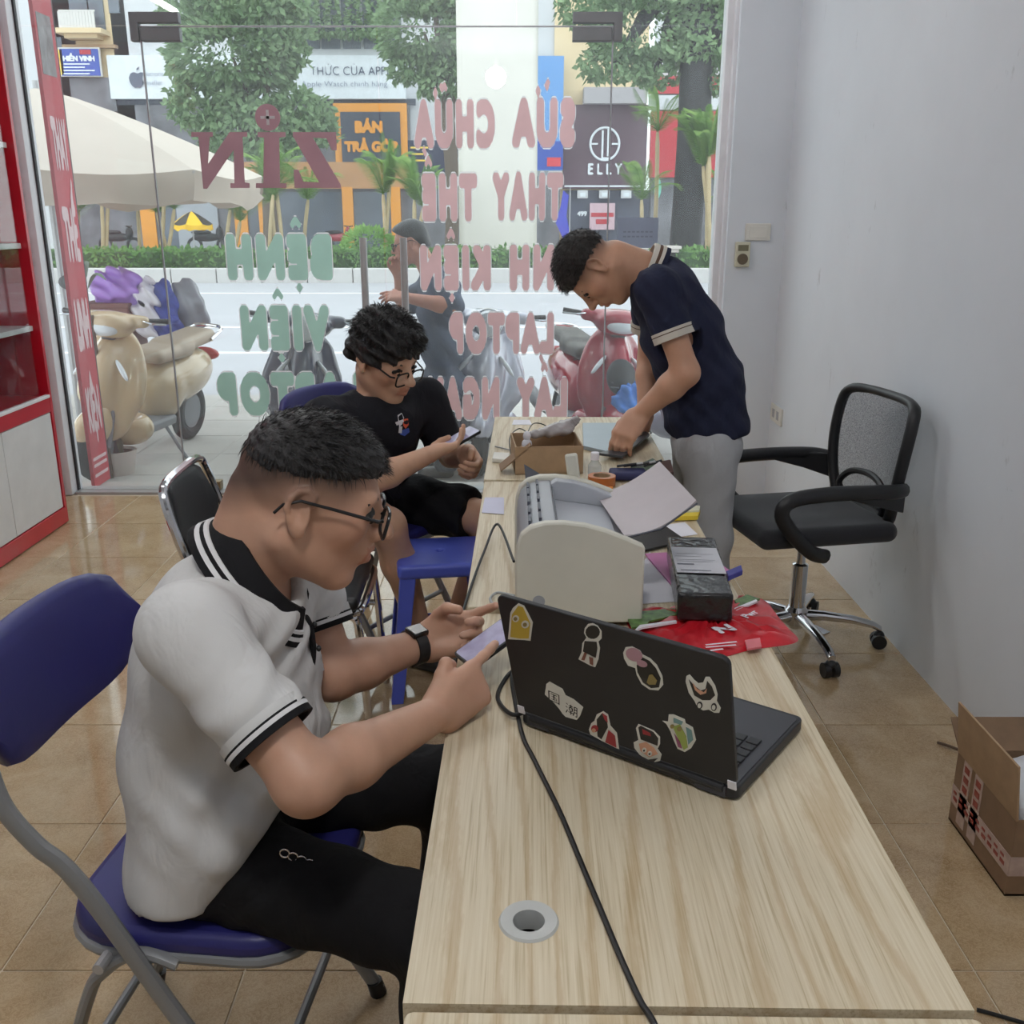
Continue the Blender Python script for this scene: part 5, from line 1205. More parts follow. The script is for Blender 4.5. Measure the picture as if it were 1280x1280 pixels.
# hair: thick on top, cropped sides
F = Field(V3(H1.c) - V3((.17,) * 3), V3(H1.c) + V3((.17,) * 3), .004)
F.ell(H1.p(.000, 0, .042), [.092 * 1.1, .079 * 1.1, .071 * 1.1], H1.np, 0).ell(H1.p(.042, 0, .056), [.057 * 1.1, .064 * 1.1, .042 * 1.1], H1.np, .02)
F.plane(H1.p(0, 0, .040), H1.m @ V3((.18, 0, -1)), .012)
F.plane(H1.p(.100, 0, .0), H1.m @ V3((1, 0, .12)), .02)
F.wrinkle(lambda X, Y, Z: .0022 * np.sin(X * 330 + 40 * Z) * np.sin(Y * 410 + 60 * X) + .0015 * np.sin(Z * 380 + X * 200))
hr = F.build('hair', M_HAIR, P1)
def samp1(rnd):
    while True:
        a = rnd.normal(size=3); a /= np.linalg.norm(a)
        q = V3((.000 + a[0] * .091, a[1] * .078, .042 + a[2] * .070))
        if q.z > .050 + .10 * q.x: break
    nrm = V3((a[0], a[1], a[2])); cd = V3((.75, 0, -.05)) if a[2] > .2 else V3((.25, 0, -.9))
    return H1.p(*q), (H1.m @ (nrm * .35 + cd + V3(rnd.normal(size=3)) * .22)).normalized()
strands('hair_strands', hr, M_HAIR, H1, 5000, samp1, .020)
G1 = glasses(H1, 'black rimmed glasses worn by the man in the white polo', w=.025, h=.0185, drop=.001)
# polo shirt
nb_ = V3((-.372, 1.366, .985))
M_POLO = m_cloth('white_pique', srgb(206, 206, 206)); M_BLK = m_cloth('black_knit', srgb(24, 24, 27)); M_WHT = m_cloth('white_knit', srgb(222, 222, 224))
slR, slL = shR.lerp(elR, .68), shL.lerp(elL, .62)
F = Field((-.68, 1.0, .42), (-.10, 1.72, 1.12), .0065)
for c, r in (((-.510, 1.395, .50), (.118, .205, .14)), ((-.500, 1.395, .68), (.125, .168, .14)), ((-.455, 1.378, .83), (.130, .160, .14)), ((-.420, 1.365, .93), (.108, .150, .070))): F.ell(c, r, None, .06)
F.cap((-.44, 1.366, .945), (-.415, 1.366, .975), .070, .056, .05)
for sh, sl, e in ((shR, slR, elR), (shL, slL, elL)):
    F.cap((-.432, 1.365, .922), sh, .064, .057, .05); F.cap(sh, sl + (e - sh) * .06, .059, .060, .045)
F.ell((-.36, 1.37, .70), (.06, .10, .14), None, .08)
F.ell((-.455, 1.385, .60), (.115, .195, .12), None, .06)
def pol(X, Y, Z):
    f = .0075 * np.sin(Z * 42 - X * 60 + 1.5 * np.sin(Y * 14)) * np.clip((.92 - Z) * 4, 0, 1) * np.clip((Z - .56) * 8, 0, 1) * np.clip((X + .55) * 8, 0, 1)
    f = f + .0045 * np.sin((Z + X * .8) * 75 + 2 * np.sin(Y * 20)) * np.exp(-((Z - .66) / .08) ** 2) * np.clip((X + .57) * 8, 0, 1)
    f = f + .005 * np.sin((X * .7 - Z) * 95 + Y * 30) * np.exp(-((Z - .90) / .06) ** 2) * np.clip((X + .45) * 8, 0, 1)
    return f
F.wrinkle(pol)
axR = (elR - shR).normalized(); axL = (elL - shL).normalized()
XX = F.pts((slice(None),) * 3)
def cut_sleeve(F, p, ax, rad=.12):
    X, Y, Z = F.pts((slice(None),) * 3); d = (X - p.x) * ax.x + (Y - p.y) * ax.y + (Z - p.z) * ax.z
    rr = np.sqrt((X - p.x) ** 2 + (Y - p.y) ** 2 + (Z - p.z) ** 2)
    F.D = np.where(rr < rad, np.maximum(F.D, d), F.D).astype(np.float32)
cut_sleeve(F, slR, axR, .105); cut_sleeve(F, slL, axL, .09)
F.plane((-.5, 1.4, .500), (.04, 0, -1))
F.plane((-.40, 1.22, .575), (.79, -.05, -.61), .01)
F.cap(nb_, nb_ + V3((.09, 0, .10)), .060, .07, .012, 'sub')
SH1 = F.build('polo_shirt', M_POLO, P1, smooth=2)
for p, ax, r in ((slR, axR, .0605), (slL, axL, .0605)):
    for o_, w_, m_, nm in ((-.030, .012, M_POLO, 'cuff'), (-.018, .003, M_BLK, 'cuff_stripe'), (-.015, .006, M_WHT, 'cuff_stripe'), (-.009, .009, M_BLK, 'cuff_edge')):
        ring_band(p + ax * (o_ + .012), ax, r + .0015 + (.001 if 'stripe' in nm else 0), w_, .007).build(nm, m_, SH1)
# collar: black knit band with white lines, open at the front
def collar(base, axis, front, r0, r1, h, spec, parent, lean=.35, gap=38, ell=1.15):
    ax = Vector(axis).normalized(); f = Vector(front); f = (f - ax * f.dot(ax)).normalized(); sd = ax.cross(f)
    for (u0, u1, m_, nm, dr) in spec:
        rings = []
        for k in range(41):
            a = R(gap) + (2 * PI - 2 * R(gap)) * k / 40
            dirv = f * math.cos(a) * ell + sd * math.sin(a); fr = .5 + .5 * math.cos(a)
            row = []
            for u, rr in ((u0, 0), (u1, 0), (u1, .006), (u0, .006)):
                rad = r0 + (r1 - r0) * u + dr + rr; hh = h * u * (1 - .25 * fr) - .020 * fr * 1.6
                row.append(Vector(base) + dirv * rad + ax * hh)
            rings.append(row)
        b = MB(); b.loft(rings); b.build(nm, m_, parent, smooth=50)
nb = V3((-.383, 1.366, .978)); na = V3((.66, .05, .74))
collar(nb, na, (.75, .1, -.66), .098, .070, .064, ((0, .16, M_BLK, 'collar_edge', .002), (.16, .26, M_WHT, 'collar_stripe', .003), (.26, .36, M_BLK, 'collar_band', .002), (.36, .44, M_WHT, 'collar_stripe', .003), (.44, 1.0, M_BLK, 'collar', 0)), SH1, gap=22)
b = MB(); pk = [V3((-.325, 1.375, .925)), V3((-.312, 1.378, .90)), V3((-.308, 1.378, .86)), V3((-.312, 1.378, .82))]
b.tube(arc(pk, 5), .014, 8, flat=.35); b.build('placket', M_BLK, SH1)
for p in (pk[1], pk[2]):
    b = MB(); b.ell(p + V3((.010, -.006, 0)), (.004, .005, .005), 10, 6); b.build('button', M_BLACKP, SH1)
# trousers and shoes
M_TRO = m_cloth('black_trousers', srgb(20, 20, 23))
F = Field((-.66, 1.02, .05), (.06, 1.72, .68), .009)
F.ell((-.50, 1.40, .53), (.120, .178, .075), None, .04)
for y, ky in ((1.30, 1.17), (1.50, 1.56)):
    kn = V3((-.10, ky, .503)); F.cap((-.455, y, .523), kn, .085, .068, .05); F.cap(kn, (-.125, ky, .12), .066, .052, .03)
F.wrinkle(lambda X, Y, Z: .004 * np.sin((X + .3 * Z) * 70 + Y * 25) * np.sin(Z * 30 + 1) + .003 * np.sin((Z - X) * 110) * np.exp(-((X + .42) / .08) ** 2))
F.plane((0, 0, .10), (0, 0, -1))
TR1 = F.build('trousers', M_TRO, P1, smooth=2)
for ky in (1.17, 1.56):
    F = Field((-.22, ky - .07, -.005), (.12, ky + .07, .14), .006); F.cap((-.14, ky, .05), (.05, ky, .035), .045, .036, .02).cap((-.13, ky, .06), (-.13, ky, .11), .045, .042, .02).plane((0, 0, .001), (0, 0, -1)); F.build('shoe', M_BLACKP, P1)
# watch on the left wrist
wd = (wrL - elL).normalized(); wc = wrL - wd * .028
WA = thing('wristwatch', 'black wristwatch on the left wrist of the man in white', 'watch', wc)
ring_band(wc - wd * .011, wd, .0335, .022, .004).build('strap', M_BLACKP, WA)
un = V3((-.2, -.45, .85)); un = (un - wd * un.dot(wd)).normalized(); sx_ = wd.cross(un)
b = MB(); b.box(wc + un * .033, (.034, .03, .011), Matrix((wd, sx_, un)).transposed()); b.build('watch_case', mat('watch_black', srgb(18, 18, 20), .2, coat=.5), WA, bevel=.003)
b = MB(); b.box(wc - un * .0 - sx_ * .033, (.016, .008, .012), Matrix((wd, sx_, un)).transposed()); b.build('buckle', M_STEEL, WA, bevel=.001)
# phone in both hands
def phone(c, ex, ey, label, l=.155, w=.074):
    ex = Vector(ex).normalized(); ey = Vector(ey); ey = (ey - ex * ey.dot(ex)).normalized(); ez = ex.cross(ey); c = Vector(c)
    t = thing('mobile_phone', label, 'phone', c); b = MB()
    b.prism(rrect(l, w, .008, 4), c - ez * .0045, ex, ey, .009); b.build('phone_body', M_BLACKP, t, bevel=.0015)
    b = MB(); b.prism(rrect(l - .008, w - .006, .006, 4), c + ez * .0046, ex, ey, .0004); b.build('screen', M_SCREEN, t, smooth=0)
    return t
phone((-.022, 1.535, .808), (.74, .42, .40), (-.42, .88, -.05), 'dark phone held in both hands by the man in white')
# clear key tag at the hip
t = thing('key_bunch', 'small bunch of keys with clear tag at the belt of the man in white', 'keys', (-.335, 1.235, .60))
for k in range(4):
    b = MB(); a_ = V3((-.335 + .012 * k, 1.222, .60 - .006 * k)); b.tube([a_ + V3((.007 * math.cos(q), .0, .007 * math.sin(q))) for q in np.linspace(0, 2 * PI, 13)[:-1]], .0011, 6, loop=True); b.build('key_ring', M_CHROME, t)

# ----------------------------------------------------------------- helpers for prints laid on cloth
from mathutils.bvhtree import BVHTree
def bvh(o):
    T = TF.get(o.name, Matrix()); me = o.data
    return BVHTree.FromPolygons([T @ v.co for v in me.vertices], [tuple(p.vertices) for p in me.polygons])
def print_on(o, polys, name='print'):
    tr = bvh(o)
    for pl, m_ in polys:
        q = []
        for u, v in pl:
            h = tr.ray_cast(V3((0, 0, 1.5)), ray(u, v).normalized())
            if h[0] is None: q = None; break
            q.append(h[0] - ray(u, v).normalized() * .002)
        if q:
            b = MB(); b.add(q, [tuple(range(len(q)))]); b.build(name, m_, o, smooth=0)
# ----------------------------------------------------------------- man in the black t-shirt
P2 = thing('person', 'person in black t-shirt and black shorts, seated on folding chair reading phone', 'person', (-.50, 3.25, 0))
H2 = Head((-.414, 3.155, 1.056), -33, 21, 3, 1.10)
s2R, e2R, w2R = V3((-.595, 3.04, .875)), V3((-.435, 2.86, .720)), V3((-.262, 2.985, .775))
s2L, e2L, w2L = V3((-.300, 3.30, .895)), V3((-.215, 3.33, .690)), V3((-.150, 3.16, .735))
k2R, k2L = V3((-.395, 2.935, .555)), V3((-.06, 3.17, .50))
F = Field((-.78, 2.70, 0), (.10, 3.62, 1.26), .011, [((-.55, 3.0, .90), (-.27, 3.30, 1.20), .005), ((-.27, 2.93, .68), (-.05, 3.22, .84), .004)])
for c, r in (((-.51, 3.30, .54), (.12, .13, .09)), ((-.49, 3.27, .70), (.11, .12, .12)), ((-.46, 3.21, .82), (.13, .12, .10))): F.ell(c, r, None, .04)
F.cap((-.45, 3.19, .90), H2.p(-.03, 0, -.05), .062, .058, .03)
head_field(F, H2)
for sh, el, wr in ((s2R, e2R, w2R), (s2L, e2L, w2L)):
    F.cap((-.455, 3.19, .875), sh, .06, .05, .03); F.cap(sh, el, .050, .042, .03); m_ = el.lerp(wr, .32); F.cap(el, m_, .041, .043, .02); F.cap(m_, wr, .042, .027, .02)
hand(F, w2R, (.86, .42, .22), (.25, -.25, -.94), (-.35, .90, .15), ((22, 20, 12), (26, 24, 14), (28, 26, 14), (32, 28, 16)), ((.038, .040, -.02), (.062, .040, -.028), (.085, .024, -.03)), 1.05)
hand(F, w2L, (.35, -.80, -.35), (.75, .45, -.2), (-.5, .1, .85), ((40, 45, 25), (46, 50, 30), (50, 52, 30), (55, 55, 30)), ((.036, .040, -.016), (.060, .044, -.026), (.080, .034, -.034)), 1.05)
for hp, kn, an, toe in ((V3((-.56, 3.24, .53)), k2R, V3((-.30, 3.06, .09)), V3((-.18, 2.98, .03))), (V3((-.46, 3.36, .53)), k2L, V3((-.205, 3.36, .09)), V3((-.10, 3.30, .03)))):
    F.cap(hp, kn, .085, .058, .03); c_ = kn.lerp(an, .3); F.cap(kn, c_, .054, .056, .03); F.cap(c_, an, .054, .034, .03); F.cap(an - V3((0, 0, .04)), toe, .034, .028, .02)
F.build('body', M_SKIN3, P2, smooth=1, color=lambda W: head_tone(H2, W, None))
face_bits(H2, P2)
F = Field(V3(H2.c) - V3((.19,) * 3), V3(H2.c) + V3((.19,) * 3), .005)
F.ell(H2.p(-.012, 0, .058), [.118, .100, .100], H2.np, 0).ell(H2.p(.050, 0, .072), [.070, .088, .055], H2.np, .03)
for s in (-1, 1): F.ell(H2.p(.0, s * .070, .030), [.055, .030, .045], H2.np, .02)
F.ell(H2.p(-.085, 0, .0), [.040, .078, .055], H2.np, .02)
F.plane(H2.p(.098, 0, .0), H2.m @ V3((1, 0, .05)), .02)
F.ell(H2.p(.10, 0, -.040), [.078, .074, .095], H2.np, .012, 'sub')
F.wrinkle(lambda X, Y, Z: .006 * np.sin(X * 120 + 50 * Z) * np.sin(Y * 140 + 40 * X) + .005 * np.sin(Z * 150 + X * 90))
hr2 = F.build('hair', M_HAIR, P2)
def samp2(rnd):
    while True:
        a = rnd.normal(size=3); a /= np.linalg.norm(a)
        if a[2] > -.1 and not (a[0] > .6 and a[2] < .15): break
    q = V3((-.005 + a[0] * .105, a[1] * .090, .058 + a[2] * .088))
    return H2.p(*q), (H2.m @ (V3(a) * .7 + V3((.3, 0, -.2)) + V3(rnd.normal(size=3)) * .4)).normalized()
strands('hair_strands', hr2, M_HAIR, H2, 2600, samp2, .034, .0011, 5)
glasses(H2, 'thin dark glasses worn by the man in the black t-shirt', w=.026, h=.020, drop=.010)
M_TEE = m_cloth('black_jersey', srgb(30, 30, 36))
F = Field((-.80, 2.80, .44), (-.12, 3.62, 1.0), .009)
for c, r in (((-.52, 3.31, .53), (.155, .165, .11)), ((-.50, 3.28, .68), (.145, .155, .13)), ((-.465, 3.22, .80), (.155, .150, .12)), ((-.455, 3.19, .86), (.14, .13, .07))): F.ell(c, r, None, .06)
sl2R, sl2L = s2R.lerp(e2R, .80), s2L.lerp(e2L, .82)
for sh, sl in ((s2R, sl2R), (s2L, sl2L)): F.cap((-.455, 3.19, .87), sh, .078, .066, .05); F.cap(sh, sl, .068, .070, .04)
cut_sleeve(F, s2R.lerp(e2R, .78), (e2R - s2R).normalized(), .11); cut_sleeve(F, s2L.lerp(e2L, .80), (e2L - s2L).normalized(), .11)
F.wrinkle(lambda X, Y, Z: .006 * np.sin((Z + X * .5) * 60 + Y * 20) * np.clip((.85 - Z) * 5, 0, 1) + .003 * np.sin((X - Y) * 80 + Z * 40))
F.plane((-.5, 3.3, .47), (0, 0, -1)); F.cap((-.45, 3.185, .90), H2.p(-.02, 0, -.06), .066, .07, .012, 'sub')
TS2 = F.build('t_shirt', M_TEE, P2, smooth=2)
ring_band((-.448, 3.183, .915), H2.p(-.03, 0, -.05) - V3((-.45, 3.19, .90)), .072, .014, .008).build('neckband', M_TEE, TS2)
S_PW = mat('print_white', srgb(216, 216, 222), .7); S_PO = mat('print_orange', srgb(222, 96, 66), .7); S_PB = mat('print_blue', srgb(66, 92, 176), .7)
print_on(TS2, [([(497, 519), (502, 516), (505, 522), (503, 530), (499, 534), (498, 527)], S_PW), ([(494, 528), (504, 524), (505, 527), (496, 532)], S_PW), ([(499, 533), (503, 533), (502, 542), (498, 541)], S_PW),
               ([(504, 524), (510, 523), (511, 531), (507, 536), (504, 532)], S_PO), ([(501, 538), (511, 535), (512, 540), (506, 545), (500, 543)], S_PB)])
F = Field((-.74, 2.86, .38), (.06, 3.58, .68), .009)
F.ell((-.51, 3.30, .53), (.14, .16, .09), None, .04)
for hp, kn, u in ((V3((-.56, 3.24, .535)), k2R, .50), (V3((-.46, 3.36, .535)), k2L, .80)):
    e_ = hp.lerp(kn, u); F.cap(hp, e_, .098, .096, .05)
    X, Y, Z = F.pts((slice(None),) * 3); ax = (kn - hp).normalized(); d_ = (X - e_.x) * ax.x + (Y - e_.y) * ax.y + (Z - e_.z) * ax.z; rr = np.sqrt((X - e_.x) ** 2 + (Y - e_.y) ** 2 + (Z - e_.z) ** 2); F.D = np.where(rr < .13, np.maximum(F.D, d_), F.D).astype(np.float32)
F.wrinkle(lambda X, Y, Z: .005 * np.sin((X + Z) * 60 + Y * 30))
F.build('shorts', m_cloth('black_shorts', srgb(24, 24, 27)), P2, smooth=2)
for an, toe in ((V3((-.30, 3.06, .0)), V3((-.18, 2.98, 0))), (V3((-.205, 3.36, .0)), V3((-.10, 3.30, 0)))):
    F = Field((an.x - .10, an.y - .16, 0), (an.x + .22, an.y + .12, .14), .007); d_ = (toe - an).normalized(); F.cap(an - d_ * .04 + V3((0, 0, .04)), toe + V3((0, 0, .032)), .044, .036, .02).cap(an + V3((0, 0, .05)), an + V3((0, 0, .09)), .044, .042, .02).plane((0, 0, .001), (0, 0, -1)); F.build('shoe', M_BLACKP, P2)
phone(V3((-.178, 3.045, .808)), (.80, .46, .38), (-.46, .88, .06), 'black phone held by the man in the black t-shirt')
# ----------------------------------------------------------------- standing man in the navy polo
P3 = thing('person', 'person in navy polo and grey trousers, standing bent over the far table', 'person', (.68, 3.22, 0))
H3 = Head(PY(743, 334, 3.22), 176, 76, 0, 1.05)
YC = 3.22
hipc, chest, neck = PY(884, 548, YC), PY(853, 420, YC), PY(806, 338, YC)
s3L, e3L, w3L = PY(822, 362, 3.07), PY(858, 466, 3.02), PY(797, 520, 3.09)
s3R, e3R, w3R = PY(812, 352, 3.40), PY(812, 450, 3.46), PY(806, 517, 3.36)
F = Field((.12, 2.90, 0), (.86, 3.58, 1.50), .011, [(tuple(H3.c - V3((.13, .11, .13))), tuple(H3.c + V3((.15, .11, .14))), .0045), (tuple(PZ(775, 560, .78) - V3((.06, .10, .05))), tuple(w3L + V3((.02, .05, .04))), .004)])
F.ell(hipc, (.09, .11, .09), None, .05); F.ell(chest, (.095, .12, .15), np.array(Matrix.Rotation(R(-22), 3, 'Y')), .05); F.ell(neck.lerp(chest, .35), (.085, .13, .08), None, .05)
F.cap(neck, H3.p(-.04, 0, -.05), .060, .056, .03); F.cap(neck + V3((0, 0, -.02)), H3.p(-.03, 0, -.06), .055, .05, .03)
head_field(F, H3)
for sh, el, wr in ((s3L, e3L, w3L), (s3R, e3R, w3R)):
    F.cap(neck.lerp(chest, .3), sh, .055, .048, .03); F.cap(sh, el, .046, .041, .02); m_ = el.lerp(wr, .3); F.cap(el, m_, .041, .043, .02); F.cap(m_, wr, .042, .027, .02)
dh = PZ(773, 556, .80) - w3L
hand(F, w3L, dh, (-.15, -.55, .80), (0, 1, .1), ((34, 26, 14), (36, 28, 14), (38, 28, 14), (40, 30, 16)), ((.036, .040, -.016), (.060, .046, -.030), (.082, .040, -.045)), 1.1, .10)
hand(F, w3R, (-.3, -.35, -.85), (0, .6, .7), (-.6, -.6, .2), ((30, 30, 20),) * 4, ((.036, .040, -.016), (.060, .046, -.030), (.082, .040, -.045)), 1.05)
for y in (3.12, 3.33):
    F.cap((hipc.x, y, .76), (.66, y, .45), .065, .05, .04); F.cap((.66, y, .45), (.68, y, .09), .055, .036, .03); F.cap((.69, y, .045), (.54, y, .03), .035, .028, .02)
def fade3(L):
    t = np.clip((L[:, 2] - (-.012 + np.clip(-L[:, 0] - .02, 0, .1) * -.5)) / .06, 0, 1); return t * np.clip((.070 - L[:, 0]) / .03, 0, 1) * .92
F.build('body', M_SKIN2, P3, smooth=1, color=lambda W: head_tone(H3, W, fade3))
face_bits(H3, P3)
F = Field(V3(H3.c) - V3((.17,) * 3), V3(H3.c) + V3((.17,) * 3), .0045)
F.ell(H3.p(-.006, 0, .045), [.101, .083, .086], H3.np, 0).ell(H3.p(.045, 0, .062), [.060, .068, .046], H3.np, .02)
F.plane(H3.p(0, 0, .022), H3.m @ V3((.30, 0, -1)), .012); F.plane(H3.p(.098, 0, .0), H3.m @ V3((1, 0, .15)), .02)
F.wrinkle(lambda X, Y, Z: .0022 * np.sin(X * 330 + 40 * Z) * np.sin(Y * 410 + 60 * X) + .0015 * np.sin(Z * 380))
hr3 = F.build('hair', M_HAIRB, P3)
def samp3(rnd):
    while True:
        a = rnd.normal(size=3); a /= np.linalg.norm(a); q = V3((-.006 + a[0] * .097, a[1] * .080, .045 + a[2] * .083))
        if q.z > .03 + .3 * q.x: break
    return H3.p(*q), (H3.m @ (V3(a) * .4 + V3((.6, 0, 0)) + V3(rnd.normal(size=3)) * .25)).normalized()
strands('hair_strands', hr3, M_HAIRB, H3, 2500, samp3, .018, .0009, 9)
M_NAVY = m_cloth('navy_pique', srgb(36, 40, 62))
F = Field((.30, 2.90, .72), (.92, 3.58, 1.46), .008)
lean = np.array(Matrix.Rotation(R(-20), 3, 'Y'))
F.ell(PY(884, 528, YC), (.140, .172, .10), None, .06); F.ell(PY(876, 480, YC), (.145, .170, .14), lean, .06); F.ell(PY(853, 418, YC), (.138, .170, .15), lean, .06); F.ell(PY(832, 366, YC), (.110, .165, .09), lean, .05)
F.cap(PY(826, 352, YC), PY(808, 342, YC), .085, .064, .04)
c3L, c3R = s3L.lerp(e3L, .58), s3R.lerp(e3R, .6)
for sh, sl in ((s3L, c3L), (s3R, c3R)): F.cap(PY(828, 366, YC), sh, .08, .064, .05); F.cap(sh, sl + (sl - sh) * .15, .064, .062, .04)
cut_sleeve(F, c3L, (e3L - s3L).normalized(), .095); cut_sleeve(F, c3R, (e3R - s3R).normalized(), .095)
F.wrinkle(lambda X, Y, Z: .004 * np.sin((Z - X * .8) * 55 + Y * 16) * np.clip((1.15 - Z) * 5, 0, 1) + .003 * np.sin((X + Z) * 90))
F.plane(PY(884, 541, YC), (.10, 0, -1)); F.cap(neck + V3((.01, 0, 0)), H3.p(-.04, 0, -.07), .060, .062, .012, 'sub')
SH3 = F.build('polo_shirt', M_NAVY, P3, smooth=2)
M_CUF = m_cloth('cream_knit', srgb(206, 200, 190)); M_BRN = m_cloth('brown_knit', srgb(96, 74, 62))
for c_, ax in ((c3L, (e3L - s3L).normalized()), (c3R, (e3R - s3R).normalized())):
    for o_, w_, m_, nm in ((-.030, .009, M_CUF, 'cuff_stripe'), (-.021, .003, M_BRN, 'cuff_stripe'), (-.018, .020, M_CUF, 'cuff')): ring_band(c_ + ax * o_, ax, .0655, w_, .007).build(nm, m_, SH3)
collar(PY(812, 345, YC), V3((-.80, 0, .60)), (-.6, 0, -.8), .088, .072, .050, ((0, .3, M_NAVY, 'collar_band', .0), (.3, .5, M_CUF, 'collar_stripe', .003), (.5, .7, M_BRN, 'collar_stripe', .001), (.7, 1.0, M_CUF, 'collar_edge', .001)), SH3, gap=20)
M_GTR = m_cloth('grey_chino', srgb(178, 180, 184))
F = Field((.48, 2.94, .04), (.90, 3.52, .95), .009)
F.ell(hipc + V3((0, 0, -.02)), (.118, .145, .10), None, .04)
for y in (3.12, 3.33): F.cap((hipc.x - .01, y, .77), (.66, y, .46), .092, .080, .05); F.cap((.66, y, .46), (.68, y, .10), .080, .068, .03)
F.wrinkle(lambda X, Y, Z: .002 * np.sin(Z * 34 + X * 30 + 2 * np.sin(Y * 20)) + .0015 * np.sin((X - Z) * 60)); F.plane((0, 0, .06), (0, 0, -1))
F.build('trousers', M_GTR, P3, smooth=2)
for y in (3.12, 3.33):
    F = Field((.46, y - .07, -.002), (.78, y + .07, .12), .007); F.cap((.70, y, .045), (.53, y, .034), .046, .038, .02).plane((0, 0, .001), (0, 0, -1)); F.build('shoe', M_BLACKP, P3)
# ----------------------------------------------------------------- man outside with a phone at his ear
GZ = -.15; YO = 6.25
P4 = thing('person', 'person in blue grey t-shirt on the pavement outside, phone held to face', 'person', (PY(550, 400, YO).x, YO, GZ))
H4 = Head(PY(514, 303, YO), 178, 14, 0, 1.08)
hp4, ch4, nk4 = PY(553, 485, YO), PY(551, 395, YO), PY(538, 342, YO)
sR4, eR4, wR4 = PY(560, 362, YO - .20), PY(566, 384, YO - .30), PY(508, 372, YO - .32)      # near arm reaching left
sL4, eL4, wL4 = PY(535, 358, YO + .18), PY(505, 385, YO + .12), PY(498, 342, YO + .02)       # far arm with phone
F = Field((-1.05, 5.75, GZ), (-.15, 6.62, 1.62), .014, [((H4.c.x - .13, YO - .11, H4.c.z - .14), (H4.c.x + .13, YO + .11, H4.c.z + .15), .007), (tuple(wR4 - V3((.19, .06, .05))), tuple(wR4 + V3((.02, .05, .05))), .006)])
F.ell(hp4, (.09, .11, .10), None, .05); F.ell(ch4, (.095, .12, .18), None, .05); F.cap(nk4, H4.p(-.03, 0, -.05), .062, .058, .03); head_field(F, H4)
for sh, el, wr in ((sR4, eR4, wR4), (sL4, eL4, wL4)):
    F.cap(nk4 + V3((.03, 0, -.08)), sh, .055, .050, .03); F.cap(sh, el, .050, .046, .03); F.cap(el, el.lerp(wr, .3), .046, .048, .02); F.cap(el.lerp(wr, .3), wr, .047, .030, .02)
hand(F, wR4, (-.95, 0, .1), (0, -.6, .8), (0, .7, .6), ((10, 12, 8), (18, 18, 10), (26, 22, 12), (34, 26, 14)), ((.036, .040, -.016), (.060, .060, -.02), (.080, .075, -.02)), 1.1, .14)
hand(F, wL4, (-.1, -.1, .95), (.2, .9, 0), (-.9, 0, .2), ((45, 45, 25),) * 4, ((.036, .040, -.016), (.060, .046, -.030), (.082, .040, -.045)), 1.0)
for y in (YO - .1, YO + .1):
    F.cap((hp4.x, y, hp4.z - .04), (hp4.x, y, .32), .09, .06, .04); F.cap((hp4.x, y, .32), (hp4.x + .02, y, GZ + .09), .058, .04, .03); F.cap((hp4.x + .03, y, GZ + .045), (hp4.x - .13, y, GZ + .03), .036, .03, .02)
F.build('body', M_SKIN4, P4, smooth=1, color=lambda W: head_tone(H4, W, None))
face_bits(H4, P4, hairm=M_HAIRG)
F = Field(V3(H4.c) - V3((.17,) * 3), V3(H4.c) + V3((.17,) * 3), .007)
F.ell(H4.p(-.010, 0, .046), [.107, .088, .090], H4.np, 0).ell(H4.p(.045, 0, .07), [.060, .070, .044], H4.np, .02).ell(H4.p(-.075, 0, -.01), [.04, .075, .06], H4.np, .02)
F.plane(H4.p(0, 0, .018), H4.m @ V3((.75, 0, -1)), .012); F.build('hair', M_HAIRG, P4)
glasses(H4, 'thin glasses worn by the man outside')
M_BLT = m_cloth('blue_grey_jersey', srgb(82, 90, 108))
F = Field((-1.0, 5.75, .35), (-.15, 6.62, 1.45), .012)
F.ell(PY(555, 482, YO), (.165, .19, .13), None, .06); F.ell(PY(552, 430, YO), (.155, .185, .18), None, .06); F.ell(PY(549, 385, YO), (.145, .185, .14), None, .06); F.cap(PY(548, 362, YO), nk4, .10, .075, .05)
for sh, sl in ((sR4, sR4.lerp(eR4, .85)), (sL4, sL4.lerp(eL4, .7))): F.cap(nk4 + V3((.03, 0, -.06)), sh, .085, .072, .05); F.cap(sh, sl, .074, .076, .04)
F.wrinkle(lambda X, Y, Z: .007 * np.sin((Z + X) * 40 + Y * 10)); F.plane((0, 0, PY(555, 475, YO).z - .05), (0, 0, -1)); F.cap(nk4 + V3((-.01, 0, .02)), H4.p(-.02, 0, -.06), .066, .066, .012, 'sub')
F.build('t_shirt', M_BLT, P4, smooth=2)
F = Field((-.95, 5.95, GZ), (-.15, 6.55, .75), .014); F.ell(hp4, (.14, .17, .12), None, .04)
for y in (YO - .1, YO + .1): F.cap((hp4.x, y, hp4.z - .05), (hp4.x, y, .30), .105, .09, .05); F.cap((hp4.x, y, .30), (hp4.x + .02, y, GZ + .08), .088, .075, .03)
F.plane((0, 0, GZ + .05), (0, 0, -1)); F.build('trousers', m_cloth('dark_grey_trousers', srgb(66, 70, 82)), P4, smooth=2)
for y in (YO - .1, YO + .1):
    F = Field((hp4.x - .22, y - .07, GZ - .002), (hp4.x + .14, y + .07, GZ + .12), .009); F.cap((hp4.x + .03, y, GZ + .045), (hp4.x - .13, y, GZ + .034), .046, .038, .02).plane((0, 0, GZ + .001), (0, 0, -1)); F.build('shoe', M_BLACKP, P4)
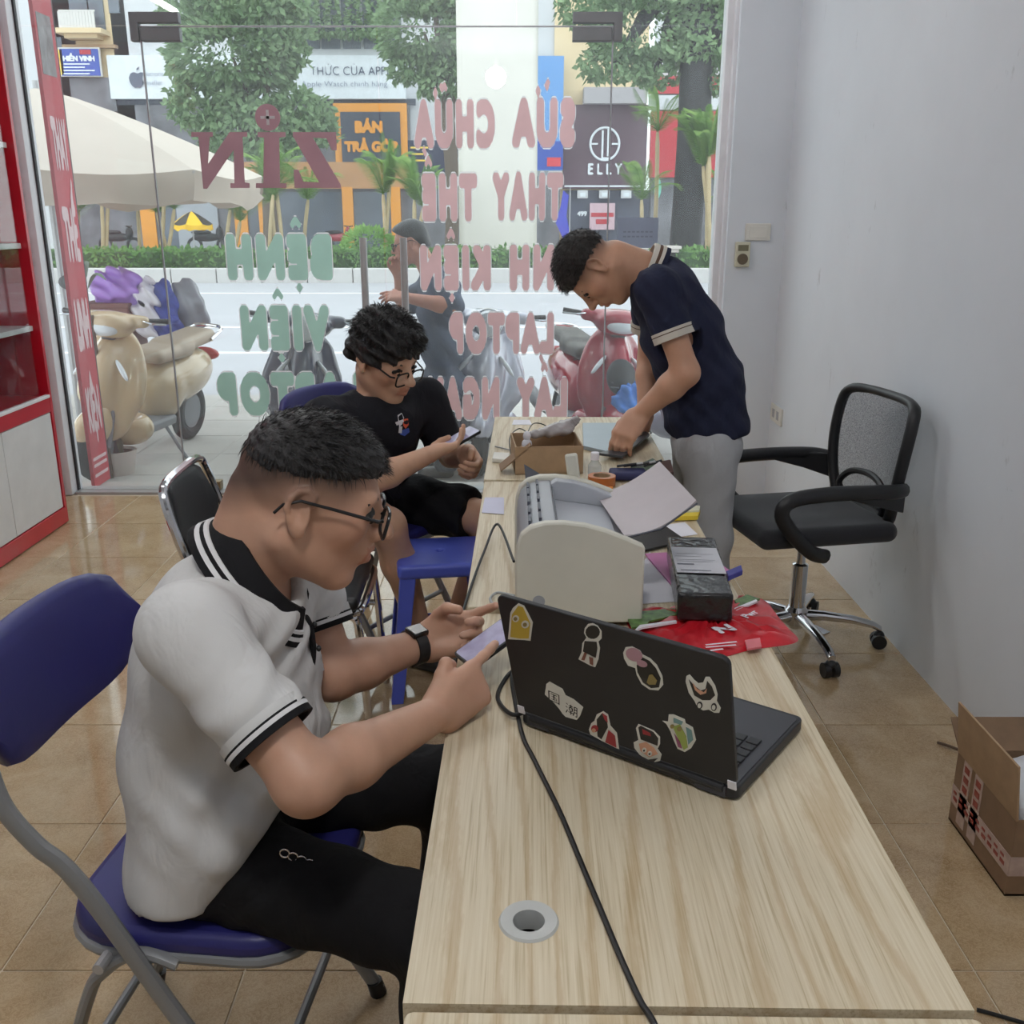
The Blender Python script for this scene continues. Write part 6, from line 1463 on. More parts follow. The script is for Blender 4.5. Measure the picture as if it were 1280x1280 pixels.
# ================================================================= outside: pavement, road, median
def st(name, b, m, label, **k): o = b.build(name, m, **k); return tag(o, label, None, None, 'structure')
M_PAVE = mat('pavement_concrete', srgb(186, 182, 178), .8, var=.08, vscale=2, bmp=.1, bscale=40)
M_ROAD = mat('pale_asphalt', srgb(174, 174, 180), .85, var=.05, vscale=1.5, bmp=.1, bscale=80)
M_KERB = mat('kerb_stone', srgb(196, 194, 192), .8, var=.06)
b = MB(); b.bb(-9, 8, 5.40, 9.2, -.4, GZ - .002); pv = st('pavement', b, M_PAVE, 'pale concrete slab pavement outside the shop', smooth=0)
b = MB(); b.bb(-2.62, 1.39, 5.36, 5.62, -.4, -.03); st('doorstep', b, M_PAVE, 'grey step in front of the glass doors', smooth=0, bevel=.01)
tm = MB(); tm.box((0, 0, -.01), (.592, .592, .02)); s0 = None
for i in range(-8, 6):
    for j in range(0, 6):
        if s0 is None: s0 = tm.build('paving_slab', M_PAVE, None, smooth=0, bevel=.004, bseg=1); q = s0
        else: q = s0.copy(); COL.objects.link(q)
        q.parent = pv; q.location = (i * .6, 5.92 + j * .6, GZ + .001)
b = MB(); b.bb(-60, 60, 9.2, 26.2, -.5, -.22); rd = st('road', b, M_ROAD, 'wide pale asphalt road beyond the pavement', smooth=0)
M_LINE = mat('road_paint', srgb(236, 236, 236), .7, var=.03)
for y in (12.6, 15.6, 22.6):
    b = MB(); b.bb(-40, 40, y, y + .16, -.222, -.216); b.build('lane_line', M_LINE, rd, smooth=0)
k0 = None
med = st('median', MB().bb(-60, 60, 26.3, 31, -.5, .08), mat('median_soil', srgb(120, 112, 92), .9), 'planted strip in the middle of the road', smooth=0)
for i in range(-15, 16):
    if k0 is None: k0 = MB().box((0, 0, 0), (1.17, .3, .62)).build('kerb_block', M_KERB, None, smooth=0, bevel=.03); q = k0
    else: q = k0.copy(); COL.objects.link(q)
    q.parent = med; q.location = (i * 1.19, 26.25, -.155)
    if i in (5,):
        q.data = k0.data.copy(); q.data.materials[0] = mat('red_kerb_paint', srgb(206, 66, 72), .7)
b = MB(); b.bb(-60, 60, 31, 42, -.5, -.22); st('far_road', b, M_ROAD, 'far carriageway beyond the hedge', smooth=0)
b = MB(); b.bb(-60, 60, 42, 60, -.5, -.05); st('far_pavement', b, M_PAVE, 'pavement before the shops across the road', smooth=0)
# ---------------------------------------------------------------- leaves
def m_leaf(name, c0, c1, trans=.35):
    nt = NT(name); nt.n.remove(nt.b); oi = nt.new('ShaderNodeTexCoord')
    c = ramp(nt, noise(nt, oi.outputs['Object'], 1.7, 5, .8), [(.35, c0), (.65, c1)])
    d = nt.new('ShaderNodeBsdfDiffuse'); t = nt.new('ShaderNodeBsdfTranslucent'); nt.link(c, d.inputs[0]); nt.link(c, t.inputs[0])
    mx = nt.new('ShaderNodeMixShader'); mx.inputs[0].default_value = trans; nt.link(d.outputs[0], mx.inputs[1]); nt.link(t.outputs[0], mx.inputs[2]); nt.link(mx.outputs[0], nt.out.inputs['Surface'])
    return nt.m
M_LEAFT = m_leaf('tree_leaf', srgb(98, 128, 90), srgb(168, 194, 150)); M_LEAFH = m_leaf('hedge_leaf', srgb(74, 112, 58), srgb(140, 180, 110)); M_LEAFP = m_leaf('palm_leaf', srgb(104, 146, 74), srgb(170, 202, 120), .45)
M_BARK = mat('bark', srgb(104, 92, 80), .9, bmp=.4, bscale=8); M_PTRUNK = mat('palm_cane', srgb(186, 166, 130), .7, var=.15, vscale=3)
def leaf_cloud(name, m, parent, pts, size, seed=1, kind='stuff', flat=.0):
    rnd = np.random.RandomState(seed); n = len(pts); P = np.array(pts)
    d = rnd.normal(size=(n, 3)); d[:, 2] -= .3; d /= np.linalg.norm(d, axis=1)[:, None]
    e = np.cross(d, rnd.normal(size=(n, 3))); e /= np.linalg.norm(e, axis=1)[:, None]
    s = size * rnd.uniform(.6, 1.25, (n, 1))
    V = np.stack([P, P + d * s * .5 + e * s * .26, P + d * s, P + d * s * .5 - e * s * .26], 1).reshape(-1, 3)
    F = np.arange(4 * n).reshape(-1, 4)
    T = TF.get(parent.name) if parent is not None else None
    if T is not None: V = V - np.array(T.translation)
    me = bpy.data.meshes.new(name); me.vertices.add(len(V)); me.vertices.foreach_set('co', V.astype(np.float32).ravel())
    me.loops.add(F.size); me.loops.foreach_set('vertex_index', F.astype(np.int32).ravel()); me.polygons.add(n); me.polygons.foreach_set('loop_start', np.arange(0, F.size, 4, dtype=np.int32)); me.update(calc_edges=True)
    me.materials.append(m); o = bpy.data.objects.new(name, me); COL.objects.link(o); o.parent = parent; o['kind'] = kind
    return o
def blob_points(blobs, n, seed):
    rnd = np.random.RandomState(seed); w = np.array([b[1][0] * b[1][1] * b[1][2] for b in blobs]) ** .67; w /= w.sum(); out = []
    for b_, k in zip(blobs, (w * n).astype(int)):
        a = rnd.normal(size=(k, 3)); a /= np.linalg.norm(a, axis=1)[:, None]; r = rnd.uniform(.55, 1.0, (k, 1)) ** .5
        a[:, 2] = np.where(a[:, 2] < -.5, -.5, a[:, 2]); out.append(np.array(b_[0]) + a * r * np.array(b_[1]))
    return np.concatenate(out)
def tree(label, base, trunk_r, trunk_top, blobs, n, size, seed, m=None, bark=None):
    t = thing('tree', label, 'tree', base); B = Vector(base)
    b = MB(); b.tube(arc([B, B + Vector((.1, 0, trunk_top * .5)), B + Vector((-.05, 0, trunk_top))], 4), [trunk_r] * 8 + [trunk_r * .8], 12); b.build('trunk', bark or M_BARK, t)
    for c, r in blobs[:6]:
        b = MB(); b.tube(arc([B + Vector((0, 0, trunk_top * .85)), (B + Vector((0, 0, trunk_top)) + Vector(c)) / 2, c], 3), [trunk_r * .45] * 5 + [trunk_r * .2] * 2, 8); b.build('branch', bark or M_BARK, t)
    leaf_cloud('foliage', m or M_LEAFT, t, blob_points(blobs, n, seed), size, seed)
    return t
def blob(u, v, Y, ru, rv, ry=None):
    c = PY(u, v, Y); k = Y / 1.05 / 1215; return (tuple(c), (ru * k, ry or ru * k * .8, rv * k))
# big leafy trees across the road
Y1 = 38.
tree('large leafy green tree in front of the white shop sign', (PY(330, 200, Y1).x, Y1, -.05), .28, 4.2,
     [blob(290, 70, Y1, 75, 55), blob(338, 50, Y1, 48, 60), blob(265, 130, Y1, 55, 45), blob(315, 165, Y1, 70, 45), blob(370, 150, Y1, 48, 38), blob(395, 165, Y1, 30, 24), blob(250, 20, Y1, 50, 40), blob(310, 5, Y1, 70, 40)], 13000, .34, 3)
Y2 = 36.
tree('leafy green tree beside the concrete pillar', (PY(540, 200, Y2).x + .6, Y2, -.05), .24, 5.0,
     [blob(530, 40, Y2, 55, 45), blob(522, 84, Y2, 36, 28), blob(560, 95, Y2, 40, 40), blob(540, -10, Y2, 60, 40), blob(590, 60, Y2, 40, 50)], 7000, .30, 5)
Y3 = 29.5
tree('tall tree with thick dark trunk right of the dark shop sign', (PY(856, 300, Y3).x, Y3, .08), .46, 8.5,
     [blob(800, 40, Y3, 60, 50), blob(770, 80, Y3, 45, 30), blob(880, 50, Y3, 55, 45), blob(850, -20, Y3, 90, 50), blob(905, 100, Y3, 28, 30), blob(820, 90, Y3, 30, 25), blob(740, 10, Y3, 45, 30)], 8000, .24, 8, None, mat('dark_bark', srgb(34, 33, 38), .55, var=.15, vscale=1.5, bmp=.3, bscale=4))
# hedge in the median
rnd = np.random.RandomState(4); n_ = 9000
hx = rnd.uniform(-14, 11, n_); side_ = rnd.rand(n_)
hy = np.where(side_ < .55, 26.55 + rnd.uniform(0, .12, n_), rnd.uniform(26.6, 27.6, n_)); hz = np.where(side_ < .55, rnd.uniform(.1, .58, n_), .55 + rnd.uniform(-.03, .08, n_))
hd = thing('hedge', 'clipped green hedge along the median', 'hedge', (0, 27, .08))
MB().bb(-14, 11, 26.6, 27.6, .08, .54).build('hedge_core', mat('hedge_core', srgb(60, 88, 48), .9, var=.3, vscale=4), hd, smooth=0)
leaf_cloud('foliage', M_LEAFH, hd, np.stack([hx, hy, hz], 1), .16, 4)
sb = thing('round_shrub', 'round bright green shrub behind the hedge', 'shrub', tuple(PY(462, 312, 28.)[:2]) + (.08,)); c = PY(462, 310, 28.)
leaf_cloud('foliage', m_leaf('shrub_leaf', srgb(110, 160, 70), srgb(170, 210, 120)), sb, blob_points([(tuple(c), (.75, .6, .55))], 1600, 6), .14, 6); MB().cyl((c.x, 28, .08), (c.x, 28, c.z), .04).build('stem', M_BARK, sb)
# palms: canes and fronds
def frond_mesh(L, droop, w):
    b = MB(); pts = [Vector((L * u * (1 - .18 * u), 0, L * (1.05 * u - droop * u * u))) for u in np.linspace(0, 1, 9)]
    b.tube(pts, [.018 * (1 - .8 * u) for u in np.linspace(0, 1, 9)], 4)
    for i in range(1, 34):
        u = i / 34; k = u * 8; j = int(k); p = pts[j].lerp(pts[min(j + 1, 8)], k - j); l = w * math.sin(PI * min(1, u * .8 + .16)) + .06
        for s in (-1, 1):
            d = Vector((.75, s * .62, -.12)).normalized(); q = p + d * l; x = Vector((.028, 0, 0))
            b.add([p - x, p + x, p + d * l * .55 + x * .8, q, p + d * l * .55 - x * .8], [(0, 1, 2, 3, 4)])
    return b
FR = []
for L, dr, w in ((1.6, .95, .42), (1.45, .65, .36), (1.2, .25, .26)):
    o = frond_mesh(L, dr, w).build('frond', M_LEAFP, None, smooth=0); FR.append(o.data); bpy.data.objects.remove(o)
def palm(u, vtop, Y, canes, label, seed, vg=None, nf=6, k=1.0):
    rr = random.Random(seed); base = PY(u, 320, Y); t = thing('palm', label, 'palm', (base.x, Y, .08), 0, 'areca palms in the median')
    for ci in range(canes):
        top = PY(u + rr.uniform(-14, 14) * (ci > 0), vtop + rr.uniform(-4, 18) * (ci > 0), Y + rr.uniform(-.2, .2)); b0 = Vector((base.x + rr.uniform(-.22, .22), Y, .05))
        b = MB(); b.tube(arc([b0, b0.lerp(top, .5) + Vector((rr.uniform(-.05, .05), 0, 0)), top], 4), [.06 * k] * 8 + [.04 * k], 8); b.build('cane', M_PTRUNK, t)
        for j in range(nf + 3):
            f = bpy.data.objects.new('frond', FR[(j + ci) % 3 if j < nf + 1 else 2]); COL.objects.link(f); f.parent = t
            f.location = top - Vector((base.x, Y, .08)); sc_ = k * rr.uniform(.75, 1.1); f.scale = (sc_,) * 3
            f.rotation_euler = (0, rr.uniform(-.75, .0), 2 * PI * j / (nf + 3) + rr.uniform(-.4, .4))
spec = [(98, 262, 29, 2, 'palm with straight pale canes nearest the red banner', 6), (135, 250, 28.5, 2, 'small palm under the beige parasol', 6), (205, 250, 29, 3, 'bushy palm with three canes left of the yellow umbrella', 7), (172, 262, 30, 1, 'slanting thin palm beside the bushy one', 6),
        (288, 262, 28.5, 2, 'palm right of the yellow umbrella', 6), (345, 235, 28, 3, 'tall palm clump behind the mirrored logo', 6), (385, 250, 29.5, 1, 'single palm right of the clump', 7), (487, 232, 28, 2, 'palm in front of the orange framed shop', 7), (518, 250, 27.9, 2, 'palm left of the concrete pillar', 6),
        (802, 250, 28.6, 1, 'small palm left of the dark tree trunk', 6), (822, 165, 30.5, 1, 'tall palm behind the dark tree trunk', 7), (885, 190, 28, 3, 'slender palm clump with pale canes right of the trunk', 7), (905, 262, 29, 1, 'low palm beside the window post', 6)]
for i, (u, vt, Y, cn, lb, nf) in enumerate(spec): palm(u, vt, Y, cn, lb, i, None, nf, 1.05 if vt < 200 else .92)
# concrete viaduct pillar
a_, c_ = PY(574, 310, 28.6), PY(671, 310, 28.6)
t = thing('concrete_pillar', 'pale concrete viaduct pillar standing in the median', 'pillar', ((a_.x + c_.x) / 2, 29.6, .08))
b = MB(); b.prism(rrect(c_.x - a_.x, 2.0, .18, 4), ((a_.x + c_.x) / 2, 29.6, .085), (1, 0, 0), (0, 1, 0), 13); b.build('shaft', mat('pillar_concrete', srgb(216, 212, 204), .8, var=.06, vscale=.7, bmp=.1, bscale=5), t)
b = MB(); b.prism(rrect(c_.x - a_.x + .3, 2.3, .2, 4), ((a_.x + c_.x) / 2, 29.6, .08), (1, 0, 0), (0, 1, 0), .3); b.build('footing', M_KERB, t)
# utility cabinet in the median
c_ = PY(820, 330, 26.9); t = thing('utility_cabinet', 'low pale utility cabinet beside the hedge', 'cabinet', (c_.x, 26.9, .08))
M_CABI = mat('cabinet_paint', srgb(196, 188, 182), .5); MB().bb(c_.x - .62, c_.x + .55, 26.6, 27.2, .09, .62).build('body', M_CABI, t, bevel=.01); MB().bb(c_.x - .68, c_.x + .61, 26.55, 27.25, .62, .70).build('cap', M_CABI, t, bevel=.01)
MB().bb(c_.x - .5, c_.x + .0, 26.585, 26.6, .3, .52).build('pink_notice', mat('pink_notice', srgb(206, 150, 156), .7), t, smooth=0)
# ================================================================= shops across the road
YF = 45.0
def rect(u0, u1, v0, v1, Y=YF):
    a, c = PY(u0, v1, Y), PY(u1, v0, Y); return a.x, c.x, a.z, c.z
def panel(name, u0, u1, v0, v1, m, par, d=.15, off=0.0):
    x0, x1, z0, z1 = rect(u0, u1, v0, v1); b = MB(); b.bb(x0, x1, YF - off - d, YF - off, z0, z1); return b.build(name, m, par, smooth=0)
def sign(body, u0, u1, v0, v1, m, par, off=.3, bold=.06):
    x0, x1, z0, z1 = rect(u0, u1, v0, v1); return text(body, ((x0 + x1) / 2, YF - off - .02, z0), (1, 0, 0), (0, 0, 1), z1 - z0, m, par, 'lettering', bold=bold, width=x1 - x0, px=22)
M_BW = mat('building_white', srgb(206, 208, 212), .8, var=.06, vscale=.5); M_BC = mat('building_cream', srgb(226, 204, 166), .8, var=.06, vscale=.5); M_WIN = mat('window_glass_dark', srgb(96, 104, 116), .15, var=.25, vscale=.6); M_SIGNW = mat('sign_white', srgb(226, 232, 238), .6)
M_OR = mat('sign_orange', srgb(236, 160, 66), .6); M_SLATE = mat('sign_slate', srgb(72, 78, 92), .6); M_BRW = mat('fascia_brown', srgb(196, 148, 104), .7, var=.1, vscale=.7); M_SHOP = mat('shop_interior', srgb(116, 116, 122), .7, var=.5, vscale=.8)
M_RAIL = mat('white_rail', srgb(214, 212, 208), .5); M_BLUE = mat('sign_blue', srgb(58, 88, 178), .6); M_YEL = mat('sign_yellow', srgb(250, 214, 92), .6); M_REDS = mat('sign_red', srgb(186, 56, 66), .6); M_MAR = mat('sign_maroon', srgb(92, 70, 82), .5, var=.2, vscale=.3); M_TXT = mat('sign_text_grey', srgb(96, 104, 122), .6)
# left: white house and cream house with balcony
t = thing('white_house', 'plain white house wall behind the hanging blue signboard', 'building', (PY(60, 200, YF).x, YF, -.05))
panel('wall', -60, 83.5, -60, 320, M_BW, t, .2, 0); w_ = panel('window', 68, 80, 48, 62, M_WIN, t, .1, .2)
t = thing('cream_house', 'cream house with a balcony above the blue signboard', 'building', (PY(120, 200, YF).x, YF, -.05))
panel('wall', 84, 150, -60, 320, M_BC, t, .2, 0)
for (u0, u1, v0, v1) in ((92, 112, -10, 26), (116, 130, -10, 40), (140, 150, -8, 18)): w_ = panel('window', u0, u1, v0, v1, M_WIN, t, .1, .2)
panel('balcony_slab', 84, 140, 41, 47, M_BC, t, 1.0, .2); panel('balcony_corbel', 92, 132, 47, 52, M_BC, t, .7, .2); panel('ledge', 84, 150, 58, 62, mat('ledge_brown', srgb(168, 140, 110), .8), t, .3, .2)
panel('rail_top', 88, 132, 19, 21, M_RAIL, t, .06, 1.1)
for k in range(12): panel('baluster', 89 + k * 3.7, 90.2 + k * 3.7, 21, 41, M_RAIL, t, .05, 1.1)
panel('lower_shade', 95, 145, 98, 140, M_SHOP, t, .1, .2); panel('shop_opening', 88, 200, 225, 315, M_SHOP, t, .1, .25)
t = thing('blue_signboard', 'blue and yellow signboard with white lettering on the left house', 'sign', (PY(96, 100, YF).x, YF - .5, PY(96, 97, YF).z))
panel('board', 62, 131, 62, 98, M_RAIL, t, .1, .5); panel('yellow_field', 63, 85, 65, 96, M_YEL, t, .03, .6); panel('blue_field', 86, 129.5, 64, 97, M_BLUE, t, .03, .6)
sign('TIP', 65, 83, 74, 84, M_OR, t, .64, .1); sign('HIỀN VINH', 87.5, 126, 73, 79, M_SIGNW, t, .64, .1)
for v in (82, 86, 90, 94): panel('print_line', 88, 126 - (v % 3) * 6, v, v + 1.6, M_SIGNW, t, .01, .64)
panel('oval', 108, 121, 65, 71, M_REDS, t, .02, .64)
# middle: phone shop with long white sign, glass upper floors with hanging plants
t = thing('phone_shop', 'phone shop with long white sign above an orange framed front', 'building', (PY(330, 200, YF).x, YF, -.05))
panel('upper_wall', 146, 575, -70, 74, M_BW, t, .2, 0)
for k in range(8): panel('window', 300 + k * 26, 318 + k * 26, -40, 62, M_WIN, t, .08, .2)
panel('soffit', 146, 520, 124, 132, M_SLATE, t, .1, .1)
panel('ground_wall', 146, 512, 130, 320, M_SHOP, t, .2, 0)
sg = panel('sign_board', 144, 507, 71, 125, M_SIGNW, t, .25, .2)
sign('THỨC CỦA APPLE', 391, 497, 85, 96, M_TXT, t, .48, .03); sign('Apple Watch chính hãng', 380, 486, 103, 110, mat('sign_text_pale', srgb(160, 168, 184), .6), t, .48, .01)
sign('Authorised', 184, 216, 91, 97, mat('sign_text_pale', srgb(160, 168, 184), .6), t, .48, .01); sign('Reseller', 184, 208, 102, 108, mat('sign_text_pale', srgb(160, 168, 184), .6), t, .48, .01)
ap = [(172, 92), (176, 90), (179, 91), (178, 95), (178, 100), (180, 103), (178, 107), (175, 110), (172, 109), (169, 110), (165, 107), (162, 102), (161, 97), (163, 92), (167, 90)]
q = [PY(u, v, YF - .5) for u, v in ap]; MB().add(q, [tuple(range(len(q)))]).build('logo', M_TXT, t, smooth=0); q = [PY(u, v, YF - .5) for u, v in ((170, 88), (171, 85), (174, 83), (173, 87))]; MB().add(q, [(0, 1, 2, 3)]).build('logo_leaf', M_TXT, t, smooth=0)
fr = panel('sign_frame', 422, 509, 130, 212, M_OR, t, .2, .15); panel('sign_field', 430, 501, 141, 203, M_SLATE, t, .06, .36)
sign('BÁN', 446, 480, 153, 166, M_OR, t, .44, .10); sign('TRẢ GÓP', 433, 499, 178, 190, M_OR, t, .44, .10)
panel('fascia', 180, 512, 203, 236, M_BRW, t, .3, .1)
for u in (185, 300, 330, 433, 492): panel('column', u, u + 9, 234, 320, M_OR, t, .3, .12)
for u0, u1 in ((196, 226), (230, 270), (312, 328), (342, 378), (382, 430), (444, 490)): panel('window', u0, u1, 240, 312, M_WIN, t, .08, .2)
panel('grey_shutter', 229, 272, 232, 315, mat('shutter_grey', srgb(168, 172, 180), .6), t, .1, .3)
for k in range(9):
    u = 376 + k * 13; c = PY(u, 25, YF - .9); pl = thing('hanging_plant', 'trailing green plant hanging on the upper facade, %s from the left' % ('first second third fourth fifth sixth seventh eighth ninth'.split()[k]), 'plant', tuple(PY(u, 0, YF - .9)), 0, 'hanging plants on the upper facade')
    leaf_cloud('foliage', M_LEAFT, pl, blob_points([((c.x, YF - .8, c.z + .1), (.16, .12, 1.25))], 160, 20 + k), .28, 20 + k)
# dark blue sign and narrow blue boards
t = thing('dark_sign_shop', 'shop with dark navy signboard left of the pillar', 'building', (PY(545, 200, YF).x, YF, -.05))
panel('wall', 512, 700, -60, 320, M_BW, t, .15, -.2); panel('navy_board', 510, 640, 176, 216, mat('sign_navy', srgb(46, 52, 78), .6), t, .2, .1); panel('shop_opening', 512, 700, 220, 315, M_SHOP, t, .1, .1)
c_ = PY(572, 205, YF - .32); MB().cyl((c_.x, YF - .31, c_.z), (c_.x, YF - .34, c_.z), .25, n=20).build('round_logo', mat('logo_pale_blue', srgb(150, 190, 222), .6), t, smooth=0)
for (u0, u1, v) in ((514, 536, 184), (516, 530, 192), (520, 540, 200)): panel('print_line', u0, u1, v, v + 2.2, M_YEL, t, .02, .31)
t = thing('blue_banner_board', 'tall blue banner board right of the pillar', 'sign', (PY(687, 200, YF).x, YF - .6, PY(687, 212, YF).z))
panel('board', 669, 704, 73, 214, mat('banner_sky', srgb(108, 160, 220), .6), t, .1, .6); panel('blue_block', 670, 703, 178, 213, M_BLUE, t, .02, .7); panel('red_label', 683, 700, 198, 209, mat('label_red', srgb(220, 70, 80), .6), t, .02, .73)
# dark fashion shop ELLY
t = thing('fashion_shop', 'dark fashion shop with round emblem on its signboard', 'building', (PY(756, 200, YF).x, YF, -.05))
panel('wall', 690, 815, -60, 320, M_BC, t, .15, -.1); panel('sign_board', 703, 809, 132, 236, M_MAR, t, .3, .1); panel('awning', 728, 806, 112, 132, mat('awning_grey', srgb(170, 166, 170), .7), t, .8, .1)
c_ = PY(756, 180, YF - .42)
MB().tube([(c_.x + .62 * math.cos(a), YF - .42, c_.z + .66 * math.sin(a)) for a in np.linspace(0, 2 * PI, 33)[:-1]], .05, 6, loop=True).build('emblem_ring', M_SIGNW, t)
for (x0, x1, z0, z1) in ((-.14, -.06, -.62, .55), (-.06, .26, -.62, -.54), (.10, .17, -.5, .6), (-.58, -.30, -.03, .04), (.30, .58, -.03, .04)): MB().bb(c_.x + x0, c_.x + x1, YF - .45, YF - .41, c_.z + z0, c_.z + z1).build('emblem_bar', M_SIGNW, t, smooth=0)
sign('E L L Y', 734, 777, 205, 218, M_SIGNW, t, .42, .05)
panel('address_strip', 705, 806, 232, 234, M_SIGNW, t, .02, .41); panel('shop_opening', 704, 812, 238, 315, mat('dark_shop_interior', srgb(72, 76, 92), .6, var=.4, vscale=.8), t, .1, .1)
for u in (721, 748, 775): pw = panel('spot_box', u, u + 13, 238, 248, M_BW, t, .2, .25); 
for u in (724, 751, 778): panel('lamp_face', u, u + 7, 241, 246, M_SIGNW, t, .02, .46)
panel('poster', 736, 768, 254, 287, mat('poster_pink', srgb(206, 176, 186), .6, var=.1), t, .05, .3); panel('poster_red', 738, 766, 266, 271, M_REDS, t, .01, .36); panel('poster_red', 744, 760, 274, 280, M_REDS, t, .01, .36)
sign('499', 721, 733, 264, 270, M_SIGNW, t, .3, .08)
t = thing('red_shop', 'red fronted shop at the right end of the row', 'building', (PY(880, 200, YF).x, YF, -.05))
panel('wall', 808, 1010, -60, 320, M_BW, t, .15, -.1); panel('red_board', 810, 1000, 96, 118, M_REDS, t, .2, .1); panel('red_fascia', 810, 1000, 140, 222, M_REDS, t, .3, .05); panel('white_trim', 810, 1000, 120, 138, M_BW, t, .2, .1); panel('shop_opening', 810, 1000, 224, 316, M_SHOP, t, .1, .1)
sign('GF', 864, 886, 101, 110, M_SIGNW, t, .34, .1)
c_ = PY(822, 236, YF - .5); MB().ell(c_, (.16, .1, .42), 14, 10).build('oval_lamp', mat('oval_sign', srgb(120, 200, 180), .4, var=.4, vscale=3), t)
# promotional feather flag
t = thing('feather_flag', 'blue feather flag with white mark before the dark shop', 'flag', (PY(704, 300, 44).x, 44, -.05))
a_ = PY(704, 240, 44); MB().cyl((a_.x + .3, 44, -.05), (a_.x + .3, 44, a_.z + .2), .025).build('pole', M_STEEL, t)
q = [PY(u, v, 44) for u, v in ((704, 238), (711, 244), (708, 270), (714, 298), (706, 303), (693, 275), (700, 262))]; MB().add(q + [p + Vector((0, .02, 0)) for p in q], [tuple(range(7)), tuple(range(7, 14))[::-1]] + [(i, (i + 1) % 7, 7 + (i + 1) % 7, 7 + i) for i in range(7)]).build('banner', mat('flag_blue', srgb(70, 76, 196), .7), t, smooth=0)
# ================================================================= parasols
def parasol(name, label, c, r, zr, za, n, m, m2=None, val=.14, seed=0, valm=None, rot=0.0):
    t = thing(name, label, 'parasol', (c[0], c[1], GZ if c[1] < 9 else .08)); C = Vector((c[0], c[1], 0)); rr = random.Random(seed)
    for k in range(n):
        a0, a1 = 2 * PI * k / n + rot, 2 * PI * (k + 1) / n + rot; rows = []
        for i in range(7):
            u = i / 6; row = []
            for j in range(7):
                w = j / 6; a = a0 + (a1 - a0) * w; ch = math.cos((a1 - a0) / 2) / math.cos(a - (a0 + a1) / 2)
                row.append(C + Vector((math.cos(a), math.sin(a), 0)) * r * u * (ch * .6 + .4 * 1) + Vector((0, 0, za + (zr - za) * u ** 1.25 - .05 * math.sin(PI * w) * u)))
            rows.append(row)
        b = MB(); b.loft(rows, caps=False, closed=False); pn = b.build('canopy_panel', (m2 or m) if k % 2 else m, t, smooth=60)
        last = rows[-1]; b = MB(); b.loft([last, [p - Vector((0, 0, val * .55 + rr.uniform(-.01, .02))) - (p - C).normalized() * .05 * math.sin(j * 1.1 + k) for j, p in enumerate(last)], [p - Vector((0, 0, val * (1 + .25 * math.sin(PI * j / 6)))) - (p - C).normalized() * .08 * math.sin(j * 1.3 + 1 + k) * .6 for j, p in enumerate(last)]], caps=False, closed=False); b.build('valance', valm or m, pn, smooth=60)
        MB().tube([C + Vector((0, 0, za - .04)), rows[3][0] - Vector((0, 0, .03)), rows[6][0] - Vector((0, 0, .02))], .012, 6).build('rib', M_STEEL, t)
    MB().cyl(C + Vector((0, 0, GZ if c[1] < 9 else .0)), C + Vector((0, 0, za + .05)), .025, n=10).build('pole', M_STEEL, t); return t
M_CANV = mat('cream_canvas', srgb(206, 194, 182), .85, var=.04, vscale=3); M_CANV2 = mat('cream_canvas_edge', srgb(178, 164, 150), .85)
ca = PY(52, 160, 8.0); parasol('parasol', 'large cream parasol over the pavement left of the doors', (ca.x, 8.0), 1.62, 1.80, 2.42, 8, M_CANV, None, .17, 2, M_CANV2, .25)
cb_ = PY(240, 275, 36.); t = parasol('yellow_parasol', 'small yellow and black parasol on the far pavement', (cb_.x, 36.), .72, PY(240, 280, 36).z, PY(240, 264, 36).z, 8, mat('yellow_canvas', srgb(244, 196, 48), .8), mat('black_canvas', srgb(60, 56, 48), .8), .14, 3)
# ================================================================= red vertical banner outside the left jamb
XB = -2.42
t = thing('vertical_banner', 'tall red banner with white lettering outside the left window post', 'banner', (XB, 5.55, -.03))
MB().bb(XB - .02, XB, 5.44, 5.66, -.02, 3.0).build('board', mat('banner_red', srgb(190, 66, 76), .6), t, smooth=0)
MB().bb(XB - .035, XB - .005, 5.66, 5.685, -.02, 3.0).build('edge_frame', M_DARK, t, smooth=0)
M_BTX = mat('banner_white', srgb(226, 196, 200), .6)
def btext(body, v0, v1):
    z1, z0 = PX(60 + v0 * .115, v0, XB).z, PX(60 + v1 * .115, v1, XB).z
    u_ = PY(70, v0, 5.55).z, PY(70, v1, 5.55).z
    text(body, (XB + .002, 5.55, u_[1]), (0, 1, 0), (0, 0, 1), u_[0] - u_[1], M_BTX, t, 'lettering', bold=.09, width=.17, px=24)
btext('THAY', 150, 208); btext('THẾ', 262, 322); btext('LINH', 376, 432); btext('KIỆN', 485, 536)
u_ = PY(75, 18, 5.55).z, PY(75, 95, 5.55).z; MB().bb(XB, XB + .002, 5.46, 5.62, u_[1], u_[0]).build('picture', mat('banner_grey_photo', srgb(134, 130, 132), .6, var=.4, vscale=12), t, smooth=0)
for v in (570, 578, 590):
    z = PY(120, v, 5.55).z; MB().bb(XB, XB + .002, 5.46, 5.64, z - .012, z + .006).build('stripe', M_BTX, t, smooth=0)
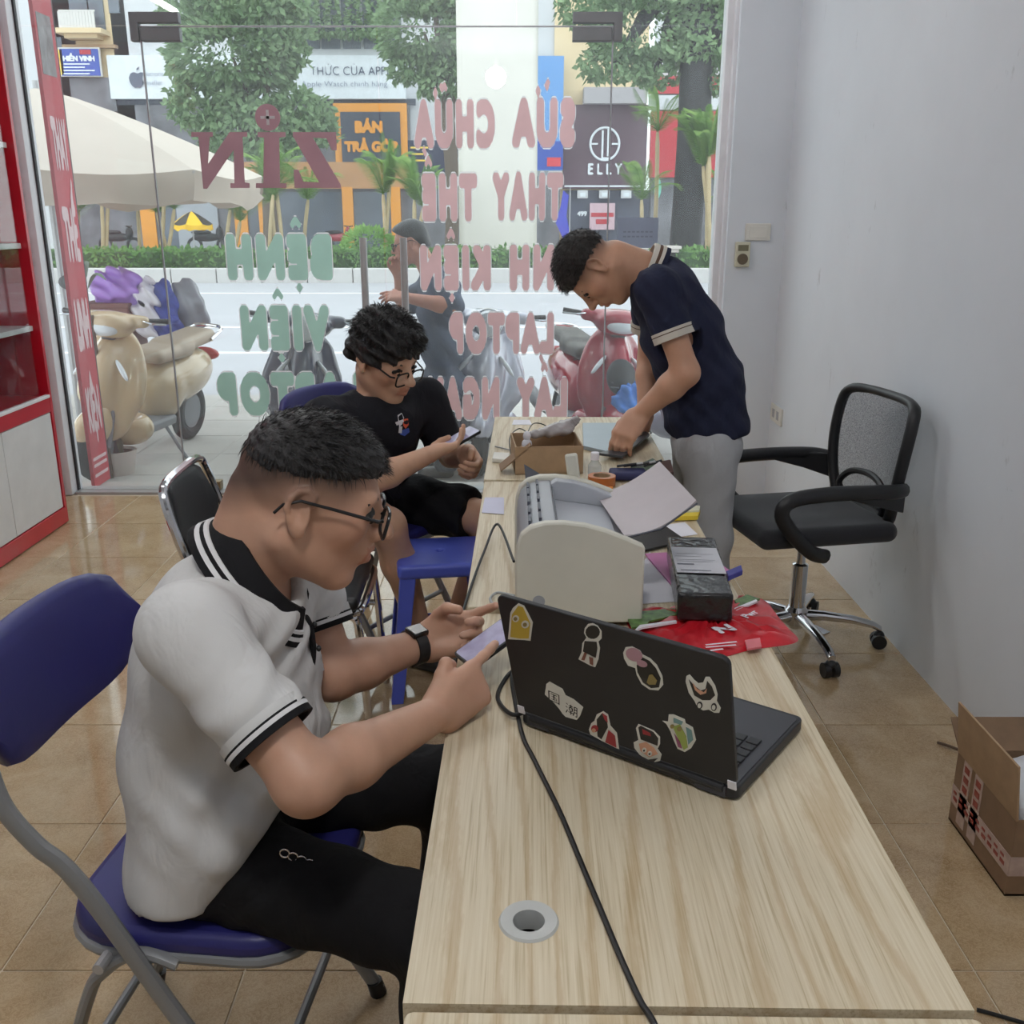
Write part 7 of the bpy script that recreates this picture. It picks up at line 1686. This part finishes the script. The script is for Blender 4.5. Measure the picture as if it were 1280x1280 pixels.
# ================================================================= scooters
M_TYRE = mat('tyre_rubber', srgb(40, 40, 42), .8); M_LENS = mat('lamp_lens', srgb(214, 218, 224), .12, spec=.8); M_SEATV = mat('scooter_seat', srgb(60, 54, 50), .5); M_GREYP = mat('grey_trim', srgb(120, 122, 128), .45)
def scooter(label, loc, heading, body, seat=None, trim=None, style=0, lean=6, shield=None, group='parked scooters outside', mirrors=()):
    t = thing('scooter', label, 'scooter', loc, R(heading), group); trim = trim or M_GREYP; T0 = TF[t.name]
    TF[t.name] = T0 @ Matrix.Rotation(R(lean), 4, 'X'); t.rotation_mode = 'XYZ'; t.rotation_euler = (R(lean), 0, R(heading))
    TT = TF.pop(t.name)
    def loc_build(F, nm, m, par=t): o = F.build(nm, m, None); o.parent = par; return o
    def mb(b, nm, m, par=t, **k): return b.build(nm, m, par, world=False, **k)
    for x in (.63, -.60):
        b = MB(); b.tube([(x + .175 * math.cos(a), 0, .225 + .175 * math.sin(a)) for a in np.linspace(0, 2 * PI, 29)[:-1]], .05, 10, loop=True); w = mb(b, 'wheel', M_TYRE)
        b = MB(); b.cyl((x, -.035, .225), (x, .035, .225), .13, n=24); mb(b, 'rim', trim, w)
    F = Field((.30, -.12, .15), (.92, .12, .62), .012)
    F.ell((.64, 0, .36), (.23, .085, .13), None, 0).ell((.64, 0, .22), (.21, .055, .19), None, .01, 'sub').cap((.60, 0, .42), (.52, 0, .58), .055, .045, .03); loc_build(F, 'front_fender', body)
    b = MB()
    for s in (-1, 1): b.cyl((.63, s * .07, .225), (.50, s * .06, .60), .02, n=10)
    mb(b, 'fork', M_GREYP)
    F = Field((.05, -.30, .14), (.75, .30, 1.0), .013)
    wd = .225 if style != 1 else .245
    F.ell((.44, 0, .60), (.075, wd * 1.05, .38), np.array(Matrix.Rotation(R(-17), 3, 'Y')), 0).ell((.50, 0, .68), (.13, .10, .26), np.array(Matrix.Rotation(R(-24), 3, 'Y')), .08).ell((.34, 0, .30), (.14, wd * .98, .13), None, .05)
    F.ell((.30, 0, .60), (.13, wd * .86, .34), np.array(Matrix.Rotation(R(-17), 3, 'Y')), .03, 'sub')
    for s in (-1, 1): F.ell((.50, s * .36, .90), (.3, .17, .26), None, .04, 'sub'); F.ell((.62, s * .24, .38), (.16, .11, .18), None, .04, 'sub'); F.plane((0, 0, .19), (0, 0, -1))
    if style == 1: F.cap((.53, 0, .45), (.44, 0, .88), .05, .06, .03)
    loc_build(F, 'leg_shield', shield or body)
    b = MB(); b.box((.12, 0, .27), (.52, .30, .07)); mb(b, 'floorboard', M_GREYP, bevel=.02)
    F = Field((-.98, -.26, .24), (.05, .26, .86), .014)
    F.ell((-.42, 0, .52), (.46, .19, .19), np.array(Matrix.Rotation(R(6), 3, 'Y')), 0).ell((-.15, 0, .45), (.18, .17, .22), None, .05).ell((-.62, 0, .22), (.24, .12, .22), None, .02, 'sub'); loc_build(F, 'rear_body', body)
    F = Field((-.92, -.22, .62), (.08, .22, .90), .014); F.rbox((-.20, 0, .725), (.25, .14, .05), .045, None, 0).rbox((-.56, 0, .765), (.28, .125, .05), .045, np.array(Matrix.Rotation(R(4), 3, 'Y')), .06); loc_build(F, 'seat', seat or M_SEATV)
    F = Field((.28, -.34, .84), (.66, .34, 1.16), .011); F.ell((.46, 0, .985), (.12, .17, .085), np.array(Matrix.Rotation(R(-18), 3, 'Y')), 0).cap((.42, -.22, 1.02), (.42, .22, 1.02), .04, .04, .04); hc = loc_build(F, 'handlebar_cover', body)
    b = MB(); b.cyl((.46, 0, .72), (.44, 0, .95), .05, n=14); mb(b, 'steering_column', M_BLACKP)
    if style == 1:
        b = MB(); b.lathe([(.0, .055), (.05, .05), (.078, .03), (.085, 0), (.085, -.03)], (.555, 0, .985), (1, 0, -.15), n=20); mb(b, 'headlight', M_LENS, hc)
        b = MB(); b.tube([(.55, .087 * math.cos(a), .985 + .087 * math.sin(a)) for a in np.linspace(0, 2 * PI, 25)[:-1]], .009, 6, loop=True); mb(b, 'headlight_ring', M_CHROME, hc)
    else:
        F = Field((.46, -.16, .90), (.62, .16, 1.06), .008); F.ell((.525, 0, .975), (.055, .115, .055), np.array(Matrix.Rotation(R(-18), 3, 'Y')), 0); loc_build(F, 'headlight', M_LENS, hc)
    for s in (-1, 1):
        b = MB(); b.cyl((.42, s * .20, 1.02), (.36, s * .36, 1.03), .018, n=10); mb(b, 'grip', M_BLACKP)
        b = MB(); b.tube(arc([(.44, s * .22, 1.03), (.47, s * .30, 1.02), (.43, s * .38, 1.02)], 3), .007, 6); mb(b, 'brake_lever', M_CHROME)
        if s in mirrors:
            b = MB(); b.tube(arc([(.40, s * .20, 1.04), (.40, s * .25, 1.12), (.38, s * .29, 1.18)], 3), .006, 6); ms = mb(b, 'mirror_stem', M_BLACKP)
            b = MB(); b.ell((.385, s * .31, 1.21), (.015, .065, .045), 14, 8); mb(b, 'mirror', M_BLACKP, ms)
        F = Field((.40, min(s * .05, s * .20) - .02, .56), (.66, max(s * .05, s * .20) + .02, .84), .008); F.ell((.548, s * .135, .72), (.028, .016, .085), np.array(Matrix.Rotation(R(-22), 3, 'Y') @ Matrix.Rotation(R(s * 38), 3, 'X')), 0); loc_build(F, 'indicator', M_LENS)
    if style == 2:
        F = Field((.50, -.16, .44), (.76, .16, .84), .009); F.ell((.625, 0, .66), (.05, .10, .12), np.array(Matrix.Rotation(R(-20), 3, 'Y')), 0); loc_build(F, 'front_grille', M_BLACKP)
        for k in range(5):
            b = MB(); b.box((.675 - .012 * k, 0, .60 + .028 * k), (.02, .15, .007)); mb(b, 'grille_bar', M_GREYP)
    b = MB(); b.tube(arc([(-.20, -.16, .25), (-.45, -.19, .24), (-.85, -.21, .30)], 3), [.03] * 4 + [.055] * 3, 12); mb(b, 'exhaust', M_GREYP)
    b = MB(); b.tube(arc([(-.72, -.13, .76), (-.92, -.12, .82), (-.97, 0, .83), (-.92, .12, .82), (-.72, .13, .76)], 4), .014, 8); mb(b, 'grab_rail', M_CHROME)
    b = MB(); b.ell((-.90, 0, .62), (.05, .11, .05), 14, 8); mb(b, 'tail_light', mat('tail_red', srgb(180, 40, 40), .2))
    b = MB(); b.tube([(-.05, .10, .24), (-.02, .22, .10), (.0, .30, .015)], .012, 8); mb(b, 'side_stand', M_GREYP)
    TF[t.name] = TT; return t
M_TAN = mat('tan_paint', srgb(198, 174, 140), .22, coat=.6, var=.03); M_DBL = mat('dark_blue_paint', srgb(62, 64, 84), .25, coat=.6, var=.03); M_SILV = mat('silver_paint', srgb(190, 190, 204), .22, .2, coat=.6, var=.03); M_REDP = mat('red_paint', srgb(156, 16, 40), .22, coat=.7, var=.03); M_GRY2 = mat('pearl_grey_paint', srgb(168, 172, 190), .25, coat=.6)
scooter('tan step-through scooter parked left of the doors', (-2.58, 6.72, GZ), -99, M_TAN, mat('beige_seat', srgb(176, 160, 142), .5), M_GREYP, 0, -5, mirrors=(-1,))
scooter('dark blue scooter with round headlight behind the seated man', (-1.50, 6.62, GZ), -78, M_DBL, None, M_GREYP, 1, -6)
scooter('silver retro scooter behind the man in the black t-shirt', (-.20, 6.85, GZ), -92, M_SILV, None, M_GREYP, 1, -4)
scooter('red scooter with black grille near the right side of the doors', (.50, 6.78, GZ), -78, M_REDP, None, M_GREYP, 2, -6)
scooter('pearl grey scooter half hidden behind the standing man', (1.08, 6.85, GZ), -86, M_GRY2, None, M_GREYP, 0, -5)
# cargo heaped behind the tan scooter
def lump(name, label, cat, c, r, m, seed, amp=.03, h=.010):
    c = Vector(c); F = Field(c - Vector(r) * 1.25, c + Vector(r) * 1.25, h); F.ell(c, r, None, 0); rr = random.Random(seed); f = [rr.uniform(16, 46) for _ in range(6)]
    F.wrinkle(lambda X, Y, Z: amp * (np.sin(X * f[0] + Z * f[1]) * np.sin(Y * f[2] + X * f[3]) + .5 * np.sin(Z * f[4] + Y * f[5]))); return tag(F.build(name, m), label, cat)
YC2 = 7.6
crate = thing('brown_crate', 'brown box strapped behind the tan scooter', 'box', tuple(PY(145, 400, YC2)))
b = MB(); x0, x1, z0, z1 = rect(115, 168, 378, 425, YC2); b.bb(x0, x1, YC2 - .15, YC2 + .2, GZ + .01, z1); b.build('crate_body', mat('crate_brown', srgb(112, 74, 70), .7), crate, bevel=.01); MB().bb(x0 - .01, x1 + .01, YC2 - .16, YC2 + .21, z1 - .03, z1 + .005).build('crate_rim', mat('crate_brown', srgb(112, 74, 70), .7), crate, bevel=.005)
lump('purple_bag', 'lilac plastic bag on top of the brown box', 'bag', PY(148, 362, YC2), (.20, .14, .16), mat('lilac_film', srgb(160, 118, 206), .35), 1)
lump('white_bag', 'white and red plastic bag beside the lilac bag', 'bag', PY(183, 385, YC2), (.10, .12, .22), mat('white_red_film', srgb(220, 214, 224), .4), 2)
lump('blue_bag', 'blue patterned cloth bag on the tan scooter', 'bag', PY(205, 392, YC2 + .1), (.13, .12, .24), mat('blue_cloth', srgb(74, 84, 168), .8, var=.4, vscale=14), 3)
lump('clear_wrapped_bundle', 'grey wrapped bundle with handle behind the cargo bags', 'bundle', PY(235, 385, YC2 + .2), (.15, .12, .20), mat('grey_wrap', srgb(140, 140, 150), .25), 4)
lump('blue_plastic_bag', 'bright blue plastic bag by the standing man’s arm', 'bag', PY(788, 500, 6.1), (.10, .08, .11), mat('bright_blue_film', srgb(70, 130, 214), .3, var=.3, vscale=12), 5)
# potted snake plant by the doorstep
c_ = PZ(150, 588, GZ + .02); t = thing('potted_plant', 'potted snake plant in a pale pot beside the tan scooter', 'plant', (c_.x, c_.y, GZ))
MB().lathe([(.09, 0), (.115, .14), (.12, .16), (.105, .16), (.10, .14)], n=24).build('pot', mat('pot_pale', srgb(206, 196, 190), .7), t, world=False); MB().cyl((0, 0, .13), (0, 0, .145), .10, n=20).build('soil', mat('soil', srgb(86, 70, 56), .95), t, world=False)
M_SNAKE = mat('snake_leaf', srgb(98, 96, 66), .45, var=.45, vscale=18)
for k in range(7):
    a = 2.4 * k; d = Vector((math.cos(a), math.sin(a), 0)); L = .30 + .05 * (k % 4); b = MB(); rows = []
    for i in range(7):
        u = i / 6; c = d * (.03 + .07 * u * u) + Vector((0, 0, .13 + L * u)); w = .026 * math.sin(PI * (.12 + .88 * u)) + .002; q = Vector((-d.y, d.x, 0)); rows.append([c - q * w, c + d * .006, c + q * w, c - d * .004])
    b.loft(rows); b.build('leaf', M_SNAKE, t, world=False, smooth=60)
# tall leafy plant beside the banner
c_ = Vector((-2.62, 6.15, GZ)); t = thing('leafy_plant', 'tall plant with arching dark green leaves behind the banner', 'plant', c_)
MB().cyl((0, 0, 0), (0, 0, 1.05), .012).build('stem', M_BARK, t, world=False)
for k, (u, v, l) in enumerate(((132, 350, .3), (110, 335, .26), (128, 478, .22), (118, 500, .2))):
    p = PY(u, v, 6.15) - c_; b = MB(); rows = []; s = Vector((0, 0, max(.2, p.z - .05))); 
    for i in range(7):
        w_ = i / 6; c = s.lerp(p, w_) + Vector((0, 0, .06 * math.sin(PI * w_))); h_ = .045 * math.sin(PI * (.05 + .9 * w_)); rows.append([c - Vector((0, h_, 0)), c + Vector((0, 0, .008)), c + Vector((0, h_, 0)), c - Vector((0, 0, .004))])
    b.loft(rows); b.build('leaf', mat('dark_leaf', srgb(86, 112, 92), .4, var=.2), t, world=False, smooth=60)
# parked motorbikes and people across the road read as small clutter behind the hedge
for k, (u, v, m_, lb) in enumerate(((150, 298, M_BLACKP, 'black motorbike parked far behind the hedge, left'), (262, 300, M_BLACKP, 'black motorbike parked beside the yellow parasol'), (425, 300, M_REDP, 'red motorbike parked before the orange framed shop'), (890, 296, M_SILV, 'silver motorbike parked before the red shop'))):
    p = PY(u, 305, 43.2); t = thing('motorbike', lb, 'motorbike', (p.x, 43.2, -.05), R(20 * k), 'motorbikes across the road')
    for x in (-.6, .6): MB().tube([(x + .27 * math.cos(a), 0, .3 + .27 * math.sin(a)) for a in np.linspace(0, 2 * PI, 17)[:-1]], .06, 6, loop=True).build('wheel', M_TYRE, t, world=False)
    MB().ell((-.1, 0, .62), (.6, .16, .18), 14, 8).ell((.45, 0, .78), (.16, .16, .28), 12, 8).build('body', m_, t, world=False); MB().ell((-.3, 0, .82), (.42, .15, .09), 12, 8).build('seat', M_BLACKP, t, world=False); MB().tube([(.45, -.35, 1.08), (.5, 0, 1.05), (.45, .35, 1.08)], .025, 6).build('handlebar', M_BLACKP, t, world=False)
